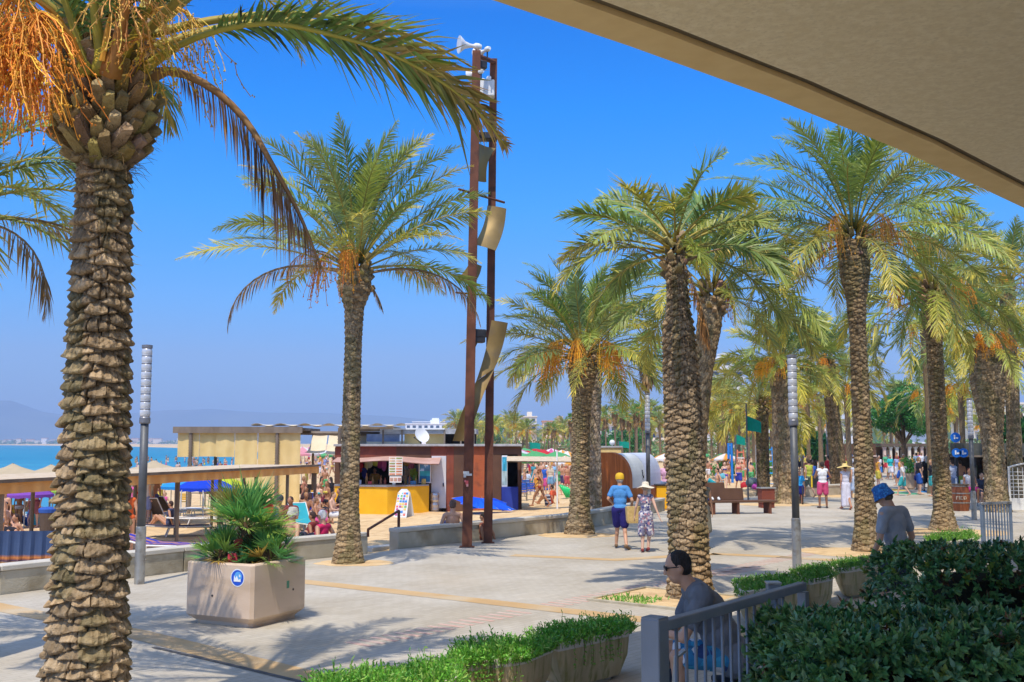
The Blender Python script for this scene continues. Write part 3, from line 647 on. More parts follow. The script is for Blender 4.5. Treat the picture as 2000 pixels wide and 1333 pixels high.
palm('stout palm with orange date stalks by the wooden kiosk',p,top_h(1138,700,p.y),
     [(-.1,.42),(.25,.36),(.5,.27),(1.3,.225),(3,.215),(3.8,.25),(4.4,.37),(4.9,.34)],seed=5,L_=3.45,n=52,nl=60,ll=.46,wd=.032,cw=.27,ch=.062,amp=.04,nth=130,dz=.013,fr=6,fraz=[PI+.3,2.4,-.9,-1.8,-2.6,.2],yel=.3,emin=-8,bend=1.1,fcol=(.78,.36,.03),
     deads=[(2.2,PI+.05,R(20),.9,dict(colr=(.42,.30,.06),hang=.5)),(2.4,PI+.2,R(35),2.2,dict(colr=(.36,.30,.05)))],lean=(.12,0))
p=TD(1157,34)
palm('palm right behind the stout palm, mottled pale trunk',p,top_h(1165,700,p.y),
     [(-.1,.34),(.5,.24),(3,.22),(4.9,.30)],seed=6,L_=2.7,n=36,nl=44,wd=.034,fr=1,amp=.03,yel=.5,tint=(.42,.33,.24))
p=at(1348,1168)
palm('thick shaggy palm in a planting pit behind the seated man, bare crown of short fronds',p,top_h(1322,500,p.y),
     [(-.1,.36),(.3,.31),(.8,.275),(2,.27),(3.2,.255),(4.2,.225),(4.8,.15),(5.45,.13)],seed=8,L_=2.1,n=25,nl=56,ll=.46,wd=.036,cw=.34,ch=.062,amp=.05,nth=170,dz=.011,fr=0,yel=.25,emin=-2,emax=50,bend=1.1,lean=(-.16,0),bt=14,
     deads=[(2.3,-.15,R(25),1.5,dict(colr=(.45,.36,.12),hang=.35,ll=.4)),(2.0,PI+.2,R(30),1.3,dict(colr=(.30,.24,.06),hang=.3)),(1.6,-1.0,R(-55),.5,dict(colr=(.38,.2,.08),hang=.6))],tint=(.36,.27,.17))
p=TD(1346,24.5); p.z=0
palm('palm close behind the thick shaggy palm, its narrow trunk showing on the right',p,top_h(1388,580,p.y),
     [(-.1,.28),(.5,.20),(3,.17),(4.2,.18),(5.2,.27),(5.8,.24)],seed=9,L_=3.1,n=40,nl=56,wd=.032,fr=1,yel=.32,emin=-5,lean=(.56,0))
p=at(1693,1076)
palm('tall palm just left of the man in the blue hat, its crown touching the canopy',p,top_h(1682,470,p.y),
     [(-.1,.36),(.2,.30),(.6,.235),(1.5,.195),(3.5,.18),(5,.16),(5.8,.20),(6.5,.33),(7.1,.30)],seed=11,L_=4.0,n=54,nl=66,ll=.5,wd=.032,cw=.25,ch=.062,amp=.04,nth=110,dz=.014,fr=4,fraz=[2.2,-1.2,.8,-2.3],yel=.3,emin=-15,bend=1.3,lean=(-.08,0),
     deads=[(2.6,.1,R(30),1.5,dict(colr=(.50,.36,.10),hang=.3,ll=.5)),(2.0,PI-.1,R(-5),1.3,dict(colr=(.36,.30,.05)))],fcol=(.62,.30,.05))
p=at(1843,1036)
palm('palm between the man in the blue hat and the barrel, knobbly trunk tilting slightly',p,top_h(1838,575,p.y),
     [(-.1,.44),(.25,.32),(.6,.24),(2,.21),(4,.20),(5.4,.20),(6.1,.31),(6.7,.29)],seed=12,L_=3.4,n=44,nl=58,ll=.5,wd=.034,cw=.26,ch=.062,amp=.04,nth=110,dz=.014,fr=3,fraz=[PI,-1.0,.6],yel=.36,emin=-25,bend=1.3,lean=(-.08,0),deads=[(2.6,PI-.5,R(-10),1.2,dict(colr=(.45,.33,.08)))])
p=at(1948,1000)
palm('palm with a swollen upper trunk and bright orange date bunch, far right',p,top_h(1925,675,p.y),
     [(-.1,.50),(.3,.40),(1.2,.33),(2.8,.32),(3.6,.42),(4.6,.56),(5.7,.52)],seed=14,L_=3.1,n=42,nl=52,ll=.5,wd=.036,cw=.22,ch=.1,amp=.045,fr=4,fraz=[-1.6,PI+.2,-2.2,-1.0],yel=.35,emin=-20,fcol=(.95,.36,.02),lean=(-.2,0))
p=TD(1972,41); p.z=0
palm('taller palm behind the swollen-trunk palm, crown just under the canopy',p,top_h(1990,560,41),[(-.1,.40),(.5,.28),(3,.23),(5.2,.22),(8.2,.27)],seed=15,L_=3.3,n=38,nl=44,wd=.04,fr=2,yel=.45)
p=at(1533,983)
palm('palm behind the tall grey lamp post, yellow and orange bunch beside its dark head',p,top_h(1527,720,p.y),
     [(-.1,.75),(.3,.55),(.8,.40),(3,.38),(4.6,.40),(5.4,.50),(6.0,.42)],seed=17,L_=3.1,n=46,nl=50,ll=.5,wd=.045,cw=.24,ch=.13,amp=.05,fr=4,fraz=[PI,2.5,-2.4,-1.8],yel=.3,fcol=(.80,.42,.03),emin=-12)
p=TD(1485,50)
palm('slim dark-trunked palm standing on the sand, right of the green flag',p,top_h(1487,790,p.y),
     [(-.1,.36),(.5,.28),(3,.27),(4.4,.30)],seed=18,L_=3.6,n=44,nl=42,ll=.5,wd=.05,fr=3,yel=.7,emin=-20,amp=.03,tint=(.16,.12,.07),fcol=(.75,.42,.06))
p=at(1640,963)
palm('palm behind the man in pink shorts, dark leaning trunk',p,top_h(1622,712,p.y),
     [(-.1,.55),(.4,.42),(2,.36),(4.5,.31),(6.5,.38)],seed=19,L_=3.6,n=50,nl=44,ll=.5,wd=.05,fr=4,yel=.45,emin=-22,lean=(-.45,0),tint=(.26,.19,.11),fcol=(.85,.34,.03))
# ================================================================== STREET FURNITURE
lampgrey=pm('lamp_post_grey',(.10,.105,.11),(.14,.145,.15),4,.5,bump=.1,bscale=60,metal=.3)
galv=pm('galvanised_sleeve',(.38,.37,.34),(.50,.49,.45),3,.45,metal=.7,bump=.1,c3=(.25,.22,.18),s3=6)
lens_m=pm('ribbed_lens',(.50,.51,.53),(.66,.67,.69),6,.28,metal=.25)
lensd=pm('lens_band',(.20,.20,.215),(.28,.28,.30),6,.4,metal=.5)
def lamp_post(loc,label,H=4.2):
    t=thing('lamp_post',label,'lamp post',loc,0,'grey column lamp posts')
    b=MB(); b.lathe([(.088,-.05),(.088,.96),(.084,.99),(.07,1.0)],n=24); b.tube([(.1,0,.42),(.112,0,.42)],.014,8); b.build('base_sleeve',galv,t,smooth=False)
    b=MB(); b.lathe([(.073,.98),(.070,H-1.36)],n=24); b.build('post',lampgrey,t,smooth=True)
    b=MB(); pr=[(.090,H-1.40),(.096,H-1.38),(.096,H-1.30),(.086,H-1.28)]; b.lathe(pr,n=24); b.lathe([(.086,H-.06),(.094,H-.05),(.094,H),(.02,H+.012)],n=24); b.build('collar',lensd,t)
    b=MB(); pr=[]; n=9; z0,z1=H-1.28,H-.06
    for i in range(n):
        a=z0+(z1-z0)*i/n; c=(z1-z0)/n; pr+=[(.080,a),(.089,a+c*.18),(.092,a+c*.5),(.089,a+c*.82),(.080,a+c)]
    b.lathe(pr,n=28); b.build('luminaire',lens_m,t,smooth=True)
    b=MB(); 
    for i in range(1,n): b.lathe([(.087,z0+(z1-z0)*i/n-.010),(.090,z0+(z1-z0)*i/n),(.087,z0+(z1-z0)*i/n+.010)],n=24,cap=False)
    b.build('lens_rings',lensd,t); return t
LP=lamp_post(P(272,1141),'grey column lamp post beside the big foreground palm, in front of the low wall')
def g2(px,py=None,d=None):
    return P(px,py) if py else Vector(((px-1000)/F*d*1.004,d,0))
for (loc,lb,s) in ((P(1557,1113),'tall grey column lamp post standing alone on the paving, nearest on the right',1),(g2(1263,d=37),'grey column lamp post behind the woman in the sun hat, before the curved kiosk',1),
    (P(1903,1016),'grey column lamp post between the barrel table and the swollen palm',.93),(g2(1919,d=45),'farther ribbed lamp seen just right of the one by the barrel',1),
    (g2(1561,d=62),'distant ribbed lamp close behind the tall lamp post',1),(g2(1611,d=76),'distant ribbed lamp left of the dark leaning palm',1),(g2(1578,d=120),'thin farthest lamp column beyond the crowd',1)):
    dup(LP,loc,random.random(),lb,scale=s)

corten=pm('corten_steel',(.12,.048,.03),(.20,.078,.045),2.2,.8,bump=.35,bscale=35,c3=(.10,.045,.03),s3=3.5,metal=.2)
plate_m=pm('weathered_tan_plate',(.25,.165,.06),(.34,.235,.09),1.6,.55,metal=.25,bump=.15,bscale=12,c3=(.25,.18,.09),s3=2.2)
white_m=pm('white_enamel',(.70,.70,.68),(.80,.80,.78),3,.4,bump=.05)
dark_m=pm('black_metal',(.025,.025,.028),(.045,.045,.05),5,.5)
m1=P(912,1069); m2=P(953,1061)
t=thing('sound_mast','tall rusty twin-post mast with twisted tan plates and horn loudspeakers on top','mast',m1)
def loc_(px,py,d): return np.array(PD(px,py,d))-np.array(m1)
d1,d2=m1.y,m2.y
for (b0,tp,wd) in ((np.zeros(3),loc_(931,100,d1),.235),(np.array(m2)-np.array(m1),loc_(964,116,d2),.215)):
    b=MB(); q=[]
    for k,(c,w_) in enumerate(((b0+np.array([0,0,-.05]),wd),(tp,wd*.86))):
        for sx,sy in ((-1,-1),(1,-1),(1,1),(-1,1)): q.append(c+np.array([sx*w_/2,sy*w_*.32,0]))
    b.add(q,[(3,2,1,0),(4,5,6,7),(0,1,5,4),(1,2,6,5),(2,3,7,6),(3,0,4,7)]); b.build('post',corten,t)
    b=MB(); b.box((b0[0],b0[1],.012),(wd*1.5,wd*1.2,.02),ch=.003); b.build('base_plate',corten,t)
def plate(c4,name='twisted_plate',bend=.12,th=.012):
    """curved sheet through four picture-plane corners (tl,tr,br,bl) hung between the posts"""
    c=[loc_(*p) for p in c4]; n=9; G=np.zeros((n,n,3))
    for i in range(n):
        for j in range(n):
            u,v=i/(n-1),j/(n-1); G[i,j]=(c[0]*(1-v)+c[1]*v)*(1-u)+(c[3]*(1-v)+c[2]*v)*u; G[i,j,1]+=bend*math.sin(PI*u)-bend*.5*math.sin(PI*v); G[i,j,0]+=bend*.35*math.sin(PI*u*1.0)
    b=MB(); b.grid(G); b.grid((G+np.array([0,th,0]))[:,::-1]); b.build(name,plate_m,t,smooth=True)
plate([(930,278,d1+.3),(968,290,d2-.1),(950,356,d2-.1),(924,350,d1+.3)],bend=-.22)
plate([(952,402,d2-.2),(989,408,d2-.3),(968,490,d1+.4),(926,478,d1+.2)],bend=.15)
plate([(918,512,d1+.2),(941,520,d1+.4),(926,554,d1+.3),(889,548,d1-.1)],bend=.08)
plate([(960,626,d1+.5),(992,631,d1+.6),(966,720,d1+.55),(930,745,d1+.4)],bend=.10)
plate([(930,745,d1+.4),(966,720,d1+.55),(915,862,d1+.3),(884,862,d1+.2)],bend=-.12)
b=MB(); b.tube([loc_(896,370,d1-.2),loc_(985,396,d2+.1)],.03,6); b.build('cross_rod',corten,t)
b=MB(); b.tube([loc_(891,572,d1-.2),loc_(960,578,d2)],.025,6); b.build('cross_rod',corten,t)
b=MB(); b.tube([loc_(929,108,d1),loc_(966,122,d2)],.06,6); b.build('top_beam',corten,t)
b=MB(); b.box((loc_(936,268,d1)+loc_(958,268,d2))/2,(.6,.35,.16),ch=.01); b.build('bracket',dark_m,t)
def horn(px,py,d,dirv,s=1,label=None):
    b=MB(); c=loc_(px,py,d); dv=np.array(dirv,float); dv/=np.linalg.norm(dv)
    pts=[c+dv*x*s for x in (-.30,-.22,-.12,-.05,.05,.2,.36,.38)]; b.tube(pts,[.06*s,.095*s,.095*s,.05*s,.06*s,.11*s,.25*s,.26*s],20)
    h=b.build('horn_speaker',white_m,t,smooth=False)
    b=MB(); b.tube([c-dv*.12+np.array([0,0,-.35*s]),c-dv*.12],.02,6); b.build('bracket',dark_m,h)
horn(921,90,d1,(-1,-.35,-.02),.85); horn(946,100,d1+.4,(-.5,.6,-.05),.72); horn(932,143,d1,(-.8,.5,-.1),.62); horn(951,157,d2,(-.4,.8,-.1),.62)
b=MB(); b.box(loc_(949,175,d2-.2),(.44,.3,.42),ch=.02); b.build('control_box',white_m,t)
for px,py in ((938,128),(936,652),(934,662)):
    b=MB(); c=loc_(px,py,d1+.2); b.box(c,(.30,.22,.2),rz=.4,ch=.02); b.tube([c,c+np.array([-.1,0,-.22])],.03,6); b.build('floodlight',dark_m,t)
b=MB(); c=loc_(912,935,d1-.1); 
for k,(dx,dz,w_,h_,cl) in enumerate(((-.02,.14,.14,.06,(.75,.75,.7)),(.03,.09,.18,.05,(.7,.7,.66)),(-.05,.07,.06,.09,(.62,.62,.6)),(0,-.1,.07,.10,(.75,.12,.12)),(.01,-.16,.05,.06,(.8,.35,.3)),(-.04,-.06,.04,.05,(.8,.2,.2)))):
    b.box(c+np.array([dx,-.003*k,dz]),(w_,.004,h_),rz=0,col=cl)
b.build('sticker',pm('sticker_paper',(.9,.9,.9),(1,1,1),20,.6,attr=True),t)

# big stone planter with fan palm
stone_m=pm('planter_stone',(.64,.48,.345),(.70,.54,.40),1.6,.9,bump=.5,bscale=90,c3=(.56,.41,.28),s3=2.2,stretch=(.5,.5,1.6),dist=.006,detail=9)
n0=P(488,1231); nl=P(366,1217); nr=P(588,1207)
ax=(Vector((nr.x,nr.y,0))-Vector((n0.x,n0.y,0))); LA=1.16; ay=Vector((nl.x,nl.y,0))-Vector((n0.x,n0.y,0)); LB=1.16
ang=math.atan2(ax.y,ax.x); ct=Vector((n0.x,n0.y,0))+ax.normalized()*LA/2+ay.normalized()*LB/2
t=thing('stone_planter','big square beige stone planter with a blue round sticker, in the open left of centre','planter',(ct.x,ct.y,0),ang)
PH=.84; PT=t
def ring(h,z,r=.05): 
    return [(x,y,z) for x,y in ((-h+r,-h),(h-r,-h),(h,-h+r),(h,h-r),(h-r,h),(-h+r,h),(-h,h-r),(-h,-h+r))]
def loft(b,rings,cap0=True,cap1=True,mi=0):
    n=len(rings[0]); V=[p for r_ in rings for p in r_]; Fs=[]
    for i in range(len(rings)-1):
        for k in range(n): Fs.append((i*n+k,i*n+(k+1)%n,(i+1)*n+(k+1)%n,(i+1)*n+k))
    if cap0: Fs.append(tuple(range(n))[::-1])
    if cap1: Fs.append(tuple(range((len(rings)-1)*n,len(rings)*n)))
    b.add(V,Fs,mi)
b=MB(); loft(b,[ring(.49,.0,.05),ring(.50,.05),ring(.585,.13,.04),ring(.585,PH-.02,.04),ring(.572,PH,.05),ring(.49,PH,.04),ring(.48,PH-.02,.04),ring(.48,PH-.14,.04)],True,True); b.build('body',stone_m,t)
b=MB()
for i in range(900):
    x,y=rs.uniform(-.46,.46,2); b.sph((x,y,PH-.13+rs.uniform(0,.03)),rs.uniform(.008,.022),n=5,m=4)
b.box((0,0,PH-.14),(.95,.95,.05)); b.build('soil',pm('dark_soil',(.05,.03,.015),(.10,.065,.035),20,.95),t)
b=MB(); 
for q in ((-.20,-.5853,.34),(.5853,0,.45)):
    pass
b.tube([(-.585,.10,.40),(-.589,.10,.40)],.016,10); b.tube([(.28,-.585,.42),(.28,-.589,.42)],.016,10); b.tube([(-.1,-.585,.4),(-.1,-.589,.4)],.0,4); b.build('plug_hole',dark_m,t)
b=MB(); b.box((.16,-.587,.50),(.05,.006,.10)); b.build('small_plate',flat((.12,.32,.2)),t)
# the sticker on the left-hand face (local -x side)
X=-.588; b=MB(); cy,cz=-.33,.66
def disc(b,x,cy,cz,r,c,n=28): b.add([(x,cy+r*math.cos(a*2*PI/n),cz+r*math.sin(a*2*PI/n)) for a in range(n)],[tuple(range(n))],0,c)
disc(b,X,cy,cz,.118,(.85,.88,.88)); disc(b,X-.002,cy,cz,.104,(.02,.10,.62)); disc(b,X-.003,cy-.012,cz+.02,.062,(.12,.42,.85))
b.add([(X-.005,cy+.06,cz-.05),(X-.005,cy-.06,cz-.05),(X-.005,cy-.055,cz-.01),(X-.005,cy-.02,cz-.025),(X-.005,cy+.01,cz+.03),(X-.005,cy+.03,cz-.01),(X-.005,cy+.055,cz+.035)],[(0,1,2,3,4,5,6)],0,(.9,.92,.92))
b.add([(X-.005,cy-.03,cz+.05),(X-.005,cy-.055,cz+.03),(X-.005,cy-.045,cz+.005),(X-.005,cy-.025,cz+.02)],[(0,1,2,3)],0,(.85,.9,.9))
b.build('round_sticker',pm('sticker_vinyl',(.96,.96,.96),(1,1,1),20,.4,attr=True),t)
def fan_leaf(b,sb,o,d,r,blades,rs,colr,spread=2.3,pet=.3,droop=.15,wd=.03,stemc=(.25,.30,.08)):
    d=np.array(d,float); d/=np.linalg.norm(d); c=o+d*pet; sb.tube([o,o+d*pet*.55+np.array([0,0,.01]),c],[.012,.010,.008],4,0,np.array(stemc))
    s_=np.cross(d,[0,0,1.0]); s_/=np.linalg.norm(s_)+1e-9; nn=np.cross(s_,d); roll=rs.uniform(-.5,.5); s2=s_*math.cos(roll)+nn*math.sin(roll); n2=np.cross(s2,d)
    n=blades; a=np.linspace(-spread/2*1.0,spread/2,n)+rs.uniform(-.04,.04,n); D=np.outer(np.cos(a),d)+np.outer(np.sin(a),s2)+np.outer(.12+.25*np.abs(np.sin(a)),n2); D/=np.linalg.norm(D,axis=1)[:,None]
    ln=r*(1-.18*np.abs(a)/spread*2)*(1+.1*rs.randn(n)); C=np.array(colr)[None]*(1+.2*rs.randn(n))[:,None]
    leaves(b,np.tile(c,(n,1)),D,np.tile(n2,(n,1)),ln,np.full(n,wd),np.clip(C,.01,1),np.clip(droop*(1+.6*rs.randn(n)),0,1),rs)
def rosette(b,sb,c,r,n,rs,emin=-25,emax=85,blades=18,pet=.3,cols=((.045,.17,.07),(.07,.22,.08),(.12,.26,.07)),wd=.026,droop=.15,old=.15):
    for i in range(n):
        f=i/max(1,n-1); el=R(emin+(emax-emin)*f); az=i*2.39996+rs.uniform(-.3,.3); d=(math.cos(az)*math.cos(el),math.sin(az)*math.cos(el),math.sin(el))
        cc=cols[rs.randint(len(cols))] if rs.rand()>old*(1-f)*2 else (.34,.24,.07)
        fan_leaf(b,sb,np.array(c,float),d,r*(.85+.3*rs.rand()),blades,rs,cc,pet=pet*(.7+.5*rs.rand()),wd=wd,droop=droop)
t=thing('fan_palm_plant','bushy dwarf fan palm with spiky green fans growing in the stone planter','plant',(ct.x,ct.y,PH-.12),0)
rp=np.random.RandomState(5); b=MB(); sb=MB()
rosette(b,sb,(-.04,0,.56),.56,34,rp,-4,68,26,.28,cols=((.07,.22,.09),(.12,.28,.09),(.22,.33,.08))); rosette(b,sb,(-.36,-.08,.14),.36,24,rp,-10,75,20,.22,cols=((.06,.20,.08),(.10,.25,.08),(.17,.28,.07))); rosette(b,sb,(.36,-.12,.12),.38,26,rp,-10,75,20,.24,cols=((.06,.20,.08),(.10,.25,.08),(.17,.28,.07))); rosette(b,sb,(.05,.3,.25),.3,14,rp,0,80,18,.2); rosette(b,sb,(.02,-.33,.05),.20,9,rp,10,80,14,.14)
b.build('fans',leaf_m,t); sb.build('leaf_stalks',stem_m,t)
b=MB()
for (x,y,z1) in ((-.02,0,.58),(-.33,-.07,.2),(.32,-.1,.2),(.05,.3,.25)):
    b.tube([(x*.6,y*.6,-.03),(x,y,z1*.5),(x,y,z1+.05)],[.09,.10,.06],10,0,np.array((.16,.10,.055)))
    for k in range(40):
        a=rp.uniform(0,2*PI); z=rp.uniform(0,z1); b.tube([(x+.08*math.cos(a),y+.08*math.sin(a),z),(x+.15*math.cos(a),y+.15*math.sin(a),z+.1)],[.014,.004],3,0,np.array((.20,.13,.07))*rp.uniform(.5,1.3))
b.build('stump',bark_m,t)
for i,(x,y,z,c,rz,lb) in enumerate(((-.12,-.36,.10,(.62,.06,.09),.2,'crumpled red wrapper caught among the fans, low on the left'),(-.05,-.30,.36,(.50,.07,.08),.9,'small red scrap caught in the middle of the fan palm'),(.30,-.1,.82,(.70,.10,.07),.3,'orange red scrap on the upper right of the fan palm'))):
    b=MB(); G=np.zeros((6,5,3))
    for a in range(6):
        for k in range(5): G[a,k]=((k/4-.5)*.13+rp.uniform(-.012,.012),rp.uniform(-.018,.018),(a/5-.5)*(.26 if i==0 else .13)+rp.uniform(-.01,.01))
    b.grid(G); b.grid(G[:,::-1]+np.array([0,.003,0])); o=b.build('wrapper',flat(c),loc=(ct.x+x,ct.y+y,PH-.12+z),rz=rz,smooth=True); tag(o,lb,'litter')

# planter troughs with ground cover
trough_m=pm('mossy_concrete',(.46,.36,.20),(.58,.48,.29),2.5,.9,bump=.5,bscale=25,c3=(.30,.27,.10),s3=5,stretch=(3,3,.6))
rim_m=pm('trough_rim',(.60,.54,.45),(.68,.62,.54),6,.85,bump=.3)
def trough(quad,label,h=.5,seed=1,lush=1.0,hh=.085,rnd=.22):
    q=[np.array([p[0],p[1]]) for p in quad]; c=sum(q)/4; t=thing('planter_trough',label,'planter',(c[0],c[1],0),0,'low concrete planter troughs along the terrace')
    rs=np.random.RandomState(seed)
    def rg(s,z,n=7):
        out=[]
        for i in range(4):
            p0,p1=(q[i]-c)*s,(q[(i+1)%4]-c)*s; pm_=(q[i-1]-c)*s
            for k in range(n):                           # rounded corners
                u=k/(n-1); r=rnd; a=p0+(pm_-p0)*r*(1-u)**2*(1 if True else 0)+(p1-p0)*r*u**2; out.append((a[0],a[1],z))
        return out
    b=MB(); loft(b,[rg(.74,.04),rg(.77,.06),rg(.94,.24),rg(.985,h-.07)],True,False); b.build('body',trough_m,t)
    b=MB(); loft(b,[rg(.985,h-.075),rg(1.0,h-.06),rg(1.0,h-.008),rg(.985,h),rg(.88,h),rg(.87,h-.05)],False,True); b.build('rim',rim_m,t)
    b=MB(); loft(b,[rg(.55,-.01),rg(.58,.045)]); b.build('foot',conc_m,t)
    pl=thing('ground_cover_plant','green succulent ground cover filling '+label.split(',')[0].replace('concrete ',''),'plant',(c[0],c[1],h-.05),0,'ground cover in the troughs')
    b=MB(); n=int(1500*lush); u=rs.uniform(-.02,1.02,n); v=rs.uniform(-.02,1.02,n)
    base=(q[0][None]*((1-u)*(1-v))[:,None]+q[1][None]*(u*(1-v))[:,None]+q[2][None]*(u*v)[:,None]+q[3][None]*((1-u)*v)[:,None])-c
    edge=np.minimum(np.minimum(u,1-u),np.minimum(v,1-v)); H_=hh*(.5+.8*rs.rand(n))*(.75+.7*vnoise(base[:,0]*5,base[:,1]*5,seed))
    O=[];D=[];ln=[];C=[]
    for i in range(n):
        o=np.array([base[i,0],base[i,1],0]); lean=rs.randn(3)*.28; lean[2]=1
        if edge[i]<.05: lean[:2]+=base[i]/np.linalg.norm(base[i])*rs.uniform(.2,1.3); 
        lean/=np.linalg.norm(lean); L_=H_[i]+.03; tall=rs.rand()<.05
        if tall: L_*=1.5
        cc=np.array([(.10,.30,.03),(.16,.38,.05),(.07,.22,.03),(.22,.36,.08)][rs.randint(4)])
        b.tube([o,o+lean*L_],[.004,.002],3,0,cc*.8,cap=False)
        for k in range(5):
            f=.35+.65*k/4; dd=lean*.6+rs.randn(3)*.55; dd/=np.linalg.norm(dd); O.append(o+lean*L_*f); D.append(dd); ln.append(.038*(1+.3*rs.randn())); C.append(cc*(.8+.5*rs.rand()))
    O=np.array(O);D=np.array(D);C=np.array(C)*(.62 if seed>3 else .85);ln=np.clip(ln,.015,.06); nn=rs.randn(len(O),3)  # farther trough plants dimmed, canopy shade put into the leaf colour
    leaves(b,O,D,nn,ln,np.full(len(O),.014),np.clip(C,.01,1),np.full(len(O),.1),rs); b.build('foliage',leaf_m,pl)
    if seed in (2,3):                                     # trailing stems over the near rim
        b=MB()
        for i in range(36 if seed==2 else 12):
            u=rs.uniform(.1,.98); p=(q[0]*(1-u)+q[1]*u-c)*1.01; s0=np.array([p[0],p[1],.06]); pts=[s0]
            for k in range(7): s0=s0+np.array([rs.uniform(-.012,.012),rs.uniform(-.012,.004),-.045*(1 if k else -.2)]); pts.append(s0)
            b.tube(pts,.003,3,0,np.array((.2,.14,.06)),cap=False)
            O=np.repeat(np.array(pts)[1:],3,0); D=rs.randn(len(O),3); D[:,1]-=.6; D/=np.linalg.norm(D,axis=1)[:,None]
            leaves(b,O,D,rs.randn(len(O),3),np.full(len(O),.03),np.full(len(O),.012),np.tile(np.array((.13,.32,.05)),(len(O),1)),np.full(len(O),.3),rs)
        b.build('trailing_stems',leaf_m,pl)
    return t
def tq(*pp,z=.5): return [(P(x,y,z).x,P(x,y,z).y) for x,y in pp]
A1=P(905,1317,.5); 
trough([(-1.38,8.30),(-.42,8.95),(-.60,9.55),(-1.62,8.85)],'concrete trough at the bottom edge of the view, leftmost of the row',seed=1,lush=1.1)
trough([tq((876,1300))[0],tq((1022,1283))[0],tq((1088,1256))[0],tq((905,1262))[0]],'concrete trough with trailing stems over its sunlit front, between two others',seed=2,lush=1.1,rnd=.14)
trough([tq((1089,1259))[0],tq((1231,1229))[0],tq((1215,1214))[0],tq((1035,1240))[0]],'shaded concrete trough with tapered end, just left of the metal railing',seed=3,lush=.9,rnd=.07)
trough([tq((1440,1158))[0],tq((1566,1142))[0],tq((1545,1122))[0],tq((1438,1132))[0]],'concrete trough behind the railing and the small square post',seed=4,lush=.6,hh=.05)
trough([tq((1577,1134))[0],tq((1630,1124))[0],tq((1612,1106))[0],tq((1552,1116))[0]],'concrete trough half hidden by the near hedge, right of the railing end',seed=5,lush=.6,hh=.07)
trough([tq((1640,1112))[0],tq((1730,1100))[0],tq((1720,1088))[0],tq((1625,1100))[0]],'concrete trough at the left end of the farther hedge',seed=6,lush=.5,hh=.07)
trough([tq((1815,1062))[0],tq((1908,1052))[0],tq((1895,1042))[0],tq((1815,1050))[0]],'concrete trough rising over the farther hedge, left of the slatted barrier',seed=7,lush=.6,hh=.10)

# terrace, railing, hedges
t=thing('terrace','raised paved terrace edge under the hedges','terrace',(3,2,0)); b=MB()
b.prism([(-1.2+0,-9-2),(9-3,-9-2),(9-3,3.9),(3.6,6.0-.2),(-1.0,3.6),(-1.9,2.2)],-.02,.55); b.build('slab',conc_m,t)
rail_m=pm('grey_painted_steel',(.18,.20,.22),(.23,.25,.27),4,.45,metal=.2,bump=.1,bscale=80)
RA=np.array([.615,4.62]); RB=np.array([1.62,5.95]); dv=(RB-RA)/np.linalg.norm(RB-RA); an=math.atan2(dv[1],dv[0]); RZ=1.70
t=thing('railing','grey steel railing with thin vertical bars in front of the seated man','railing',(RA[0],RA[1],.55),an)
Lr=float(np.linalg.norm(RB-RA)); zt=RZ-.55
b=MB(); b.box((0,0,zt/2),(.09,.09,zt),ch=.004); b.box((0,0,zt+.003),(.084,.084,.008)); b.build('post',rail_m,t)
b=MB(); b.box((Lr,0,zt/2-.04),(.05,.05,zt-.06),ch=.003); b.build('post',rail_m,t)
b=MB(); b.box((Lr/2+.03,0,zt-.04),(Lr-.07,.05,.045),ch=.004); b.build('top_rail',rail_m,t)
b=MB(); b.box((Lr/2+.03,0,.12),(Lr-.07,.045,.04),ch=.004); b.build('bottom_rail',rail_m,t)
for i in range(15):
    x=.10+i*.092
    if x<Lr-.06: b=MB(); b.tube([(x,0,.14),(x,0,zt-.055)],.0085,8); b.build('bar',rail_m,t,smooth=True)
t=thing('gate_latch_rail','thin bent steel handle and wire hanging behind the railing post','rail',(RA[0]+.10,RA[1]+.16,.55)); b=MB()
b.tube([(0,0,.2),(0,.02,.75),(.02,.03,.95),(.06,.03,.98)],.012,6); b.tube([(0,0,.7),(.07,.01,.72),(.1,.02,.70)],.008,6); b.build('handle',galv,t)
p=P(1510,1140,.66); t=thing('small_post','short grey square post top showing between the trough and railing','post',(p.x,p.y,0)); b=MB(); b.box((0,0,.33),(.16,.16,.66),ch=.01); b.build('shaft',rail_m,t); b=MB(); b.box((0,0,.67),(.18,.18,.03),ch=.006); b.build('cap',galv,t)
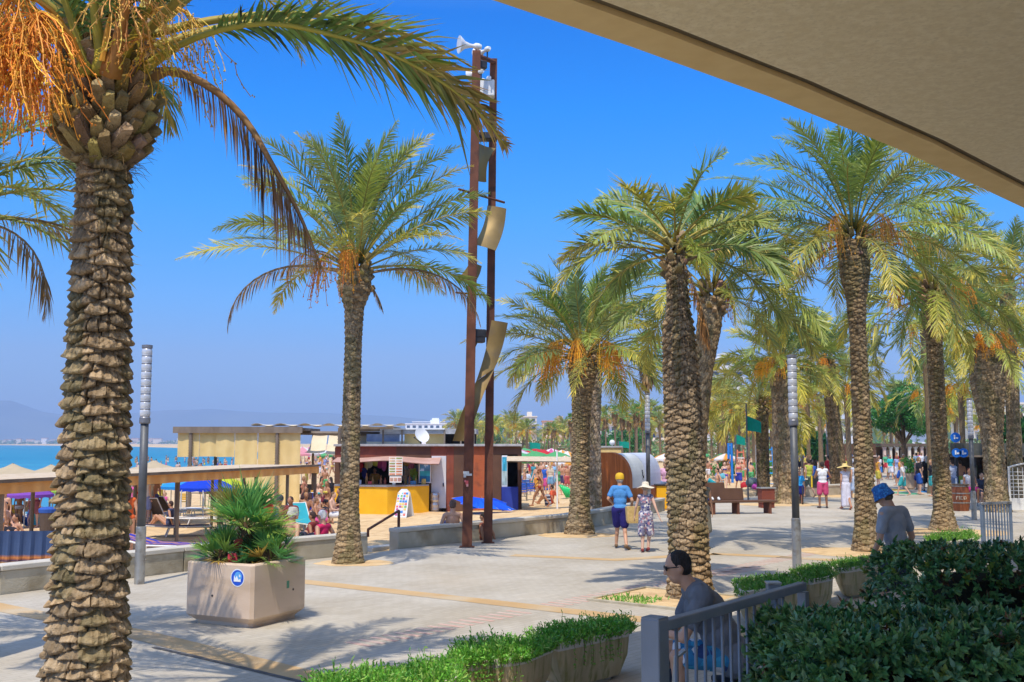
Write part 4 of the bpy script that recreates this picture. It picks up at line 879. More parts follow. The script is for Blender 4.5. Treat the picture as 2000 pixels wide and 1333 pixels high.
def hedge(label,lo,hi,n,seed,cols,ls=.055,lift=.10,lw=.024):
    c=((lo[0]+hi[0])/2,(lo[1]+hi[1])/2); t=thing('hedge',label,'hedge',(c[0],c[1],.0)); rs=np.random.RandomState(seed); b=MB()
    a,d_=hi[0]-lo[0],hi[1]-lo[1]; z0,z1=lo[2],hi[2]; P_=[];N_=[]
    areas=np.array([a*d_,a*(z1-z0),a*(z1-z0)*.3,d_*(z1-z0),d_*(z1-z0)*.3]); pr=areas/areas.sum()
    k=rs.choice(5,n,p=pr); u=rs.rand(n)-.5; v=rs.rand(n)-.5; dep=rs.rand(n)**1.5*.14
    Pn=np.zeros((n,3)); Nn=np.zeros((n,3)); zc=(z0+z1)/2; hz_=(z1-z0)
    for f,(n_,fx) in enumerate((((0,0,1),lambda:np.stack([u*a,v*d_,np.full(n,z1)],1)),((0,-1,0),lambda:np.stack([u*a,np.full(n,-d_/2),zc+v*hz_],1)),((0,1,0),lambda:np.stack([u*a,np.full(n,d_/2),zc+v*hz_],1)),((-1,0,0),lambda:np.stack([np.full(n,-a/2),u*d_,zc+v*hz_],1)),((1,0,0),lambda:np.stack([np.full(n,a/2),u*d_,zc+v*hz_],1)))):
        m_=k==f; Pn[m_]=fx()[m_]; Nn[m_]=n_
    bump=(vnoise(Pn[:,0]*3.2+50,Pn[:,1]*3.2+Pn[:,2]*2.7+50,seed)-.5)*.10+(vnoise(Pn[:,0]*8+50,(Pn[:,1]+Pn[:,2])*8+50,seed+1)-.5)*.08
    bump=np.where(k==0,bump*.55,bump)
    Pn+=Nn*(bump-dep)[:,None]; Nn=Nn+np.array([0,-.1,.45])+rs.randn(n,3)*.38; Nn/=np.linalg.norm(Nn,axis=1)[:,None]
    # rounded top edges
    top=np.clip((Pn[:,2]-(z1-.18))/.18,0,1.2)**2; Pn[:,1]-=np.sign(Pn[:,1])*top*.10*(np.abs(Pn[:,1])>d_/2-.2)*1; Pn[:,0]+=(Pn[:,0]<-a/2+.2)*top*.10
    K=9; O=np.repeat(Pn,K,0); A=np.repeat(Nn,K,0); r=rs.randn(n*K,3); r-=A*np.sum(r*A,1)[:,None]; r/=np.linalg.norm(r,axis=1)[:,None]+1e-9
    op=np.tile(np.linspace(.25,1.25,K),n)[:,None]; D=A*np.cos(op)+r*np.sin(op); O=O+A*rs.uniform(-.015,.015,(n*K,1))
    ci=np.array(cols)[rs.randint(len(cols),size=n)]; C=np.repeat(ci,K,0)*(.75+.5*rs.rand(n*K,1)); yg=np.repeat(rs.rand(n)<.035,K); C[yg]=np.array((.20,.26,.04)); br=np.repeat(rs.rand(n)<.02,K); C[br]=np.array((.14,.07,.03))
    leaves(b,O,D,r,ls*(1+.25*rs.randn(n*K)).clip(.4,1.6),np.full(n*K,lw),C,np.full(n*K,.12),rs)
    b.build('foliage',pm('hedge_leaf',(.9,.9,.9),(1.1,1.1,1.05),6,.38,attr=True,trans=.12,spec=.5),t)
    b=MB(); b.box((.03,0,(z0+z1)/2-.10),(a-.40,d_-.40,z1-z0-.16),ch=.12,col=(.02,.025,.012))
    for i in range(150): 
        x,y,z=rs.uniform(-a/2+.05,a/2-.05),rs.uniform(-d_/2+.05,d_/2-.05),rs.uniform(z0,z1-.08); b.tube([(x*.95,y*.85,z-.12),(x,y,z)],[.005,.003],3,0,np.array((.12,.08,.05)))
    b.build('twigs',bark_m,t); return t
HG=((.065,.18,.055),(.08,.21,.06),(.045,.13,.045),(.11,.24,.07),(.14,.26,.12))
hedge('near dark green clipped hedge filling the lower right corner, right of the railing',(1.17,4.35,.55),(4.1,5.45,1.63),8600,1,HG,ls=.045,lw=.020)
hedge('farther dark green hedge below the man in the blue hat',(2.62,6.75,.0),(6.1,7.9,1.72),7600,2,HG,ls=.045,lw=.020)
# tree pits
for px,py,rx,ry,lb in ((1262,1178,.85,.75,'square tree pit of bare earth and weeds at the shaggy palm'),):
    p=P(1345,1172); t=thing('tree_pit',lb,'tree pit',(p.x-.35,p.y+.05,0),R(-38))
    b=MB(); b.box((0,0,.006),(1.7,1.7,.02),ch=.002); b.build('earth',sand_m,t)
    b=MB()
    for sx,sy,lx,ly in ((0,.87,1.82,.06),(0,-.87,1.82,.06),(.88,0,.06,1.66),(-.88,0,.06,1.66)): b.box((sx,sy,.015),(lx,ly,.05),ch=.006)
    b.build('edging',conc_m,t); b=MB(); n=260; O=np.stack([rs.uniform(-.75,.1,n),rs.uniform(-.8,-.1,n),np.full(n,.01)],1); D=rs.randn(n,3)*.6; D[:,2]=np.abs(D[:,2])+.6; D/=np.linalg.norm(D,axis=1)[:,None]
    leaves(b,O,D,rs.randn(n,3),rs.uniform(.05,.14,n),np.full(n,.02),np.array([(.10,.26,.04)])*rs.uniform(.6,1.4,(n,1)),np.full(n,.3),rs); b.build('weeds',leaf_m,t)

# hand rail and post at the beach steps
t=thing('handrail','brown metal handrail sloping up at the gap in the beach wall','handrail',P(719,1080)); o=np.array(P(719,1080)); b=MB()
a=np.array(P(719,1040,.52))-o; c=np.array(PD(779,998,25.6))-o; c2=np.array(P(781,1050,0))-o
b.tube([a-np.array([0,0,.1]),a+np.array([0,0,.06]),c,c+np.array([0.0,0,-.02])],.03,8); b.build('rail',corten,t)
b=MB(); b.tube([c,(c[0],c[1],-.1)],.035,8); b.build('upright',corten,t)
t=thing('brown_box','small brown junction box low at the left end of the right beach wall','box',P(774,1066)); b=MB(); b.box((0,.0,.3),(.16,.2,.28),ch=.03); b.build('housing',corten,t); b=MB(); b.tube([(0,0,0),(0,0,.18)],.025,8); b.build('stem',corten,t)
# two small steps down to the sand
t=thing('beach_steps','shallow concrete steps through the gap in the beach wall','steps',P(750,1070)); 
for i in range(2):
    b=MB(); q=np.array(P(750,1068))-np.array(P(750,1070)); b.box((q[0]+.25*i-.1,q[1]+.42*i+.45,-.10-.06*i),(1.0,.4,.16),rz=R(50),ch=.01); b.build('step',cap_m,t)
# ================================================================== THE BEACH BAR, KIOSKS, FURNITURE
rs=np.random.RandomState(77)
canvas=pm('beige_canvas',(.78,.56,.22),(.86,.64,.28),1.5,.85,bump=.25,bscale=9,trans=.12,dist=.03)
cream=pm('cream_canvas',(.74,.62,.42),(.80,.69,.50),2,.85,bump=.3,bscale=6,trans=.12,dist=.03)
timber=pm('grey_timber',(.16,.12,.085),(.24,.19,.14),3,.85,bump=.4,bscale=30,stretch=(1,1,.3))
cane=pm('cane_roof',(.54,.42,.28),(.64,.52,.37),9,.9,bump=.6,bscale=20,c3=(.50,.36,.2),s3=5)
def cloth(b,a,c,zt,zb,waves=5,amp=.05,n=40,scal=0,sag=0,col=(1,1,1)):
    """hanging cloth from a to c (x,y), between zt and zb"""
    a=np.array(a[:2],float); c=np.array(c[:2],float); d=c-a; nn=np.array([-d[1],d[0]])/np.linalg.norm(d); G=np.zeros((8,n,3))
    for i in range(8):
        for j in range(n):
            u=j/(n-1); v=i/7; w_=amp*math.sin(u*waves*2*PI)*(.3+v); p=a+d*u+nn*w_
            G[i,j]=(p[0],p[1],zt+(zb-zt)*v-scal*abs(math.sin(u*waves*PI))*(v==1)-sag*math.sin(PI*u)*(1-v))
    b.grid(G,0,col)
def post(b,x,y,z0,z1,r=.06,n=8): b.tube([(x,y,z0),(x,y,z1)],r,n)
# -- long cane-roofed shelter
ZR=1.62
fa=P(-160,952,ZR); fb_=P(622,911,ZR); A=np.array([fa.x,fa.y]); B=np.array([fb_.x,fb_.y]); dd=(B-A)/np.linalg.norm(B-A); nn_=np.array([-dd[1],dd[0]])
t=thing('beach_shelter','long low cane-roofed beach shelter with an orange valance, running behind the palms at left','shelter',(A[0],A[1],0))
L_=float(np.linalg.norm(B-A)); b=MB(); 
q=[(0,0),tuple(dd*L_),tuple(dd*L_+nn_*3.0),tuple(nn_*3.0)]; b.prism(q,ZR-.02,ZR+.05); b.build('roof',cane,t)
b=MB(); cloth(b,(0,0)+nn_*-.03,dd*L_-nn_*.03,ZR-.01,ZR-.24,26,.02,240); b.build('valance',pm('orange_canvas',(.62,.30,.09),(.70,.38,.13),2,.8),t)
b=MB(); b.slab([(0,0,ZR-.0)+0*np.zeros(3) if False else (-nn_[0]*.05,-nn_[1]*.05,ZR),(dd[0]*L_-nn_[0]*.05,dd[1]*L_-nn_[1]*.05,ZR),(dd[0]*L_-nn_[0]*.05,dd[1]*L_-nn_[1]*.05,ZR+.07),(-nn_[0]*.05,-nn_[1]*.05,ZR+.07)],.05); b.build('front_beam',timber,t)
k=8
for i in range(k+1):
    for s_ in (0.08,2.9):
        p=dd*(L_-.15)*i/k+nn_*s_+dd*.06; z=hz(A[0]+p[0],A[1]+p[1]); b=MB(); post(b,p[0],p[1],z-.3,ZR,.055); b.build('post',timber,t)
def parasol(loc,label,c,r=1.1,h=2.0,tilt=0,n=8,c2=None,group='parasols on the beach',trunc=0.32,az=0,nm='parasol'):
    t=thing(nm,label,'parasol',loc,az,group); b=MB(); m=n*4; zt=h
    rr=[.02,.35,.7,1.0,1.0]; zz=[zt,zt-.10*r/1.1*1.2,zt-.27*r/1.1,zt-.45*r/1.1,zt-.55*r/1.1]
    V=[];C=[]
    for i,(a,z) in enumerate(zip(rr,zz)):
        for k in range(m):
            th=k*2*PI/m; sc=1-.055*abs(math.sin(th*n/2))*(a>.1); V.append((r*a*sc*math.cos(th),r*a*sc*math.sin(th),z-(.03*math.sin(th*n)**2 if i==4 else 0))); C.append(c if (c2 is None or (k//4)%2==0) else c2)
    F_=[(i*m+k,i*m+(k+1)%m,(i+1)*m+(k+1)%m,(i+1)*m+k) for i in range(4) for k in range(m)]+[tuple(range(m))]
    b.add(V,F_,0,np.array(C)); o=b.build('canopy',CLOTHM,t,smooth=False); o.rotation_euler=(tilt,0,0)
    b=MB(); b.tube([(0,0,-.1),(0,0,h+.04)],.022,6); b.build('pole',galv,t); return t
CLOTHM=pm('parasol_cloth',(.92,.92,.92),(1,1,1),5,.8,attr=True,trans=.25)
def square_sail(loc,label,c,s=2.0,h=2.2,az=0):
    t=thing('canvas_parasol',label,'parasol',loc,az,'big cream canvas parasols'); n=13; G=np.zeros((n,n,3))
    for i in range(n):
        for j in range(n):
            x,y=(i/(n-1)-.5)*2*s,(j/(n-1)-.5)*2*s; r_=max(abs(x),abs(y))/s; rc=math.hypot(x,y)/s; G[i,j]=(x,y,h-.62*r_**.75-.10*abs(math.sin(math.atan2(y,x)*2))*r_*0+.05*math.sin(x*3+y*2)*r_)
    b=MB(); b.grid(G,0,c); b.grid(G[:,::-1]-np.array([0,0,.012]),0,c); b.build('canopy',CLOTHM,t,smooth=True); b=MB(); b.tube([(0,0,-.1),(0,0,h)],.035,8); b.build('pole',galv,t); return t
CR=(.62,.50,.32)
for px,py,z,s,lb in ((25,905,1.95,1.9,'cream canvas parasol at the left edge, its peak over the shelter roof'),(100,907,1.95,1.9,'cream canvas parasol just left of the big trunk, over the shelter roof'),(300,899,1.9,1.9,'cream canvas parasol between the big trunk and the lamp post')):
    p=P(px,py,z); g=hz(p.x,p.y); 
    # keep the distance short of the sea
    d=40.0; q=PD(px,py,d); square_sail((q.x,q.y,g),lb,CR,s,q.z-g,az=.5)
# -- canvas pavilion
KP=50.0
def kp(px,py,d=KP): return np.array(PD(px,py,d))
o=kp(458,985); gz=hz(o[0],o[1]); t=thing('canvas_pavilion','tall beige canvas pavilion with hanging curtains on a timber frame, left of the kiosk','pavilion',(o[0],o[1],gz)); O_=np.array([o[0],o[1],gz])
zt=kp(400,836)[2]
x0,x1=kp(340,836)[0],kp(592,836)[0]
b=MB(); b.box(((x0+x1)/2-o[0],2.2,zt-gz-.06),(x1-x0,4.6,.12)); b.build('roof_deck',timber,t)
b=MB(); b.box(((x0+x1)/2-o[0],-.14,zt-gz-.10),(x1-x0,.06,.30)); b.build('front_beam',timber,t)
b=MB(); G=np.zeros((3,80,3))
for i in range(3):
    for j in range(80): u=j/79; G[i,j]=(kp(490+u*300,830)[0]-o[0],-.1+i*.3,zt-gz+.10+.06*math.sin(u*40)*(i<2)+.05)
b.grid(G); b.grid(G-np.array([0,0,.05])); b.build('awning_roll',cream,t)
zs=kp(400,893)[2]; zf=gz+.1
def curtain(xa,xb,zb,w=3,name='curtain',y=0.0):
    b=MB(); a=kp(xa,900)[0]-o[0]; c=kp(xb,900)[0]-o[0]; cloth(b,(a,y),(c,y+.02),zt-gz-.24,zb-gz,w,.035,50); b.build(name,canvas,t)
curtain(346,388,zs,1.5); curtain(388,420,zs+.02,1.2,y=.05); curtain(421,457,zs,1.4)
curtain(458,502,zf,2); curtain(503,540,zf,1.5,y=.04); curtain(541,586,zf,2)
b=MB(); a=kp(346,900)[0]-o[0]; G=np.zeros((6,6,3))
for i in range(6):
    for j in range(6): G[i,j]=(a-(kp(346,900)[0]-kp(322,900)[0])*(i/5)*(j/5)-.0,.05+j/5*2.0,zt-gz-.24+(zs-zt+.24)*i/5)
b.grid(G); b.build('side_flap',canvas,t)
for px in (372,541,663):
    for y in (-.05,4.2):
        b=MB(); x=kp(px,900)[0]-o[0]; b.tube([(x,y,-.4),(x,y,zt-gz)],.085,8)
        if y<0:
            for k in range(26): b.tube([(x-.1,y-.02,.2+k*.13),(x+.1,y-.05,.26+k*.13)],.018,4)
        b.build('post',timber,t)
b=MB(); b.box((0+(x0+x1)/2-o[0],4.3,.8),(x1-x0,.06,.5)); b.build('rear_rail',timber,t)
# -- sail awnings right of the pavilion
t=thing('sail_awning','cream sail awnings sloping down from a dark beam, behind the slender palm','awning',(kp(640,900,52)[0],52,gz)); o2=np.array([kp(640,900,52)[0],52,gz])
b=MB(); b.tube([kp(586,846,52)-o2,kp(770,848,52)-o2],.11,6); b.build('beam',timber,t)
for (xa,xb,xc,xd,zl) in ((612,640,594,632,884),(643,690,634,690,887),(696,722,690,712,880)):
    b=MB(); n=12; G=np.zeros((n,n,3)); tl,tr,bl,br=kp(xa,848,52)-o2,kp(xb,848,52)-o2,kp(xc,zl,50.5)-o2,kp(xd,zl,50.5)-o2
    for i in range(n):
        for j in range(n): u,v=i/(n-1),j/(n-1); G[i,j]=(tl*(1-v)+tr*v)*(1-u)+(bl*(1-v)+br*v)*u+np.array([0,0,-.28*math.sin(PI*u)-.05*math.sin(PI*v)])
    b.grid(G); b.build('sail',cream,t,smooth=True)
for px in (612,690,770):
    b=MB(); q=kp(px,848,52)-o2; b.tube([q,(q[0],q[1],-.3)],.06,6); b.build('post',timber,t)
# -- upper deck block behind the kiosk
KD=46.6
def kk(px,py,d=KD): return np.array(PD(px,py,d))
red1=pm('corten_cladding',(.20,.05,.03),(.27,.075,.04),1.2,.75,bump=.2,bscale=20,c3=(.15,.045,.03),s3=2,metal=.1)
red2=pm('brown_cladding',(.10,.05,.03),(.14,.07,.04),1.5,.8,bump=.2,bscale=20)
red3=pm('orange_rust_cladding',(.36,.085,.03),(.44,.12,.04),1.5,.75,bump=.2,bscale=20,c3=(.25,.07,.03),s3=3)
roofg=pm('grey_roof_edge',(.30,.29,.28),(.42,.41,.40),4,.7)
yel_m=pm('yellow_panel',(.80,.42,.012),(.88,.48,.02),1.5,.5,bump=.05,c3=(.7,.35,.01),s3=1)
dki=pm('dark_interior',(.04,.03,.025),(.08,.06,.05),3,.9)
g0=-.52; o3=np.array([kk(850,900)[0],KD,g0])
t=thing('beach_bar_kiosk','long rust-brown beach kiosk with yellow counter, white door and a dish on its roof','kiosk',tuple(o3)); KT=t
def kb(xa,xb,ya,yb,d,th,mat,name,par=None,inset=0,ch=0.0):
    """upright panel spanning those picture columns/rows at distance d, th thick (away from us)"""
    a=kk(xa,ya,d)-o3; c=kk(xb,yb,d)-o3; b=MB(); x=(a[0]+c[0])/2; z=(a[2]+c[2])/2
    b.box((x,a[1]+th/2,z),(abs(c[0]-a[0]),th,abs(a[2]-c[2])),ch=ch); return b.build(name,mat,par or KT)
zr=kk(850,870)[2]-g0; xa,xb=kk(655,870)[0]-o3[0],kk(1017,870)[0]-o3[0]
b=MB(); b.box(((xa+xb)/2,2.35,zr),(xb-xa+.1,5.1,.10),ch=.01); b.build('roof',roofg,t)
def wallp(xa,xb,ya,yb,mat,name='wall_panel',y=0.0,th=.1):
    a=kk(xa,ya)-o3; c=kk(xb,yb)-o3; zb=max(c[2],-.3) if yb<1050 else -.3
    b=MB(); b.box(((a[0]+c[0])/2,y+th/2,(a[2]+zb)/2),(abs(c[0]-a[0])-.006,th,abs(a[2]-zb)),ch=.004); return b.build(name,mat,t)
wallp(655,774,872,895,red1); wallp(774,841,872,895,red2); wallp(841,872,872,891,red1)
wallp(872,886,872,1060,red1); wallp(886,924,872,1060,red2); wallp(924,955,872,1060,red3); wallp(955,979,872,1060,red2); wallp(979,1017,872,888,red2); wallp(1011,1017,888,1060,red2)
wallp(655,690,895,1060,red2); wallp(838,843,895,1060,red2)
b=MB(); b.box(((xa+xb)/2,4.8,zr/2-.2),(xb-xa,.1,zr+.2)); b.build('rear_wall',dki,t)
for px in (655,860,1017):
    b=MB(); b.box((kk(px,900)[0]-o3[0],2.4,zr/2-.2),(.09,4.6,zr+.2)); b.build('side_wall',red2,t)
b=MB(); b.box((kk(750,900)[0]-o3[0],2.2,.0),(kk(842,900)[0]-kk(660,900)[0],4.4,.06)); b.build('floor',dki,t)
d_=wallp(843,871,891,993,pm('white_door_paint',(.56,.57,.60),(.64,.65,.67),2,.5),'door',y=-.05,th=.12)
b=MB(); q=kk(866,947)-o3; b.box((q[0],-.09,q[2]),(.05,.05,.16),ch=.01); b.build('handle',dark_m,d_)
# counter: two faces meeting at a bright edge
zc=kk(760,946)[2]-g0
pl=[(kk(656,946)[0]-o3[0],-.75),(kk(757,946,KD-1.9)[0]-o3[0],-1.9),(kk(768,946,KD-1.7)[0]-o3[0],-1.72),(kk(838,946,KD-.5)[0]-o3[0],-.5),(kk(838,946)[0]-o3[0],0),(kk(656,946)[0]-o3[0],0)]
b=MB(); b.prism(pl,-.3,zc-.05); b.build('counter',yel_m,t)
b=MB(); pc=[(x*1.0+(.0),y-.06 if y<0 else y) for x,y in pl]; b.prism(pc,zc-.05,zc+.01); b.build('counter_top',pm('steel_top',(.34,.34,.35),(.45,.45,.46),3,.4,metal=.6),t)
# awning with scalloped drop
aw=pm('faded_red_awning',(.48,.27,.20),(.58,.36,.28),2,.85,bump=.2,bscale=12,trans=.1)
b=MB(); G=np.zeros((6,30,3)); a0,a1=kk(660,893)-o3,kk(862,893)-o3
for i in range(6):
    for j in range(30): u,v=i/5,j/29; G[i,j]=(a0[0]*(1-v)+a1[0]*v,-.05-1.5*u,a0[2]-.16*u-.10*u*(v-.3)**2*2-.04*math.sin(v*9))
b.grid(G); b.grid(G-np.array([0,0,.03])); b.build('awning',aw,t)
# menu board: rows of coloured food strips on white
def board(xa,xb,ya,yb,y,name,rows,cols,cs,bgc=(.80,.79,.76),par=None,gap=.25,seed=1):
    a=kk(xa,ya,KD+y)-o3; c=kk(xb,yb,KD+y)-o3; W=c[0]-a[0]; H=a[2]-c[2]; rq=np.random.RandomState(seed)
    b=MB(); b.box(((a[0]+c[0])/2,y,(a[2]+c[2])/2),(W,.04,H),ch=.004,col=bgc)
    for i in range(rows):
        for j in range(cols):
            w_=W/cols*(1-gap*.6); h_=H/rows*(1-gap*1.6); x=a[0]+W*(j+.5)/cols; z=c[2]+H*(i+.5)/rows; cc=cs[rq.randint(len(cs))]
            b.box((x+w_*.0,y-.022,z),(w_,.006,h_),col=cc); b.box((x+w_*.15,y-.027,z),(w_*.5,.006,h_*.45),col=np.array(cc)*.55+.1)
    return b.build(name,PAPER,par or t)
PAPER=pm('printed_paper',(.95,.95,.95),(1,1,1),10,.5,attr=True)
board(760,786,893,929,-1.75,'menu_board',7,2,[(.75,.25,.10),(.70,.42,.18),(.55,.20,.08),(.35,.38,.10),(.75,.5,.3)],seed=2)
board(761,784,931,943,-1.75,'menu_flap',1,3,[(.6,.35,.25),(.5,.25,.2)],seed=3)
def poster(xa,xb,ya,yb,y,name,fn,nx=10,nz=18,par=None,dd=None):
    a=kk(xa,ya,KD+y)-o3; c=kk(xb,yb,KD+y)-o3; b=MB(); W=c[0]-a[0]; H=a[2]-c[2]
    b.box(((a[0]+c[0])/2,y,(a[2]+c[2])/2),(W,.04,H),ch=.004,col=(.75,.77,.78))
    for i in range(nx):
        for k in range(nz): b.box((a[0]+W*.08+W*.84*(i+.5)/nx,y-.024,c[2]+H*.05+H*.90*(k+.5)/nz),(W*.84/nx*1.0,.005,H*.9/nz),col=fn(i/nx,k/nz))
    return b.build(name,PAPER,par or t)
def sea_p(u,v):
    w_=vnoise(u*4,v*4,3); 
    if v<.25: return np.array((.02,.20,.42))*(.7+.6*w_)
    if v<.5: return np.array((.04,.42,.55))*(.8+.5*w_)
    return np.array((.10,.32,.70))*(.6+.9*w_)+(.35 if w_>.62 else 0)
poster(818,842,897,944,-.35,'sea_poster',sea_p)
def poster2(u,v): w_=vnoise(u*3+5,v*6,8); return np.array((.05,.40,.60))*(.6+.8*w_) if v>.45 else np.array((.40,.55,.55))*(.6+.7*w_)
poster(980,991,890,951,-.12,'blue_poster',poster2,5,16)
b=MB(); a=kk(980,951)-o3; c=kk(1012,990)-o3; b.box(((a[0]+c[0])/2,-.45,(a[2]-.3)/2),(c[0]-a[0],.8,a[2]+.3),ch=.01); b.build('blue_counter',pm('navy_panel',(.015,.03,.22),(.025,.05,.30),2,.6),t)
# stock hanging in the openings
rq=np.random.RandomState(4)
for i,(px,py,w_,h_,c) in enumerate(((700,912,.45,.6,(.60,.02,.02)),(712,925,.25,.5,(.03,.03,.25)),(716,908,.2,.55,(.75,.7,.35)),(722,905,.3,.45,(.75,.75,.55)),(734,903,.35,.4,(.55,.60,.10)),(742,905,.3,.5,(.35,.03,.20)),(750,908,.25,.6,(.55,.10,.35)),(795,905,.35,.3,(.45,.25,.05)),(803,912,.3,.3,(.55,.15,.25)),(806,924,.35,.4,(.35,.50,.05)),(796,925,.3,.35,(.4,.28,.18)),(811,932,.25,.5,(.30,.50,.05)),(790,934,.3,.3,(.5,.35,.25)))):
    b=MB(); q=kk(px,py,KD+.8)-o3; b.sph((q[0],q[1],q[2]),(w_/2,.06,h_/2),n=8,m=6); b.box((q[0],q[1],q[2]+h_*.35),(w_*.9,.08,h_*.3),ch=.03); b.build('hanging_goods',flat(c),t)
for px,py,h_ in ((716,943,.5),(728,942,.35),(744,943,.4),(752,944,.3),(792,943,.35),(800,943,.4),(812,943,.35)):
    b=MB(); q=kk(px,py,KD-.5)-o3; b.lathe([(.05,0),(.055,h_*.6),(.02,h_*.75),(.02,h_)],c=(q[0],-.5,zc),n=10); b.build('bottle',flat((.25+.3*rq.rand(),.15+.2*rq.rand(),.08)),t)
for i,(px,w_,h_,c) in enumerate(((700,.22,.20,(.6,.6,.62)),(722,.16,.14,(.7,.1,.08)),(770,.14,.22,(.75,.75,.72)),(806,.26,.16,(.12,.3,.5)),(826,.18,.24,(.65,.5,.15)))):
    b=MB(); q=kk(px,946,KD-.9)-o3; b.box((q[0],-.75 if px<760 else -.95+ (px-770)*.008,zc+.01+h_/2),(w_,.16,h_),ch=.02); b.build('counter_box',flat(c),t)
for px in (707,738,795): b=MB(); x=kk(px,946)[0]-o3[0]; b.box((x,-1.35 if px<760 else -1.15,zc*.5),(.012,.012,zc-.2)); b.build('counter_joint',dark_m,t) if False else None
b=MB(); q=kk(803,930,KD+1.6)-o3; b.box((q[0],1.9,1.05),(.7,.6,1.9),ch=.02); b.build('fridge',pm('fridge_glass',(.35,.42,.5),(.5,.56,.62),3,.2),t)
# blue chairs / right side awning
b=MB(); a=kk(990,889)-o3; G=np.zeros((4,20,3)); c=kk(1112,892,KD+1)-o3
for i in range(4):
    for j in range(20): v=j/19; G[i,j]=(a[0]+(c[0]-a[0])*v,-.3-.6*i,a[2]-.05-.06*i-.03*v)
b.grid(G); b.grid(G-np.array([0,0,.04])); b.build('side_awning',cane,t)
b=MB(); q=kk(1088,892,KD-1.8)-o3; post(b,q[0],-1.8,-.3,q[2]+.25,.035); b.build('awning_post',white_m,t)
# upper deck with yellow panels behind
t2=thing('rooftop_terrace','set-back grey-roofed block with yellow blinds rising behind the rust-brown kiosk','building',tuple(kk(780,900,50.5)*np.array([1,1,0])+np.array([0,0,g0]))); o4=np.array(t2.location)
def ub(xa,xb,ya,yb,d,th,mat,name):
    a=kk(xa,ya,d)-o4; c=kk(xb,yb,d)-o4; b=MB(); b.box(((a[0]+c[0])/2,a[1]+th/2,(a[2]+c[2])/2),(abs(c[0]-a[0]),th,abs(a[2]-c[2])),ch=.005); return b.build(name,mat,t2)
ub(742,930,838,848,50.5,3.5,roofg,'roof'); ub(768,868,837,839.5,50.4,.3,white_m,'parapet'); ub(662,770,834,842,50.6,3,timber,'roof')
ub(716,780,848,870,50.9,.1,pm('glass_blue',(.20,.26,.42),(.35,.40,.55),2,.3),'window'); ub(790,822,848,870,50.8,.1,canvas,'blind'); ub(832,868,848,870,50.8,.1,canvas,'blind'); ub(716,790,863,872,50.7,.1,cream,'blind')
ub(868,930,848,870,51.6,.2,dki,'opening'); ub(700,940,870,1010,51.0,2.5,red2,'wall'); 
for px in (748,785,868,900,925): ub(px-1.5,px+1.5,840,872,50.45,.1,timber,'mullion')
# dish
t=thing('satellite_dish','white satellite dish on the roof of the rust-brown kiosk','dish',tuple(kk(822,868,KD+1.0))); b=MB(); M=Matrix.Rotation(R(62),4,'X')@Matrix.Identity(4); M=Matrix.Rotation(R(38),4,'Z')@M
n=20; prof=[(r_*.36,.10*r_*r_) for r_ in (.02,.3,.6,.85,1.0)]; bb=MB(); bb.lathe(prof,n=24,cap=False); V=bb.V[0]@np.array(M)[:3,:3].T+np.array([0,0,.36]); b.add(V,bb.Fc[0][0]); b.add(V+np.array([.01,.03,0]),bb.Fc[0][0]); b.build('reflector',white_m,t,smooth=True)
b=MB(); b.tube([(0,.1,-.05),(0,.12,.35)],.03,6); b.tube([(0,0,.05),(-.25,-.3,.28)],.015,5); b.sph((-.26,-.32,.3),.04); b.build('mount',dark_m,t)
# A-board
q=T(789,1010); t=thing('a_frame_sign','white folding ice-cream board with coloured pictures standing on the sand by the counter','sign',(q.x,q.y,q.z),R(-25)); zh=1.12
for s_ in (-1,1):
    b=MB(); V=[(-.30,s_*.30,0),(.30,s_*.30,0),(.27,s_*.02,zh-.15),(.12,s_*.005,zh),(-.12,s_*.005,zh),(-.27,s_*.02,zh-.15)]; V2_=[(x,y+s_*.02,z) for x,y,z in V]; b.add(V+V2_,[(0,1,2,3,4,5),(11,10,9,8,7,6)]+[(i,(i+1)%6,(i+1)%6+6,i+6) for i in range(6)],0,(.78,.80,.82))
    if s_<0:
        rq=np.random.RandomState(9)
        for i in range(4):
            for k in range(9):
                z=.08+.105*k; y=-.30+.28*z/(zh-.15)-.026; c=[(.05,.25,.65),(.75,.2,.15),(.1,.5,.75),(.8,.6,.15),(.2,.45,.15),(.75,.75,.75),(.5,.1,.3)][rq.randint(7)]
                b.box((-.19+.125*i+rq.uniform(-.01,.01),y,z+.03),(.09+rq.uniform(0,.02),.008,.075),M=Matrix.Rotation(R(-16),4,'X'),col=c)
    b.build('panel',PAPER,t)
# steel keg(s)
q=T(849,1000)
for i in range(2):
    tt=thing('beer_keg','steel beer keg %s, beside the white door'%('on the sand' if i==0 else 'on top of the other'),'keg',(q.x,q.y,q.z+i*.42),0,'stacked steel kegs'); b=MB()
    b.lathe([(.17,0),(.18,.02),(.17,.05),(.19,.07),(.20,.10),(.19,.13),(.195,.2),(.19,.27),(.20,.30),(.19,.33),(.17,.35),(.18,.38),(.17,.41)],n=20); b.build('barrel',pm('steel_keg',(.5,.5,.5),(.62,.62,.62),6,.35,metal=.8),tt,smooth=True)
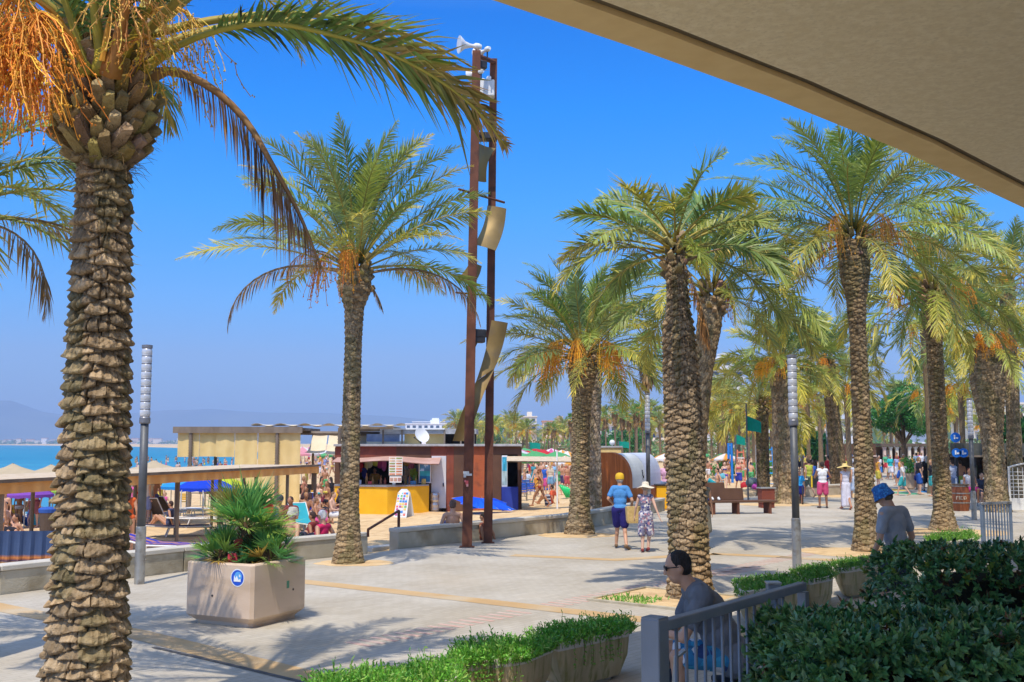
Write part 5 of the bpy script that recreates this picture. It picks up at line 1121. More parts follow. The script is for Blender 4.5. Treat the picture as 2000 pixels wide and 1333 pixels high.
# blue collapsed parasol on the sand
q=T(945,1003); t=thing('collapsed_parasol','crumpled bright blue parasol lying open on the sand behind the rusty mast','parasol',(q.x,q.y,q.z),.2)
b=MB(); bl=(.01,.09,.80); n=10; R_=1.35; c0=np.array([-.1,0,.62])
rim=[]
for k in range(n):
    a=k*2*PI/n; rim.append(np.array([R_*math.cos(a)*1.0,R_*.85*math.sin(a),.08+.30*(math.sin(a*1.5+.6)**2)*(1 if k%2 else .5)+( .35 if math.cos(a)<-.8 else 0)]))
for k in range(n):
    a,c=rim[k],rim[(k+1)%n]; m_=(a+c)/2*.82+np.array([0,0,.06]); sh=.75+.5*((k*7)%5)/5
    V=[c0,(c0+a)/2+np.array([0,0,.10]),(c0+m_)/2,(c0+c)/2+np.array([0,0,.10]),a,m_,c]; b.add(V,[(0,1,2),(0,2,3),(1,4,5,2),(2,5,6,3)],0,np.array(bl)*np.array([1,sh*1.4,1]))
b.build('canopy',CLOTHM,t)
for k in range(0,n,1): bb=MB(); bb.tube([c0-np.array([0,0,.02]),(c0+rim[k])/2+np.array([0,0,.07]),rim[k]],.008,4); bb.build('rib',galv,t)
b=MB(); b.tube([c0+np.array([0,0,.05]),(.4,-.25,-.15)],.016,6); b.build('pole',galv,t)
# -- curved wooden kiosk
P0=PD(1230,900,37.2); P0.z=hz(P0.x,P0.y); wd_m=pm('varnished_boards',(.38,.10,.02),(.50,.15,.035),1.2,.55,bump=.3,bscale=10,stretch=(6,6,.5),c3=(.28,.075,.015),s3=2.5)
xl=PD(1166,900,36.2); ax_=np.array([P0.x-xl.x,P0.y-xl.y]); Wk=float(np.linalg.norm(ax_)); an=math.atan2(ax_[1],ax_[0]); tz=PD(1200,884,36.6).z-P0.z
t=thing('curved_kiosk','curved-roof kiosk with orange wooden end wall and white curved panels, right of the stout palm','kiosk',(xl.x,xl.y,P0.z),an)
def prof_k(off=0,r=.95):
    out=[(0,-.3),(Wk-off,-.3)]
    for i in range(11): a=PI/2*i/10; out.append((Wk-r+(r-off)*math.cos(a),tz-r+(r-off)*math.sin(a)))
    out.append((0,tz-off)); return out
pr=prof_k(); dep=PD(1292,900,41.5); dvec=np.array([dep.x-P0.x,dep.y-P0.y]); ca,sa=math.cos(-an),math.sin(-an); dl=np.array([dvec[0]*ca-dvec[1]*sa,dvec[0]*sa+dvec[1]*ca])
def extr(pts,y0,y1,mat,name,both=True):
    b=MB(); n=len(pts); k=dl/dl[1] if abs(dl[1])>.01 else np.array([0,1]); V=[(p[0]+k[0]*y0,y0,p[1]) for p in pts]+[(p[0]+k[0]*y1,y1,p[1]) for p in pts]
    b.add(V,[tuple(range(n)),tuple(range(n,2*n))[::-1]]+[(i,(i+1)%n,(i+1)%n+n,i+n) for i in range(n)]); return b.build(name,mat,t)
D_=float(dl[1]); extr(pr,0,.16,wd_m,'end_wall')
for i,(y0,y1) in enumerate(((.165,D_*.5-.02),(D_*.5+.02,D_))):
    ps=prof_k(.05); arc=[p for p in ps if p[1]>tz*.42+0]; low=tz*.40
    out=[(Wk-.05,low)]+ps[2:]+[]; inn=[(p[0]-.06*(p[0]>Wk-.97),p[1]-.06) for p in out[::-1]]; extr(out+inn,y0,y1,pm('white_curved_panel_%d'%i,(.60,.62,.60) if i==0 else (.52,.56,.66),(.70,.72,.70) if i==0 else (.60,.64,.74),1.5,.45,trans=0),'roof_panel')
extr([(Wk-.14,-.3),(Wk-.04,-.3),(Wk-.04,tz*.40),(Wk-.14,tz*.40)],.165,D_,wd_m,'lower_boards'); extr([(.1,-.3),(.2,-.3),(.2,tz-.1),(.1,tz-.1)],.2,D_,dki,'rear_side')
b=MB(); q=np.array([Wk*.99,.9*1,0]); k_=dl/dl[1]
for (dx,dz,w_,h_) in ((0,.0,.06,.16),(.03,-.1,.1,.08),(-.02,.12,.04,.07),(.02,-.17,.03,.08)): b.box((Wk-.045+k_[0]*.9+dx*k_[0],.9+dx,tz*.62+dz),(.008,w_,h_),rz=0)
b.build('stencil_mark',dark_m,t)
tt=thing('concrete_pillar','narrow grey concrete pillar at the left edge of the curved wooden kiosk','pillar',tuple(TD(1157,35.6))); b=MB(); b.box((0,0,.9),(.20,.25,2.0),ch=.02); b.build('shaft',conc_m,tt); b=MB(); b.box((0,0,1.93),(.24,.29,.06),ch=.01); b.build('cap',cap_m,tt)
q=TD(1188,41); tt=thing('beige_hut','small beige flat-roofed hut behind the curved wooden kiosk','hut',tuple(q)); b=MB(); z=PD(1188,875,41).z-q.z; b.box((0,.6,z/2),(.95,1.2,z),ch=.02); b.build('wall',canvas,tt); b=MB(); b.box((0,.6,z+.03),(1.05,1.3,.07),ch=.01); b.build('roof',roofg,tt); b=MB(); b.sph((.15,.3,z+.2),.11); b.tube([(.15,.3,z),(.15,.3,z+.12)],.02,5); b.build('globe_lamp',white_m,tt)
q=TD(1303,40); tt=thing('yellow_stall_front','low yellow counter front right of the curved kiosk, half behind the shaggy palm','counter',tuple(q)); b=MB(); b.box((0,0,.42),(1.0,.4,.86),ch=.01); b.build('front',yel_m,tt); b=MB(); b.box((0,0,.88),(1.1,.5,.05),ch=.01); b.build('top',dark_m,tt)

# -- beach furniture
mesh_b=pm('brown_mesh',(.13,.085,.05),(.19,.13,.08),30,.8)
def lounger(loc,label,rz,back=35,cloth_c=None,frame=None,c2=None,group='sun loungers on the sand',nm='sun_lounger'):
    fm=frame or white_m; t=thing(nm,label,'sun lounger',loc,rz,group); br=R(back)
    b=MB()
    for s_ in (-.32,.32):
        b.tube([(s_,-.95,.32),(s_,.35,.32)],.022,6); b.tube([(s_,.35,.32),(s_,.35+.75*math.cos(br),.32+.75*math.sin(br))],.022,6)
        b.tube([(s_,-.80,.32),(s_,-.86,0)],.02,6); b.tube([(s_,.30,.32),(s_,.42,0)],.02,6)
    b.tube([(-.32,-.95,.32),(.32,-.95,.32)],.022,6); b.tube([(-.32,.35+.75*math.cos(br),.32+.75*math.sin(br)),(.32,.35+.75*math.cos(br),.32+.75*math.sin(br))],.022,6); b.build('frame',fm,t)
    c=np.array(cloth_c or (1,1,1)); n=14; G=np.zeros((n,9,3)); C=np.zeros((n,9,3))
    for i in range(n):
        s_=i/(n-1)*2.03-.93
        for j in range(9):
            x=(j/8-.5)*.60; y=s_ if s_<.35 else .35+(s_-.35)*math.cos(br); z=.325 if s_<.35 else .325+(s_-.35)*math.sin(br); z-=.025*math.cos(x*4.5); G[i,j]=(x,y,z+(.03 if cloth_c else 0)); C[i,j]=c if c2 is None or (j+i//3)%3 else np.array(c2)
    b=MB(); b.grid(G,0,C.reshape(-1,3)); b.grid(G-np.array([0,0,.012]),0,C.reshape(-1,3)*.8); b.build('towel' if cloth_c else 'sling',CLOTHM if cloth_c else mesh_b,t); return t
def chair(loc,label,rz,c,frame=None,group='cafe chairs',tall=.88,nm='cafe_chair'):
    t=thing(nm,label,'chair',loc,rz,group); fm=frame or galv; b=MB()
    b.box((0,0,.45),(.46,.44,.03),ch=.008); b.build('seat',flat(c),t); b=MB()
    for k in range(4): b.box((0,.235+.012*k,.56+.085*k),(.44,.018,.07),ch=.005,M=Matrix.Rotation(R(-8),4,'X'))
    b.build('backrest',flat(c),t)
    for sx in (-1,1):
        for sy in (-1,1): b=MB(); b.tube([(sx*.22,sy*.2,tall if sy>0 else .45),(sx*.24,sy*.24,0)],.014,5); b.build('leg',fm,t)
    return t
def table(loc,label,c,r=.4,h=.72,group='cafe tables'):
    t=thing('cafe_table',label,'table',loc,0,group); b=MB(); b.box((0,0,h),(r*2,r*2,.03),ch=.01); b.build('tabletop',flat(c),t)
    for sx in (-1,1):
        for sy in (-1,1): b=MB(); b.tube([(sx*r*.85,sy*r*.85,h-.02),(sx*r*.9,sy*r*.9,0)],.018,5); b.build('leg',galv,t)
    return t
# stack of white loungers: eleven lying flat on each other
q=T(385,1010)
proto=None
for k in range(11):
    lb='white plastic lounger in the tall stack behind the fan palm'
    if proto is None:
        tt=thing('stacked_lounger',lb,'sun lounger',(q.x,q.y,q.z+.34),R(60),'stack of white loungers'); b=MB(); 
        for s_ in (-.3,.3): b.box((s_,0,0),(.05,1.5,.04),ch=.01)
        for i in range(12): b.box((0,-.7+i*.127,.005),(.56,.08,.02),ch=.005)
        b.build('slatted_bed',white_m,tt); 
        for sx in (-1,1):
            b=MB(); b.tube([(sx*.3,-.6,0),(sx*.3,-.66,-.34)],.02,5); b.tube([(sx*.3,.6,0),(sx*.3,.66,-.34)],.02,5); b.build('leg_pair',white_m,tt)
        proto=tt
    else:
        c=thing('stacked_lounger',lb,'sun lounger',(q.x,q.y,q.z+.34+k*.074),R(60),'stack of white loungers')
        o_=proto_bed.copy(); col.objects.link(o_); o_.parent=c
    if k==0: proto_bed=[x for x in bpy.data.objects if x.parent is proto][0]
for px,py,rz,bk,lb in ((318,1020,R(160),55,'brown mesh lounger with raised back, right of the lamp post'),(300,1003,R(170),60,'brown mesh lounger half behind the lamp post'),(338,1012,R(150),50,'brown mesh lounger nearest the white stack'),(60,1010,R(200),50,'brown mesh lounger under the shelter near the purple parasol'),(36,1022,R(190),45,'brown mesh lounger by the yellow table')):
    q=T(px,py); lounger(tuple(q),lb,rz,bk)
q=T(350,1048); lounger(tuple(q),'flat dark lounger in shade left of the fan palm',R(110),5,(.10,.07,.09))
q=T(390,1030); lounger(tuple(q),'flat brown lounger in front of the white stack',R(100),3)
q=PD(330,1047,22.0); z=hz(q.x,q.y); lounger((q.x,q.y,z+.1),'lounger draped in a blue and orange striped towel, behind the wall by the lamp post',R(75),12,(.03,.05,.45),c2=(.75,.33,.10))
# windbreak and striped towels at far left, right behind the wall
q=PD(30,1070,18.9); z=hz(q.x,q.y); t=thing('windbreak','faded blue pleated cloth windbreak with striped hem, at the left edge behind the wall','windbreak',(q.x,q.y,z),R(20)); b=MB()
n=70; G=np.zeros((14,n,3)); C=np.zeros((14,n,3))
for i in range(14):
    for j in range(n):
        u=j/(n-1); v=i/13; G[i,j]=(-1.3+2.1*u,.04*math.sin(u*75)*(.4+v)-.25*v*v,.98-.66*v-.05*u); C[i,j]=(.06,.10,.20) if v<.62 else [(.60,.22,.05),(.05,.04,.10),(.65,.35,.1),(.55,.02,.02),(.02,.03,.2)][min(4,int((v-.62)/.08))]
b.grid(G,0,C.reshape(-1,3)); b.build('cloth',CLOTHM,t)
for x in (-1.3,-.3,.8): b=MB(); b.tube([(x,0.02,-.1),(x,.02,1.02)],.015,5); b.build('stake',timber,t)
q=PD(55,1088,19.4); t=thing('striped_towel','striped red, orange and navy towel heaped on the sand by the windbreak','towel',(q.x,q.y,.26),R(25)); b=MB(); n=12; G=np.zeros((n,16,3)); C=np.zeros((n,16,3))
for i in range(n):
    for j in range(16): G[i,j]=((j/15-.5)*1.9,(i/(n-1)-.5)*1.0,.20+.12*i/(n-1)+.03*math.sin(j*1.1+i)); C[i,j]=[(.62,.03,.02),(.80,.38,.06),(.03,.04,.3),(.75,.5,.2),(.6,.05,.03),(.04,.04,.12)][i//2]
b.grid(G,0,C.reshape(-1,3)); b.grid(G-np.array([0,0,.02]),0,C.reshape(-1,3)); b.build('cloth',CLOTHM,t)
q=T(12,1030); chair(tuple(q),'yellow plastic stool at the left edge under the shelter',0,(.85,.55,.02),group='yellow seats')
q=T(92,1036); t=thing('litter_bin','dark round litter bin with blue bag, left of the big trunk under the shelter','bin',tuple(q)); b=MB(); b.lathe([(.24,0),(.28,.62)],n=16); b.build('drum',flat((.10,.07,.05)),t); b=MB(); b.lathe([(.29,.60),(.31,.72),(.22,.78),(.02,.80)],n=16); b.build('bag',flat((.03,.10,.40)),t)
for px,py,rz,c,lb in ((354,998,.3,(.80,.45,.03),'orange-yellow cafe chair left of the white lounger stack'),(420,992,2.8,(.50,.24,.04),'brown-orange cafe chair behind the fan palm'),(615,996,.1,(.80,.45,.03),'orange-yellow cafe chair right of the beige curtains'),(600,985,2.4,(.30,.15,.06),'brown cafe chair in the shade by the last shelter post')):
    q=T(px,py); chair(tuple(q),lb,rz,c)
q=T(382,990); table(tuple(q),'cafe table by the orange-yellow chair',(.25,.20,.16))
q=T(637,992); table(tuple(q),'dark cafe table behind the slender palm',(.10,.06,.04))
for px,py,rz,lb in ((1003,975,.2,'navy slatted chair nearest the blue counter'),(1020,978,-.1,'navy slatted chair in the middle of the three by the awning'),(1037,976,.1,'navy slatted chair beside the walking woman'),(1028,966,3.0,'navy chair facing away behind the tables'),(1010,962,2.9,'navy chair close to the kiosk opening')):
    q=T(px,py); chair(tuple(q),lb,rz,(.015,.09,.42),dark_m,'navy slatted chairs')
q=T(1012,970); table(tuple(q),'navy table among the navy chairs by the blue counter',(.02,.08,.35)); 
q=T(1092,975); t=thing('inflatable_mattress','glossy green inflatable leaning on the white awning post','inflatable',tuple(q),.3); b=MB(); 
for i in range(4): b.tube([(.05+.12*i,0,.75-.05*i),(.25+.12*i,-.05,.45),(.42+.10*i,-.1,.08)],[.07,.09,.07],8)
b.build('tubes',pm('green_vinyl',(.02,.45,.12),(.03,.55,.17),2,.25),t,smooth=True)
# near sunbathers' blue sunshade chair
q=T(597,1040); lounger((q.x,q.y,q.z),'turquoise sling lounger between the two sunbathers by the wall',R(35),55,(.05,.50,.60),nm='beach_chair')
q=T(612,1012); lounger((q.x,q.y,q.z),'navy sling beach chair behind the sunbathers',R(20),60,(.02,.04,.30),nm='beach_chair')
q=T(560,1035); lounger((q.x,q.y,q.z),'light blue sling lounger under the man in the sun hat',R(30),15,(.15,.30,.45),nm='beach_chair')
# parasols near the shelter
for i,(px,py,d,c,r,lb) in enumerate(((365,937,47,(.03,.32,.75),1.15,'mid-blue parasol left of the orange-yellow chair'),(402,937,45,(.01,.06,.62),1.25,'royal blue parasol behind the fan palm'),(425,930,52,(.55,.75,.70),1.0,'pale mint parasol behind the royal blue one'),(440,938,50,(.55,.68,.05),1.0,'lime green parasol left of the beige curtains'),(452,937,55,(.03,.60,.50),1.1,'turquoise parasol by the edge of the beige curtains'),(335,940,52,(.05,.45,.60),1.1,'turquoise blue parasol just right of the lamp post'),(50,953,38,(.24,.08,.45),1.0,'purple parasol under the shelter at the left edge'),(104,950,44,(.35,.60,.10),.9,'light green parasol beside the big trunk'),(590,878,70,(.70,.30,.35),1.2,'pink and white parasol left of the sail awnings'))):
    q=PD(px,py,d); z=hz(q.x,q.y); parasol((q.x,q.y,z),lb,c,r,q.z-z+.18,c2=(.75,.72,.7) if i==8 else None)
# bench, litter box, bicycle
q=P(1432,1004); t=thing('corten_bench','rusty steel bench with two tall back panels, right of the shaggy palm','bench',tuple(q),R(12)); b=MB(); b.box((.25,0,.43),(2.6,.55,.07),ch=.01); b.build('seat',red2,t)
for x,w_,h_ in ((-.65,.95,.62),(.15,.72,.42)): b=MB(); b.box((x,.28,.46+h_/2),(w_,.05,h_),ch=.01,M=Matrix.Rotation(R(-10),4,'X')); b.build('back_panel',red2,t)
for x in (-.8,.1,1.3): b=MB(); b.box((x,0,.2),(.08,.5,.42),ch=.005); b.build('leg',corten,t)
tt=thing('trainers','pair of white shoes and cloth left on the bench seat','shoes',(q.x-.62,q.y-.15,.465)); b=MB()
for x in (-.12,.1): b.sph((x,0,.05),(.05,.13,.05),n=10,m=6); b.sph((x,.07,.08),(.045,.06,.05),n=10,m=6)
b.build('shoe',white_m,tt); b=MB(); b.sph((-.28,0,.06),(.12,.1,.06),n=10,m=6); b.build('cloth',flat((.05,.06,.3)),tt)
q=P(1497,992); t=thing('corten_litter_bin','rusty square litter bin on legs, left of the palm with the tall lamp','bin',tuple(q),R(10)); b=MB(); b.box((0,0,.45),(.52,.42,.55),ch=.01); b.build('body',red1,t); b=MB(); b.box((0,0,.75),(.60,.50,.05),ch=.01); b.build('lid',galv,t)
for x in (-.2,.2): b=MB(); b.box((x,0,.10),(.10,.36,.22)); b.build('leg',red1,t)
q=P(1566,984); t=thing('bicycle','dark bicycle with a pink wheel parked by the low wall, right of the tall lamp','bicycle',tuple(q),R(78))
def wheel(x,c,nm='wheel'):
    bb=MB(); pts=[(x+.33*math.cos(a),0,.35+.33*math.sin(a)) for a in np.linspace(0,2*PI,25)]; bb.tube(pts,.024,6,cap=False); w_=bb.build(nm,flat(c),t)
    bb=MB()
    for a in np.linspace(0,PI,7)[:-1]: bb.tube([(x-.32*math.cos(a),0,.35-.32*math.sin(a)),(x+.32*math.cos(a),0,.35+.32*math.sin(a))],.004,3)
    bb.build('spokes',galv,w_)
wheel(-.52,(.03,.03,.03)); wheel(.52,(.45,.08,.20))
b=MB(); 
for a_,c_ in (((-.52,0,.35),(-.1,0,.32)),((-.1,0,.32),(-.22,0,.82)),((-.1,0,.32),(.38,0,.75)),((-.22,0,.78),(.36,0,.85)),((-.52,0,.35),(-.22,0,.78)),((.52,0,.35),(.34,0,.95))): b.tube([a_,c_],.02,6)
b.build('frame',dark_m,t); b=MB(); b.tube([(.33,-.28,.98),(.33,.28,.98)],.016,6); b.build('handlebar',galv,t); b=MB(); b.sph((-.24,0,.88),(.13,.07,.04)); b.build('saddle',dark_m,t)
# barrel table
q=P(1877,998); t=thing('wooden_barrel','brown wooden barrel used as a table, with pale lettering, right of the knobbly palm','barrel',tuple(q)); b=MB(); b.lathe([(.27,0),(.315,.25),(.33,.47),(.315,.70),(.27,.94)],n=24); b.build('staves',pm('barrel_wood',(.24,.075,.03),(.33,.11,.045),2,.6,bump=.3,bscale=8,stretch=(8,8,.4)),t,smooth=False)
for z,r_ in ((.30,.325),(.64,.325),(.90,.285)): b=MB(); b.lathe([(r_-.01,z-.022),(r_+.004,z-.02),(r_+.004,z+.02),(r_-.01,z+.022)],n=24,cap=False); b.build('hoop',galv,t)
b=MB(); b.lathe([(.29,.94),(.33,.955),(.33,.975),(.02,.98)],n=24); b.build('top',timber,t)
b=MB()
for k,(u,z,w_,h_) in enumerate([(-.17,.48,.03,.13),(-.13,.52,.06,.03),(-.07,.48,.025,.13),(-.02,.48,.025,.13),(.015,.53,.05,.025),(.02,.43,.05,.025),(.09,.48,.03,.12),(.13,.52,.05,.025),(.13,.44,.05,.025),(.17,.48,.02,.1)]):
    a=-PI/2-.3+u/.33; b.box((.332*math.cos(a),.332*math.sin(a),z),(w_,.01,h_),rz=a+PI/2)
b.build('painted_letters',flat((.62,.52,.38)),t)
b=MB(); b.lathe([(.04,0),(.05,.14)],c=(.05,-.05,.98),n=10); b.lathe([(.03,0),(.03,.2)],c=(-.1,.08,.98),n=8); tt=b.build('drinking_glass',pm('glassy',(.6,.65,.66),(.7,.75,.76),3,.1),loc=tuple(q)); tag(tt,'clear drinking glasses standing on the wooden barrel','glassware')
# slatted blue-grey barrier near right
p0=P(1920,1066); t=thing('slatted_barrier','blue-grey slatted metal barrier standing beyond the farther hedge at right','barrier',tuple(p0),R(28)); sl=pm('blue_grey_paint',(.16,.21,.28),(.22,.28,.36),3,.5,metal=.2)
for i in range(9): b=MB(); b.box((.09+i*.105,0,.52),(.03,.03,.92),ch=.004); b.build('slat',sl,t)
b=MB(); b.box((.52,0,1.0),(1.1,.09,.06),ch=.01); b.build('top_rail',galv,t); b=MB(); b.box((.52,0,.08),(1.1,.05,.05)); b.build('bottom_rail',sl,t)
for x in (0,1.05): b=MB(); b.box((x,0,.5),(.06,.06,1.0),ch=.005); b.build('post',sl,t)
# white lattice screen
p0=P(1972,997); t=thing('lattice_screen','white wooden lattice screen with an arched top at the right edge','screen',(p0.x,p0.y,0),R(-14)); H_=1.72; W_=1.5
b=MB(); b.box((W_/2,0,.22),(W_,.05,.44),ch=.01); b.build('kick_panel',white_m,t)
b=MB()
for x in (0.03,W_-.03): b.box((x,0,H_/2-.08),(.07,.07,H_-.16),ch=.01)
pts=[(W_*i/12,0,H_-.16+.16*math.sin(PI*i/12)) for i in range(13)]; b.tube(pts,.035,6); b.build('frame',white_m,t)
b=MB()
for i in range(1,9): b.box((W_*i/9,0,.44+(H_-.6)/2),(.022,.02,H_-.60))
for k in range(1,8): b.box((W_/2,.012,.44+k*(H_-.62)/8),(W_-.1,.02,.022))
b.build('lattice',white_m,t); b=MB(); b.tube([(-.45,.1,1.35),(.03,.05,.05)],.03,6); b.build('prop',timber,t)
# ================================================================== PEOPLE
def cap_prim(b,p0,p1,r0,r1,n=12):
    p0=np.array(p0,float); p1=np.array(p1,float); d=p1-p0; L_=np.linalg.norm(d)+1e-9; t_=d/L_; pts=[];rad=[]
    for a in (80,55,30,8): a_=R(a); pts.append(p0-t_*r0*math.sin(a_)); rad.append(r0*math.cos(a_))
    for a in (8,30,55,80): a_=R(a); pts.append(p1+t_*r1*math.sin(a_)); rad.append(r1*math.cos(a_))
    b.tube(pts,rad,n)
def frame(up,side=(1,0,0)):
    up=np.array(up,float); up/=np.linalg.norm(up); s_=np.array(side,float); s_-=up*np.dot(s_,up); s_/=np.linalg.norm(s_); f=np.cross(up,s_)
    return np.stack([s_,f,up],1)
def ell(b,c,r,M): b.sph(c,r,M=M,n=16,m=10)
def lerp(a,c,t_): return np.array(a)*(1-t_)+np.array(c)*t_
POSES={}
def pose(name,**k):
    J=dict(hip=(0,0,.93),neck=(0,-.01,1.43),head=(0,.02,1.60),shL=(-.18,0,1.39),shR=(.18,0,1.39),elL=(-.235,-.03,1.12),elR=(.235,-.03,1.12),wrL=(-.24,.05,.88),wrR=(.24,.05,.88),
        hiL=(-.09,0,.90),hiR=(.09,0,.90),knL=(-.10,.02,.49),knR=(.10,.02,.49),anL=(-.10,-.02,.085),anR=(.10,-.02,.085),toL=(-.12,.15,.03),toR=(.12,.15,.03),side=(1,0,0),fem=0,look=(0,1,-.1))
    J.update(k); POSES[name]={a:(np.array(v,float) if isinstance(v,tuple) else v) for a,v in J.items()}
pose('stand'); pose('standf',fem=1,shL=(-.155,0,1.38),shR=(.155,0,1.38),elL=(-.20,-.02,1.12),elR=(.20,-.02,1.12),wrL=(-.21,.06,.88),wrR=(.21,.06,.88))
pose('walk',knL=(-.09,.16,.50),anL=(-.09,.26,.10),toL=(-.10,.42,.05),knR=(.09,-.04,.49),anR=(.10,-.30,.14),toR=(.11,-.16,.03),elL=(-.24,-.12,1.13),wrL=(-.25,-.10,.89),elR=(.24,.04,1.13),wrR=(.24,.20,.93))
pose('walkf',fem=1,shL=(-.155,0,1.38),shR=(.155,0,1.38),knL=(-.08,.14,.50),anL=(-.07,.24,.10),toL=(-.07,.39,.05),knR=(.08,-.04,.49),anR=(.08,-.27,.14),toR=(.09,-.13,.03),elL=(-.21,-.10,1.12),wrL=(-.23,-.08,.89),elR=(.21,.04,1.12),wrR=(.22,.18,.92))
pose('sit',hip=(0,0,.12),neck=(0,-.10,.62),head=(0,-.06,.80),shL=(-.18,-.10,.58),shR=(.18,-.10,.58),elL=(-.27,-.20,.36),elR=(.27,-.20,.36),wrL=(-.24,-.28,.12),wrR=(.24,-.28,.12),hiL=(-.09,.02,.11),hiR=(.09,.02,.11),knL=(-.13,.42,.40),knR=(.13,.42,.38),anL=(-.12,.66,.06),anR=(.12,.70,.06),toL=(-.13,.80,.10),toR=(.13,.84,.10))
pose('chair',hip=(0,0,.50),neck=(0,-.04,1.0),head=(0,.02,1.17),shL=(-.18,-.04,.96),shR=(.18,-.04,.96),elL=(-.24,.04,.70),elR=(.24,.04,.70),wrL=(-.14,.27,.66),wrR=(.14,.27,.66),hiL=(-.09,.02,.50),hiR=(.09,.02,.50),knL=(-.11,.43,.50),knR=(.11,.43,.50),anL=(-.11,.42,.09),anR=(.11,.46,.09),toL=(-.12,.58,.03),toR=(.12,.62,.03))
pose('lie',hip=(0,0,.12),neck=(0,-.50,.16),head=(0,-.68,.20),shL=(-.18,-.46,.14),shR=(.18,-.46,.14),elL=(-.30,-.24,.08),elR=(.30,-.24,.08),wrL=(-.24,-.02,.06),wrR=(.24,-.02,.06),hiL=(-.09,.03,.11),hiR=(.09,.03,.11),knL=(-.12,.44,.14),knR=(.12,.42,.22),anL=(-.14,.84,.06),anR=(.13,.76,.06),toL=(-.18,.90,.18),toR=(.18,.84,.16),look=(0,.3,1))
pose('phone',elL=(-.28,.02,1.13),wrL=(-.16,.24,1.20),elR=(.30,-.02,1.14),wrR=(.22,.20,1.10),knL=(-.12,.02,.49),knR=(.12,.02,.49),anL=(-.13,-.02,.085),anR=(.13,-.02,.085),toL=(-.17,.14,.03),toR=(.17,.14,.03))
# the people near enough to need a pose of their own
pose('hatman',knL=(-.09,.13,.50),anL=(-.13,.20,.10),toL=(-.15,.35,.04),knR=(.10,.0,.49),anR=(.17,-.24,.12),toR=(.22,-.10,.03),elL=(-.27,-.05,1.16),wrL=(-.19,.16,1.04),elR=(.29,-.06,1.13),wrR=(.26,.12,.96),look=(-.35,1,-.1),neck=(0,.02,1.43),head=(-.01,.05,1.60))
pose('hatwoman',fem=1,shL=(-.165,0,1.37),shR=(.165,0,1.37),knL=(-.08,.03,.49),anL=(-.09,-.05,.09),toL=(-.09,.09,.03),knR=(.09,.10,.50),anR=(.05,.05,.11),toR=(.02,.18,.04),elL=(-.24,.02,1.12),wrL=(-.28,.10,.90),elR=(.25,-.08,1.12),wrR=(.34,-.13,.89))
pose('seated',hip=(0,0,.53),neck=(0,.27,1.01),head=(0,.395,1.175),shL=(-.20,.25,.98),shR=(.20,.25,.98),elL=(-.24,.40,.70),elR=(.24,.38,.70),wrL=(-.06,.54,.72),wrR=(.05,.56,.70),hiL=(-.09,.02,.52),hiR=(.09,.02,.52),knL=(-.17,.44,.56),knR=(.17,.45,.56),anL=(-.15,.40,.10),anR=(.16,.50,.10),toL=(-.16,.55,.03),toR=(.18,.65,.03),look=(0,1,-.22))
pose('stoop',neck=(0,.05,1.42),head=(.0,.15,1.565),shL=(-.215,.03,1.38),shR=(.215,.03,1.38),elL=(-.27,.05,1.09),elR=(.28,-.02,1.10),wrL=(-.25,.18,.87),wrR=(.29,.10,.86),knL=(-.09,.14,.50),anL=(-.10,.24,.10),toL=(-.10,.4,.05),anR=(.1,-.22,.12),toR=(.1,-.08,.03),look=(-.3,1,-.55))
pose('stride',fem=1,shL=(-.155,0,1.38),shR=(.155,0,1.38),knL=(-.08,.24,.52),anL=(-.07,.34,.12),toL=(-.07,.49,.07),knR=(.08,-.16,.51),anR=(.08,-.42,.16),toR=(.09,-.30,.03),elL=(-.20,-.16,1.14),wrL=(-.22,-.12,.90),elR=(.20,.10,1.13),wrR=(.22,.28,.95),look=(0,1,-.3),head=(0,.05,1.59))
def torso(b,J,g=0.0,low=True,wt=1.0):
    up=J['neck']-J['hip']; L_=np.linalg.norm(up); M=frame(up,J['side']); u=up/L_; f=M[:,1]; w_=1-.12*J['fem']
    if low: ell(b,J['hip']+u*.02,((.158+.012*J['fem'])*wt+g,.112*wt+g,.115+g*.5),M)
    ell(b,J['hip']+u*L_*.36,((.138-.018*J['fem'])*wt+g,.100*wt+g,.15+g*.5),M)
    ell(b,J['hip']+u*L_*.68+f*.01,(.162*w_+g,.115+g,.17+g*.3),M)
    cap_prim(b,lerp(J['shL'],J['neck'],.22),lerp(J['shR'],J['neck'],.22),.062+g*.8,.062+g*.8)
    if J['fem']:
        for s_ in (-1,1): b.sph(J['hip']+u*L_*.66+f*.095+M[:,0]*s_*.065,.058+g*.6,n=10,m=7)
def limb(b,a,m_,c,r,g=0,upto=1.0):
    cap_prim(b,a,m_,r[0]+g,r[1]+g); 
    if upto>.5: cap_prim(b,m_,c,r[1]*.98+g,r[2]+g)
def hand(b,el,wr,s=1,side=1):
    d=wr-el; d/=np.linalg.norm(d); sd=np.cross(d,[0,0,1.0]) if abs(d[2])<.9 else np.array([0,1.0,0]); sd-=d*np.dot(sd,d); sd/=np.linalg.norm(sd); nn=np.cross(sd,d)
    c=wr+d*.045; ell(b,c,(.040,.017,.052),np.stack([sd,nn,d],1))
    for i,(o,l) in enumerate(((-.030,.062),(-.010,.075),(.010,.072),(.029,.055))):
        p0=c+d*.040+sd*o; p1=p0+d*l*.55+sd*o*.15-nn*.008*side; p2=p1+d*l*.42-nn*.022*side; cap_prim(b,p0,p1,.0095,.0088,8); cap_prim(b,p1,p2,.0088,.0075,8)
    t0=wr+d*.025-sd*.030; t1=t0+d*.03-sd*.024; cap_prim(b,t0,t1,.012,.011,8); cap_prim(b,t1,t1+d*.032-sd*.006,.011,.009,8)
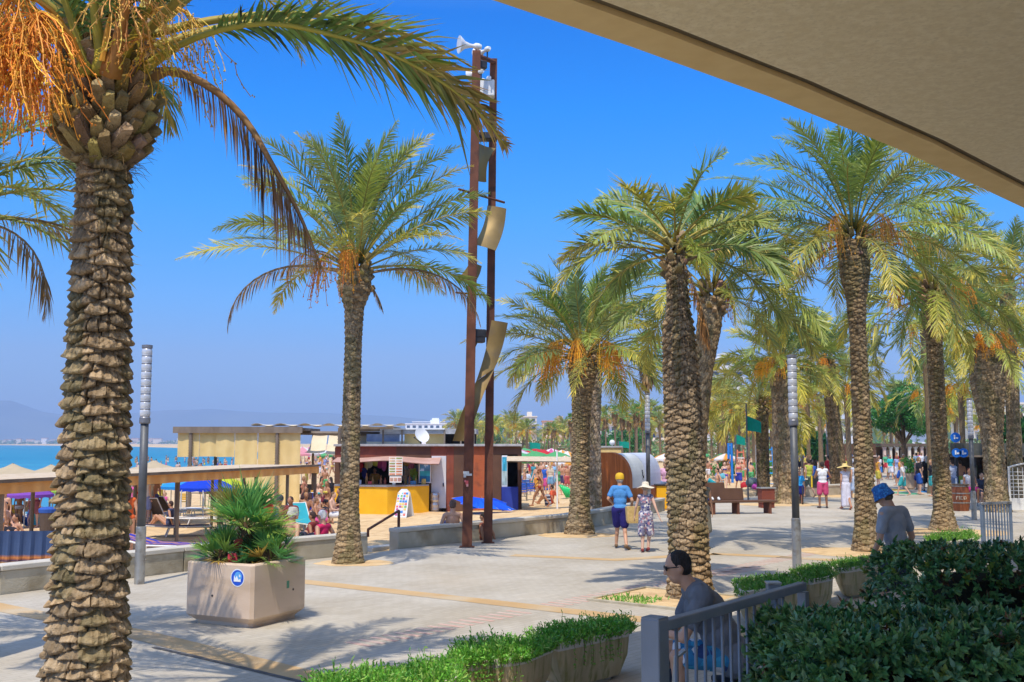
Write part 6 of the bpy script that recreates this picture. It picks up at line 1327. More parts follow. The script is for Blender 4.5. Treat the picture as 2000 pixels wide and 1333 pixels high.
def headp(b,J,face=True):
    lk=J['look']/np.linalg.norm(J['look']); h=J['head']; up=np.array([0,0,1.0]); sd=np.cross(lk,up); sd/=np.linalg.norm(sd); u2=np.cross(sd,lk); M=np.stack([sd,lk,u2],1)
    ell(b,h+u2*.012,(.075,.094,.108),M); ell(b,h+lk*.020-u2*.060,(.054,.066,.058),M); ell(b,h+lk*.035-u2*.088,(.028,.038,.022),M)
    cap_prim(b,J['neck']-np.array([0,0,.02]),h-u2*.05-lk*.01,.062,.056)
    if face:
        cap_prim(b,h+lk*.090+u2*.018,h+lk*.106-u2*.022,.010,.015,8); b.sph(h+lk*.094-u2*.026,(.018,.014,.010),M=M,n=8,m=6)
        cap_prim(b,h+lk*.078-u2*.056-sd*.018,h+lk*.078-u2*.056+sd*.018,.010,.010,8); cap_prim(b,h+lk*.082+u2*.034-sd*.040,h+lk*.082+u2*.034+sd*.040,.010,.010,8)
        for s_ in (-1,1): ell(b,h+sd*s_*.077-lk*.004-u2*.005,(.010,.020,.032),M)
    return h,lk,sd,u2,M
def remesh(b,name,vox,it=3):
    me=b.mesh(name+'_raw',bpy.data.materials[0]); o=bpy.data.objects.new('tmp',me); col.objects.link(o)
    m_=o.modifiers.new('r','REMESH'); m_.mode='VOXEL'; m_.voxel_size=vox; s_=o.modifiers.new('s','SMOOTH'); s_.iterations=it; s_.factor=.5
    dg=bpy.context.evaluated_depsgraph_get(); out=bpy.data.meshes.new_from_object(o.evaluated_get(dg)); out.name=name
    bpy.data.objects.remove(o); bpy.data.meshes.remove(me)
    out.polygons.foreach_set('use_smooth',np.ones(len(out.polygons),bool)); out.materials.clear(); out.materials.append(None); return out
GM={}
def gmesh(ps,kind,vox):
    k=(ps,kind,vox)
    if k in GM: return GM[k]
    J=POSES[ps]; b=MB(); fem=J['fem']; up=(J['neck']-J['hip']); u=up/np.linalg.norm(up); a=1-.14*fem
    if kind=='body':
        torso(b,J)
        for s_ in 'LR':
            limb(b,J['sh'+s_],J['el'+s_],J['wr'+s_],(.050*a,.038*a,.026*a)); hand(b,J['el'+s_],J['wr'+s_],side=1)
            limb(b,J['hi'+s_],J['kn'+s_],J['an'+s_],(.088,.056,.036)); m_=lerp(J['kn'+s_],J['an'+s_],.28); d=(J['an'+s_]-J['kn'+s_]); bk=np.cross(d/np.linalg.norm(d),J['side']); bk=-bk if bk[1]>0 else bk
            b.sph(m_+bk*.012,(.050,.052,.085),n=10,m=7) if abs(d[2])>.3 else None
            an=J['an'+s_]; to=J['to'+s_]; cap_prim(b,an-np.array([0,0,.03]),to,.040,.028); cap_prim(b,an-np.array([0,0,.045])-(to-an)*.25,an,.034,.04)
        headp(b,J)
    elif kind in('shirt','tank'):
        torso(b,J,.020,low=True); 
        cap_prim(b,J['hip']-u*.02+J['side']*-.06,J['hip']-u*.02+J['side']*.06,.115,.115)
        if ps=='seated': cap_prim(b,J['hip']+np.array([-.07,-.0,-.01]),J['hip']+np.array([.07,-.0,-.01]),.145,.145); torso(b,J,.045); cap_prim(b,J['hip']+np.array([-.08,.08,.03]),J['hip']+np.array([.08,.08,.03]),.11,.11)
        if kind=='shirt':
            for s_ in 'LR': e=lerp(J['sh'+s_],J['el'+s_],.62); cap_prim(b,lerp(J['sh'+s_],J['neck'],.1),e,.068,.062)
    elif kind=='dress' or kind=='longdress' :
        torso(b,J,.018); kn=(J['knL']+J['knR'])/2; an=(J['anL']+J['anR'])/2; e=kn+(an-kn)*.10 if kind=='dress' else an+np.array([0,0,.06])
        n=16
        for i in range(n+1):
            t_=i/n; c=lerp(J['hip'],e,t_); w_=.10+.10*t_ if kind=='dress' else .10+.05*t_; 
            for s_ in (-1,1): b.sph(c+J['side']*s_*w_*.55+np.array([0,s_*.0,0]),(.125-.02*t_,.135+.03*t_*(kind=='dress'),.09),n=12,m=8)
    elif kind in('shorts','briefs','trousers'):
        g={'shorts':.030,'briefs':.008,'trousers':.022}[kind]; M=frame(up,J['side']); ell(b,J['hip']-u*.005,(.168+g*.4,.120+g*.5,.115),M)
        for s_ in 'LR':
            f={'shorts':.80,'briefs':.12,'trousers':1}[kind]; e=lerp(J['hi'+s_],J['kn'+s_],f); g_=g*(.3 if ps=='seated' else 1); cap_prim(b,J['hi'+s_],e,.092+g_,(.075+g_ if kind!='briefs' else .085))
            if kind=='trousers': cap_prim(b,e,lerp(J['kn'+s_],J['an'+s_],.92),.075,.062)
    elif kind=='bikini':
        L_=np.linalg.norm(up); M=frame(up,J['side']); ell(b,J['hip']+u*L_*.66+M[:,1]*.02,(.150,.112,.045),M)
        for s_ in (-1,1): b.sph(J['hip']+u*L_*.66+M[:,1]*.10+M[:,0]*s_*.065,.064,n=10,m=7)
    elif kind=='swimsuit':
        torso(b,J,.007); 
    elif kind in('short','long','bald','bun'):
        bb=MB(); h,lk,sd,u2,M=headp(bb,J,False); ell(b,h+u2*.030-lk*.016,(.081,.094,.098),M)
        if kind=='long': cap_prim(b,h-lk*.05,h-lk*.075-u2*.20,.070,.045); 
        if kind=='bun': b.sph(h-lk*.10+u2*.06,.045)
        if kind=='short': ell(b,h-lk*.03-u2*.02,(.074,.072,.06),M)
    elif kind in('sunhat','cap','bucket','straw'):
        bb=MB(); h,lk,sd,u2,M=headp(bb,J,False)
        pr={'sunhat':[(.23,-.02),(.21,-.005),(.115,.03),(.092,.045),(.090,.10),(.070,.135),(.01,.145)],'straw':[(.30,-.035),(.25,-.01),(.12,.03),(.094,.045),(.092,.10),(.07,.125),(.01,.13)],
            'bucket':[(.120,-.03),(.116,-.025),(.098,.045),(.092,.05),(.088,.11),(.06,.13),(.01,.135)],'cap':[(.100,-.01),(.106,.03),(.102,.080),(.080,.125),(.040,.146),(.01,.150)]}[kind]
        m2=MB(); m2.lathe(pr+[(max(.001,r_-.006),z-.004) for r_,z in pr[::-1]],n=24,cap=False); V=m2.V[0]; 
        if kind in('sunhat','straw','bucket'): th=np.arctan2(V[:,1],V[:,0]); V[:,2]+=.016*np.sin(th*3+1)*(np.hypot(V[:,0],V[:,1])>.12)
        if kind=='cap':
            for i in range(1): m2.add([(x*.085,.07+.10*(1-x*x)**.5+.0,.022-.03*(1-x*x)) for x in np.linspace(-1,1,9)]+[(x*.088,.045,.03) for x in np.linspace(-1,1,9)],[(i,i+1,i+10,i+9) for i in range(8)])
        Mm=M.copy(); hp=h+u2*.018-lk*.004
        for V_,(F_,_m) in zip([np.concatenate(m2.V)],[(None,0)]):
            W=V_*np.array([1.0,1.08,1.0]); W=W@Mm.T+hp
            fs=[f for f,_ in m2.Fc]; b.add(W,fs)
        me=b.mesh(kind,[None],smooth=True); GM[k]=me; return me
    elif kind=='glasses':
        bb=MB(); h,lk,sd,u2,M=headp(bb,J,False)
        for s_ in (-1,1): ell(b,h+lk*.094+sd*s_*.034+u2*.014,(.028,.008,.018),M); cap_prim(b,h+lk*.085+sd*s_*.065+u2*.02,h-lk*.01+sd*s_*.082+u2*.01,.004,.004,6)
        me=b.mesh(kind,[None],smooth=True); GM[k]=me; return me
    elif kind in('shoeL','shoeR'):
        for s_ in kind[-1]: an=J['an'+s_]; to=J['to'+s_]; cap_prim(b,an-np.array([0,0,.045])-(to-an)*.28,to+np.array([0,0,-.002]),.044,.036)
    me=remesh(b,kind,vox if kind!='body' else vox,12 if 'dress' in kind else (4 if kind in('shirt','tank','shorts','trousers') else 2)); GM[k]=me; return me
SK=[(.62,.34,.21),(.50,.25,.14),(.40,.19,.10),(.68,.42,.30),(.28,.13,.07)]
def skin(c):
    k=('skin',c)
    if k not in _cm: _cm[k]=pm('skin_%d'%len(_cm),c,tuple(x*.88 for x in c),6,.5,spec=.35,bump=.05,bscale=80)
    return _cm[k]
def hairm(c):
    k=('hair',tuple(c))
    if k not in _cm: _cm[k]=pm('hair_%d'%len(_cm),c,tuple(x*1.5+.01 for x in c),30,.7,bump=1.0,bscale=55,dist=.03,stretch=(1,1,.35))
    return _cm[k]
def fabric(c):
    k=('fabric',tuple(c))
    if k not in _cm: _cm[k]=pm('fabric_%d'%len(_cm),c,tuple(x*.82 for x in c),7,.9,bump=.9,bscale=9,dist=.035,detail=3,stretch=(1,1,.55))
    return _cm[k]
PNAME={'body':'body','shirt':'t_shirt','tank':'vest_top','dress':'dress','longdress':'long_dress','shorts':'shorts','briefs':'swim_briefs','trousers':'trousers','bikini':'bikini_top','swimsuit':'swimsuit','short':'hair','long':'hair','bald':'hair','bun':'hair','sunhat':'sun_hat','cap':'cap','bucket':'bucket_hat','straw':'straw_hat','glasses':'sunglasses','shoeL':'shoe','shoeR':'shoe'}
def person(label,loc,rz,ps='stand',sk=0,wear=(),hair=('short',(.04,.025,.015)),s=1.0,vox=.016,group=None,mats={}):
    t=thing('person',label,'person',tuple(loc),rz,group); t.scale=(s,)*3
    items=[('body',skin(SK[sk]))]+([(hair[0],hairm(hair[1]))] if hair else [])+[(k,mats.get(k) or (fabric(c) if k in('shirt','tank','shorts','dress','longdress','trousers') else flat(c))) for k,c in wear]
    items=[z for k,m_ in items for z in ([('shoeL',m_),('shoeR',m_)] if k=='shoes' else [(k,m_)])]
    for k,m_ in items:
        me=gmesh(ps,k,vox); o=link(PNAME[k],me,t); o.material_slots[0].link='OBJECT'; o.material_slots[0].material=m_
    return t
# --- the four nearest people
q=Vector(((1421-1000)/F*9.3,9.3,0))
shade_sh=pm('grey_blue_cotton',(.14,.15,.165),(.18,.19,.21),8,.9,bump=.9,bscale=9,dist=.03)
def patt(name,base,cols,scale):
    m,t_,bs=_new(name); N=t_.nodes; L=t_.links; tc=N.new('ShaderNodeTexCoord'); v=N.new('ShaderNodeTexVoronoi'); v.inputs['Scale'].default_value=scale; L.new(tc.outputs['Object'],v.inputs['Vector'])
    sp=N.new('ShaderNodeSeparateColor'); L.new(v.outputs['Color'],sp.inputs[0]); r=N.new('ShaderNodeValToRGB'); r.color_ramp.interpolation='CONSTANT'; e_=r.color_ramp.elements; e_[0].color=(*base,1); e_[1].position=.45; e_[1].color=(*cols[0],1)
    for i,c in enumerate(cols[1:]): x=e_.new(.45+.55*(i+1)/len(cols)); x.color=(*c,1)
    L.new(sp.outputs[0],r.inputs[0]); L.new(r.outputs[0],bs.inputs['Base Color']); bs.inputs['Roughness'].default_value=.85; return m
person('man in dark grey t-shirt and glasses sitting bent forward behind the railing',q,R(90),'seated',0,[('shirt',(.1,.1,.1)),('shorts',(0,0,0)),('glasses',(.02,.02,.02)),('shoes',(.03,.03,.03))],('short',(.018,.013,.010)),1.17,.0085,mats={'shirt':shade_sh,'shorts':patt('blue_print',(.03,.22,.42),[(.75,.78,.8),(.02,.06,.2),(.05,.35,.55)],16)})
t=thing('stool','low folding stool under the man in the dark grey t-shirt','stool',tuple(q)); b=MB(); b.box((.02,0,.40),(.36,.36,.05),ch=.015); b.build('seat',flat((.05,.05,.06)),t)
for sx in (-1,1):
    for sy in (-1,1): b=MB(); b.tube([(sx*.15,sy*.15,.38),(sx*.19,sy*.17,0)],.012,6); b.build('leg',galv,t)
tt=thing('bag','small dark bag hanging between the seated man and the railing','bag',(q.x-.52,q.y-.1,.30)); b=MB(); b.box((0,0,.1),(.16,.10,.26),ch=.04); b.build('pouch',flat((.03,.035,.05)),tt); b=MB(); b.tube([(-.05,0,.22),(-.03,0,.36),(.03,0,.36),(.05,0,.22)],.006,6); b.build('strap',dark_m,tt)
q=PD(1750,1000,13.8); q.z=0
check=patt('blue_check',(.03,.16,.42),[(.05,.28,.60),(.02,.10,.30)],55)
person('man in grey t-shirt and blue bucket hat, head bowed, walking behind the hedge',q,R(38),'stoop',0,[('shirt',(.2,.2,.2)),('shorts',(.05,.06,.08)),('bucket',(.05,.2,.5)),('shoes',(.1,.1,.1))],('short',(.10,.08,.06)),1.12,.010,mats={'shirt':pm('grey_cotton',(.30,.31,.33),(.37,.38,.40),8,.9,bump=.9,bscale=9,dist=.03),'bucket':check})
q=P(1212,1073); q.z=0
person('man in yellow cap and blue t-shirt walking away with a straw bag',q,R(-14),'hatman',0,[('shirt',(.09,.30,.66)),('shorts',(.025,.02,.16)),('cap',(.80,.48,.03)),('shoes',(.22,.14,.08))],('short',(.35,.3,.25)),1.0,.010)
q=P(1262,1079); q.z=0
person('woman in white sun hat and flowery dress walking beside the man in the yellow cap',q,R(-8),'hatwoman',3,[('dress',(.3,.3,.4)),('sunhat',(.78,.70,.55)),('shoes',(.25,.05,.05))],('short',(.3,.25,.2)),.90,.010,mats={'dress':patt('flower_print',(.20,.19,.28),[(.55,.52,.58),(.04,.05,.20),(.45,.22,.25),(.70,.66,.62)],22)})
q=P(1238,1076); t=thing('straw_bag','yellow straw shopping bag carried between the man in the cap and the woman','bag',(q.x+.02,q.y+.06,.62),R(10)); b=MB(); loft(b,[[(x*s_,y*s_,z) for x,y in ((-.17,-.07),(.17,-.07),(.17,.07),(-.17,.07))] for z,s_ in ((0,.85),(.06,1.0),(.38,1.12))]); b.build('woven_body',pm('straw_weave',(.62,.42,.15),(.75,.53,.22),18,.85,bump=.6,bscale=60),t)
b=MB(); b.tube([(-.10,0,.36),(-.06,0,.50),(.06,0,.50),(.10,0,.36)],.010,6); b.build('handle',timber,t)
# --- promenade, middle distance
PR='people strolling on the promenade'
W=(.80,.80,.82)
def pp_(px,py,label,rz,ps,sk,wear,hair=('short',(.03,.02,.015)),s=1.0,vox=.016,g=PR,beach=False,d=None):
    q=(TD(px,d) if d else (T(px,py) if beach else P(px,py))); 
    if not beach and not d: q.z=0
    return person(label,q,rz,ps,sk,wear,hair,s,vox,g)
pp_(1608,993,'man in white vest and pink shorts standing with his back to us',R(-5),'phone',4,[('tank',W),('shorts',(.70,.09,.22)),('shoes',(.1,.08,.07))],s=1.02,vox=.012)
q=P(1592,990); t=thing('tote_bag','black and yellow shoulder bag hanging at the side of the man in pink shorts','bag',(q.x,q.y,.75)); b=MB(); b.box((0,0,.22),(.30,.16,.48),ch=.05); b.build('bag_body',dark_m,t); b=MB(); b.box((-.13,-.09,.22),(.06,.03,.45),rz=0,ch=.01); b.build('yellow_stripe',flat((.80,.55,.03)),t); b=MB(); b.tube([(0,0,.45),(.08,0,.70),(.15,0,.62)],.012,6); b.build('strap',dark_m,t)
pp_(1653,996,'woman in long white dress and wide straw hat seen from behind',R(5),'walkf',1,[('longdress',(.72,.70,.80)),('straw',(.78,.58,.22)),('shoes',(.5,.2,.12))],s=.98,vox=.012)
pp_(1374,1072,'woman half hidden right of the shaggy palm, only her bare arm showing',R(180),'standf',0,[('dress',(.20,.19,.15)),('shoes',(.1,.1,.1))],hair=('long',(.1,.06,.03)),s=.98)
L=[(1563,985,'child in blue shirt standing by the bicycle',R(170),'stand',1,[('shirt',(.03,.35,.75)),('shorts',(.02,.03,.22))],.78),
(1581,972,'person in loose lime vest beyond the bicycle',R(20),'walk',0,[('tank',(.50,.55,.08)),('shorts',(.15,.2,.15))],1),
(1671,975,'woman in pale blue skirt half behind the tall palm',R(10),'walkf',0,[('tank',(.6,.65,.75)),('dress',(.50,.60,.78))],.95),
(1679,970,'sunburnt person with red bag beside the tall palm',R(-5),'walk',0,[('shorts',(.6,.05,.04))],.98),
(1718,938,'woman in white top, blue shorts walking on the far promenade',R(185),'walkf',2,[('shirt',(.75,.70,.75)),('shorts',(.04,.18,.55))],.95),
(1740,938,'woman in turquoise top, white shorts on the far promenade',R(175),'walkf',0,[('shirt',(.03,.50,.52)),('shorts',(.7,.7,.78))],.97),
(1766,936,'person in orange top, white shorts on the far promenade',R(190),'walk',2,[('shirt',(.80,.25,.06)),('shorts',(.72,.7,.74))],1),
(1795,957,'bare-backed man in navy shorts walking away by the far planter',R(5),'walk',0,[('shorts',(.02,.04,.30)),('shoes',(.7,.7,.7))],.98),
(1811,961,'large person in black top and black skirt walking away',R(-8),'walkf',3,[('shirt',(.015,.015,.018)),('dress',(.02,.02,.022)),('shoes',(.05,.05,.05))],1.06),
(1823,956,'woman in maroon dress with red hat, just left of the knobbly palm',R(10),'walkf',3,[('dress',(.25,.03,.08)),('sunhat',(.65,.02,.03))],1),
(1791,928,'man in pale blue shirt behind the far planter',R(0),'stand',1,[('shirt',(.55,.68,.82)),('shorts',(.3,.3,.4))],1),
(1801,927,'person in white shirt behind the bare-backed man',R(20),'walk',0,[('shirt',W),('shorts',(.5,.4,.4))],1),
(1730,925,'woman with white hair and green top, far promenade',R(180),'walkf',3,[('shirt',(.1,.4,.2)),('shorts',(.6,.05,.08))],.93),
(1736,921,'person in red t-shirt, far promenade',R(170),'walk',2,[('shirt',(.60,.03,.05)),('shorts',(.1,.1,.15))],1),
(1664,940,'person in blue cap and white top behind the straw hat',R(160),'walk',0,[('shirt',W),('cap',(.03,.2,.45)),('shorts',(.1,.2,.4))],1),
(1643,936,'person in red cap behind the dark leaning palm',R(190),'stand',0,[('shirt',(.2,.45,.7)),('cap',(.6,.04,.03)),('shorts',(.1,.15,.3))],1),
(1863,975,'person in grey shirt beyond the barrel',R(10),'walk',0,[('shirt',(.42,.47,.60)),('shorts',(.18,.24,.40))],1),
(1878,972,'person with bare tanned back and olive shorts beyond the barrel',R(-5),'walk',1,[('shorts',(.30,.42,.08))],.98)]
for px,py,lb,rz,ps,sk,wr,s_ in L: pp_(px,py,lb,rz,ps,sk,wr,s=s_,hair=('long' if 'f' in ps[-1] else 'short',[(.03,.02,.015),(.2,.12,.05),(.45,.42,.38)][(px)%3]))
q=TD(1883,39.5); person('woman in white vest sitting at the barrel table',(q.x,q.y,.25),R(180),'chair',1,[('tank',W),('shorts',(.55,.04,.25))],('short',(.15,.04,.02)),1.0)
for k,(px,d,lb,c) in enumerate(((1906,42,'dark-clothed diner seated just right of the grey lamp post',(.04,.05,.08)),(1916,44,'diner in pale grey under the restaurant roof',(.5,.5,.5)),(1870,52,'diner in navy under the blue signs',(.03,.04,.2)))):
    q=TD(px,d); t=person(lb,(q.x,q.y,0),R(170-k*30),'chair',k%3,[('shirt',c),('shorts',(.05,.05,.08))]); chair((q.x,q.y,0),'dark chair under %s'%lb.split(' under')[0].split(' just')[0],R(350-k*30),(.06,.05,.05),dark_m,'restaurant chairs')
# --- on the sand
BC='sunbathers near the wall'
def bp_(px,py,label,rz,ps,sk,wear,hair=('short',(.03,.02,.015)),s=1.0,d=None,dz=0,vox=.016,g=None):
    q=TD(px,d) if d else T(px,py); return person(label,(q.x,q.y,q.z+dz),rz,ps,sk,wear,hair,s,vox,g or BC)
q=PD(884,1012,26.6); person('shirtless man with short hair sitting with his back to us beyond the wall',(q.x,q.y,hz(q.x,q.y)),R(5),'sit',0,[('shorts',(.1,.1,.2))],('short',(.12,.07,.05)),1.12,.012,BC)
q=PD(940,1020,27.2); person('dark-haired person low behind the wall between the rusty posts',(q.x,q.y,hz(q.x,q.y)-.15),R(60),'sit',2,[('tank',(.25,.08,.05))],('bun',(.02,.015,.012)),1.0,.014,BC)
bp_(583,0,'man in pale sun hat with bare back by the wall behind the fan palm',R(-35),'sit',0,[('bucket',(.50,.47,.40)),('shorts',(.05,.05,.08))],hair=('short',(.5,.48,.45)),d=23.6,s=1.12,vox=.012)
bp_(630,0,'white-haired woman in pink swimsuit and dark glasses facing left by the wall',R(60),'sit',0,[('swimsuit',(.80,.03,.14)),('glasses',(.03,.02,.02))],hair=('short',(.70,.66,.60)),d=23.9,s=1.12,vox=.012)
for a in ((553,0,'dark-tanned man with cap sitting in front of the beige curtains',R(200),'chair',2,[('shorts',(.08,.03,.03)),('cap',(.05,.05,.06))],31),
    (574,0,'boy in maroon sitting beside the dark-tanned man',R(160),'chair',2,[('shirt',(.20,.03,.04))],30),
    (612,0,'person in dark red lying back behind the woman in pink',R(70),'sit',2,[('tank',(.22,.03,.03))],27.5),
    (536,0,'person in navy shirt behind the fan palm',R(150),'chair',0,[('shirt',(.03,.05,.16)),('shorts',(.1,.1,.1))],29),
    (520,0,'person in beige top behind the fan palm',R(190),'chair',0,[('shirt',(.45,.36,.22))],28.5),
    (262,0,'person in orange swimwear standing between the big trunk and lamp post',R(10),'standf',0,[('swimsuit',(.75,.14,.03))],27),
    (300,0,'woman in orange and white standing right of the lamp post',R(190),'standf',1,[('tank',(.75,.7,.68)),('shorts',(.7,.12,.04))],40),
    (310,0,'person with bare back beside the woman in orange and white',R(10),'stand',1,[('shorts',(.1,.1,.3))],42),
    (340,0,'person in dark top reclining among the brown loungers',R(80),'sit',1,[('tank',(.05,.06,.12))],38),
    (20,0,'curly-haired person sitting under the shelter at the left edge',R(200),'sit',1,[('shorts',(.45,.05,.2))],30),
    (5,0,'person with dark hair cut by the left edge of the view',R(180),'sit',2,[('tank',(.05,.1,.3))],29),
    (42,0,'child crouching between the curly-haired person and the purple parasol',R(140),'sit',1,[('shorts',(.1,.3,.6))],31),
    (82,0,'person standing bare-chested near the purple parasol',R(170),'stand',0,[('shorts',(.3,.1,.1))],38),
    (604,0,'seated man in dark clothes under the sail awnings',R(160),'chair',2,[('shirt',(.06,.03,.03)),('shorts',(.05,.05,.06))],42),
    (645,0,'seated woman in maroon behind the slender palm',R(200),'chair',2,[('shirt',(.18,.03,.05)),('shorts',(.03,.03,.05))],40),
    (668,0,'seated man in black just left of the yellow counter',R(120),'chair',1,[('shirt',(.04,.03,.04)),('shorts',(.15,.04,.05))],40)):
    bp_(a[0],0,a[2],a[3],a[4],a[5],a[6],d=a[7],hair=('long' if a[4]=='standf' else 'short',(.04,.02,.015)),s=1.0)
bp_(1055,991,'woman in red-brown bikini striding left across the sand with a striped bag',R(80),'stride',1,[('bikini',(.35,.06,.03)),('briefs',(.35,.06,.03))],hair=('bun',(.18,.06,.03)),s=1.0,vox=.012)
q=T(1069,990); t=thing('striped_bag','navy and white striped beach bag by the striding woman','bag',tuple(q)); b=MB()
for i in range(7): b.box((.05-.012*i,0,.05+.075*i),(.30,.12,.07),ch=.01,col=(.05,.06,.12) if i%2 else (.62,.64,.70))
b.build('bag_body',CLOTHM,t)
KC='customers among the navy tables'
for i,(px,py,lb,rz,ps,sk,wr) in enumerate(((993,958,'dark-haired boy seated at the left end of the navy tables',R(30),'chair',0,[('shorts',(.1,.2,.5))]),(1008,960,'woman in teal with dark hair at the navy tables',R(200),'chair',1,[('shirt',(.2,.4,.42))]),(1016,962,'person in navy striped shirt, back to us, at the tables',R(10),'chair',0,[('shirt',(.30,.38,.65))]),
    (1030,960,'person in white and blue towel beside the striped shirt',R(-20),'chair',3,[('shirt',(.55,.65,.75))]),(1042,955,'person in teal dress standing behind the walking woman',R(170),'standf',2,[('dress',(.05,.25,.30))]),(1075,962,'fair-haired woman in beige top right of the walking woman',R(-10),'standf',3,[('shirt',(.62,.52,.40)),('shorts',(.2,.4,.6))]),
    (1082,955,'woman in floral blue dress near the awning post',R(190),'standf',0,[('dress',(.25,.45,.65))]),(1076,985,'child in red-orange crouching before the awning post',R(60),'sit',1,[('shirt',(.70,.12,.05))]),(1098,960,'tanned person in dark shorts by the green inflatable',R(160),'stand',1,[('shorts',(.08,.06,.15))]),
    (1108,962,'tanned person just left of the stout palm',R(200),'stand',1,[('shorts',(.5,.1,.1))]),(1065,950,'woman in white top behind the tables',R(150),'standf',0,[('shirt',W),('shorts',(.3,.1,.1))]))):
    bp_(px,py,lb,rz,ps,sk,wr,g=KC,hair=('long' if 'f' in ps[-1] else 'short',[(.03,.02,.015),(.4,.28,.12)][i%4==1]))
bp_(1296,0,'man in pale pink shirt at the yellow counter, half behind the shaggy palm',R(170),'stand',0,[('shirt',(.70,.40,.55)),('shorts',(.2,.3,.5))],d=41.5,g=KC)
bp_(735,0,'brown-skinned vendor in an orange shirt behind the yellow counter',R(180),'stand',2,[('shirt',(.50,.24,.03)),('trousers',(.05,.05,.06))],d=47.7,dz=.15,g=KC)
bp_(1416,958,'dark-haired girl in navy bikini walking towards us on the sand',R(175),'walkf',3,[('bikini',(.02,.03,.20)),('briefs',(.10,.05,.45))],hair=('long',(.03,.015,.01)),s=.95,g=KC)
bp_(1443,957,'dark-haired girl in pink bikini top and blue shorts on the sand',R(185),'walkf',0,[('bikini',(.65,.10,.15)),('shorts',(.04,.05,.35))],hair=('long',(.03,.015,.01)),s=.98,g=KC)
bp_(1394,0,'person bending over with turquoise towel behind the bench',R(90),'sit',0,[('shorts',(.02,.35,.45))],d=50,dz=.3,g=KC)
bp_(1403,0,'woman in turquoise and pink sitting left of the bikini girls',R(150),'chair',3,[('shirt',(.15,.45,.55))],d=58,g=KC)
# things on the sand by the bench
for px,py,c,r_,lb in ((1454,956,(.45,.02,.03),.22,'dark red ball on the sand right of the bikini girls'),(1470,955,(.12,.16,.18),.36,'heap of dark bags under the flag pole'),(1476,958,(.55,.08,.40),.2,'magenta bag beside the dark bags')):
    q=T(px,py); t=thing('ball' if 'ball' in lb else 'beach_bag',lb,'ball' if 'ball' in lb else 'bag',tuple(q)); b=MB(); b.sph((0,0,r_*.85),(r_,r_*.8,r_*(1 if 'ball' in lb else .75)),n=14,m=10); b.build('shell',flat(c),t,smooth=True); b=MB(); b.tube([(-r_*.5,0,r_*1.5),(0,0,r_*1.85),(r_*.5,0,r_*1.5)],.015,5); b.build('strap' if 'bag' in lb else 'valve',flat(tuple(x*.5 for x in c)),t)
q=T(1510,958); lounger(tuple(q),'pale blue reclining lounger left of the palm with the tall lamp',R(60),60,(.45,.62,.75),nm='beach_chair')
# --- crowd in the distance: copies of a few people in many colours
rc=np.random.RandomState(21)
CC=[(.6,.03,.04),(.03,.12,.5),(.7,.7,.72),(.02,.02,.03),(.05,.45,.5),(.75,.35,.05),(.65,.1,.3),(.1,.4,.15),(.8,.65,.1),(.3,.35,.6),(.5,.2,.12)]
def crowd(px,d,group,label,beach=True,kinds=('stand','walk','standf','walkf','sit')):
    ps=kinds[rc.randint(len(kinds))]; q=TD(px,d)
    if not beach: q.z=max(q.z,0)
    f=ps.endswith('f'); c1=CC[rc.randint(len(CC))]; c2=CC[rc.randint(len(CC))]
    if beach: wear=[('bikini' if f else 'shorts',c1),('briefs' if f else 'shorts',c2)][:2 if f else 1]+([('tank',c2)] if rc.rand()<.25 else [])
    else: wear=[('shirt' if rc.rand()<.7 else 'tank',c1),('shorts',c2)]
    return person(label,q,rc.uniform(0,2*PI),ps,rc.randint(4),wear,('long' if f else 'short',[(.03,.02,.015),(.3,.18,.08),(.15,.08,.04)][rc.randint(3)]),rc.uniform(.85,1.05),.024,group)
for i in range(46): crowd(rc.uniform(985,1118),rc.uniform(58,120),'crowd on the beach beyond the kiosk','bather in the distant crowd on the sand beyond the kiosk')
for i in range(30): crowd(rc.uniform(588,660),rc.uniform(62,170),'crowd seen under the sail awnings','bather in the distant crowd under the sail awnings')
for i in range(26): crowd(rc.uniform(1378,1540),rc.uniform(66,125),'crowd on the sand by the far palm grove','small figure on the sand by the far palm grove')
for i in range(58): 
    d=rc.uniform(62,125) if i<44 else rc.uniform(48,62); crowd(rc.uniform(1555,1850),d,'walkers far down the promenade','small figure among the walkers far down the promenade',False,('stand','walk','walkf','standf'))
for i in range(16): crowd(rc.uniform(268,345),rc.uniform(36,60),'sunbathers beyond the loungers','sunbather on the sand beyond the brown loungers')
for i in range(12): crowd(rc.uniform(2,112),rc.uniform(27,44),'sunbathers under the shelter','sunbather under the shelter at the left edge',kinds=('sit','sit','stand','standf','chair'))
for i in range(10): crowd(rc.uniform(596,660),rc.uniform(34,48),'people in the shade of the sail awnings','person in the shade by the last shelter post',kinds=('chair','chair','standf'))
for i in range(12): crowd(rc.uniform(275,335),rc.uniform(60,150),'bathers at the water edge by the lamp post','small bather at the water edge right of the lamp post')
# bathers standing in the sea: head and shoulders above water
for i in range(58):
    px=rc.uniform(345,458) if i<40 else rc.uniform(270,335); d=rc.uniform(110,240); x=(px-1000)/F*d
    t=person('bather standing in the sea seen under the pavilion roof' if i<40 else 'bather standing in the sea right of the lamp post',(x,d,SEA-rc.uniform(.7,1.1)),rc.uniform(0,6),'stand',rc.randint(4),[('shorts',CC[rc.randint(len(CC))])],('short',(.05,.03,.02)),1.25,.03,'bathers in the sea under the pavilion' if i<40 else 'bathers in the sea by the lamp')
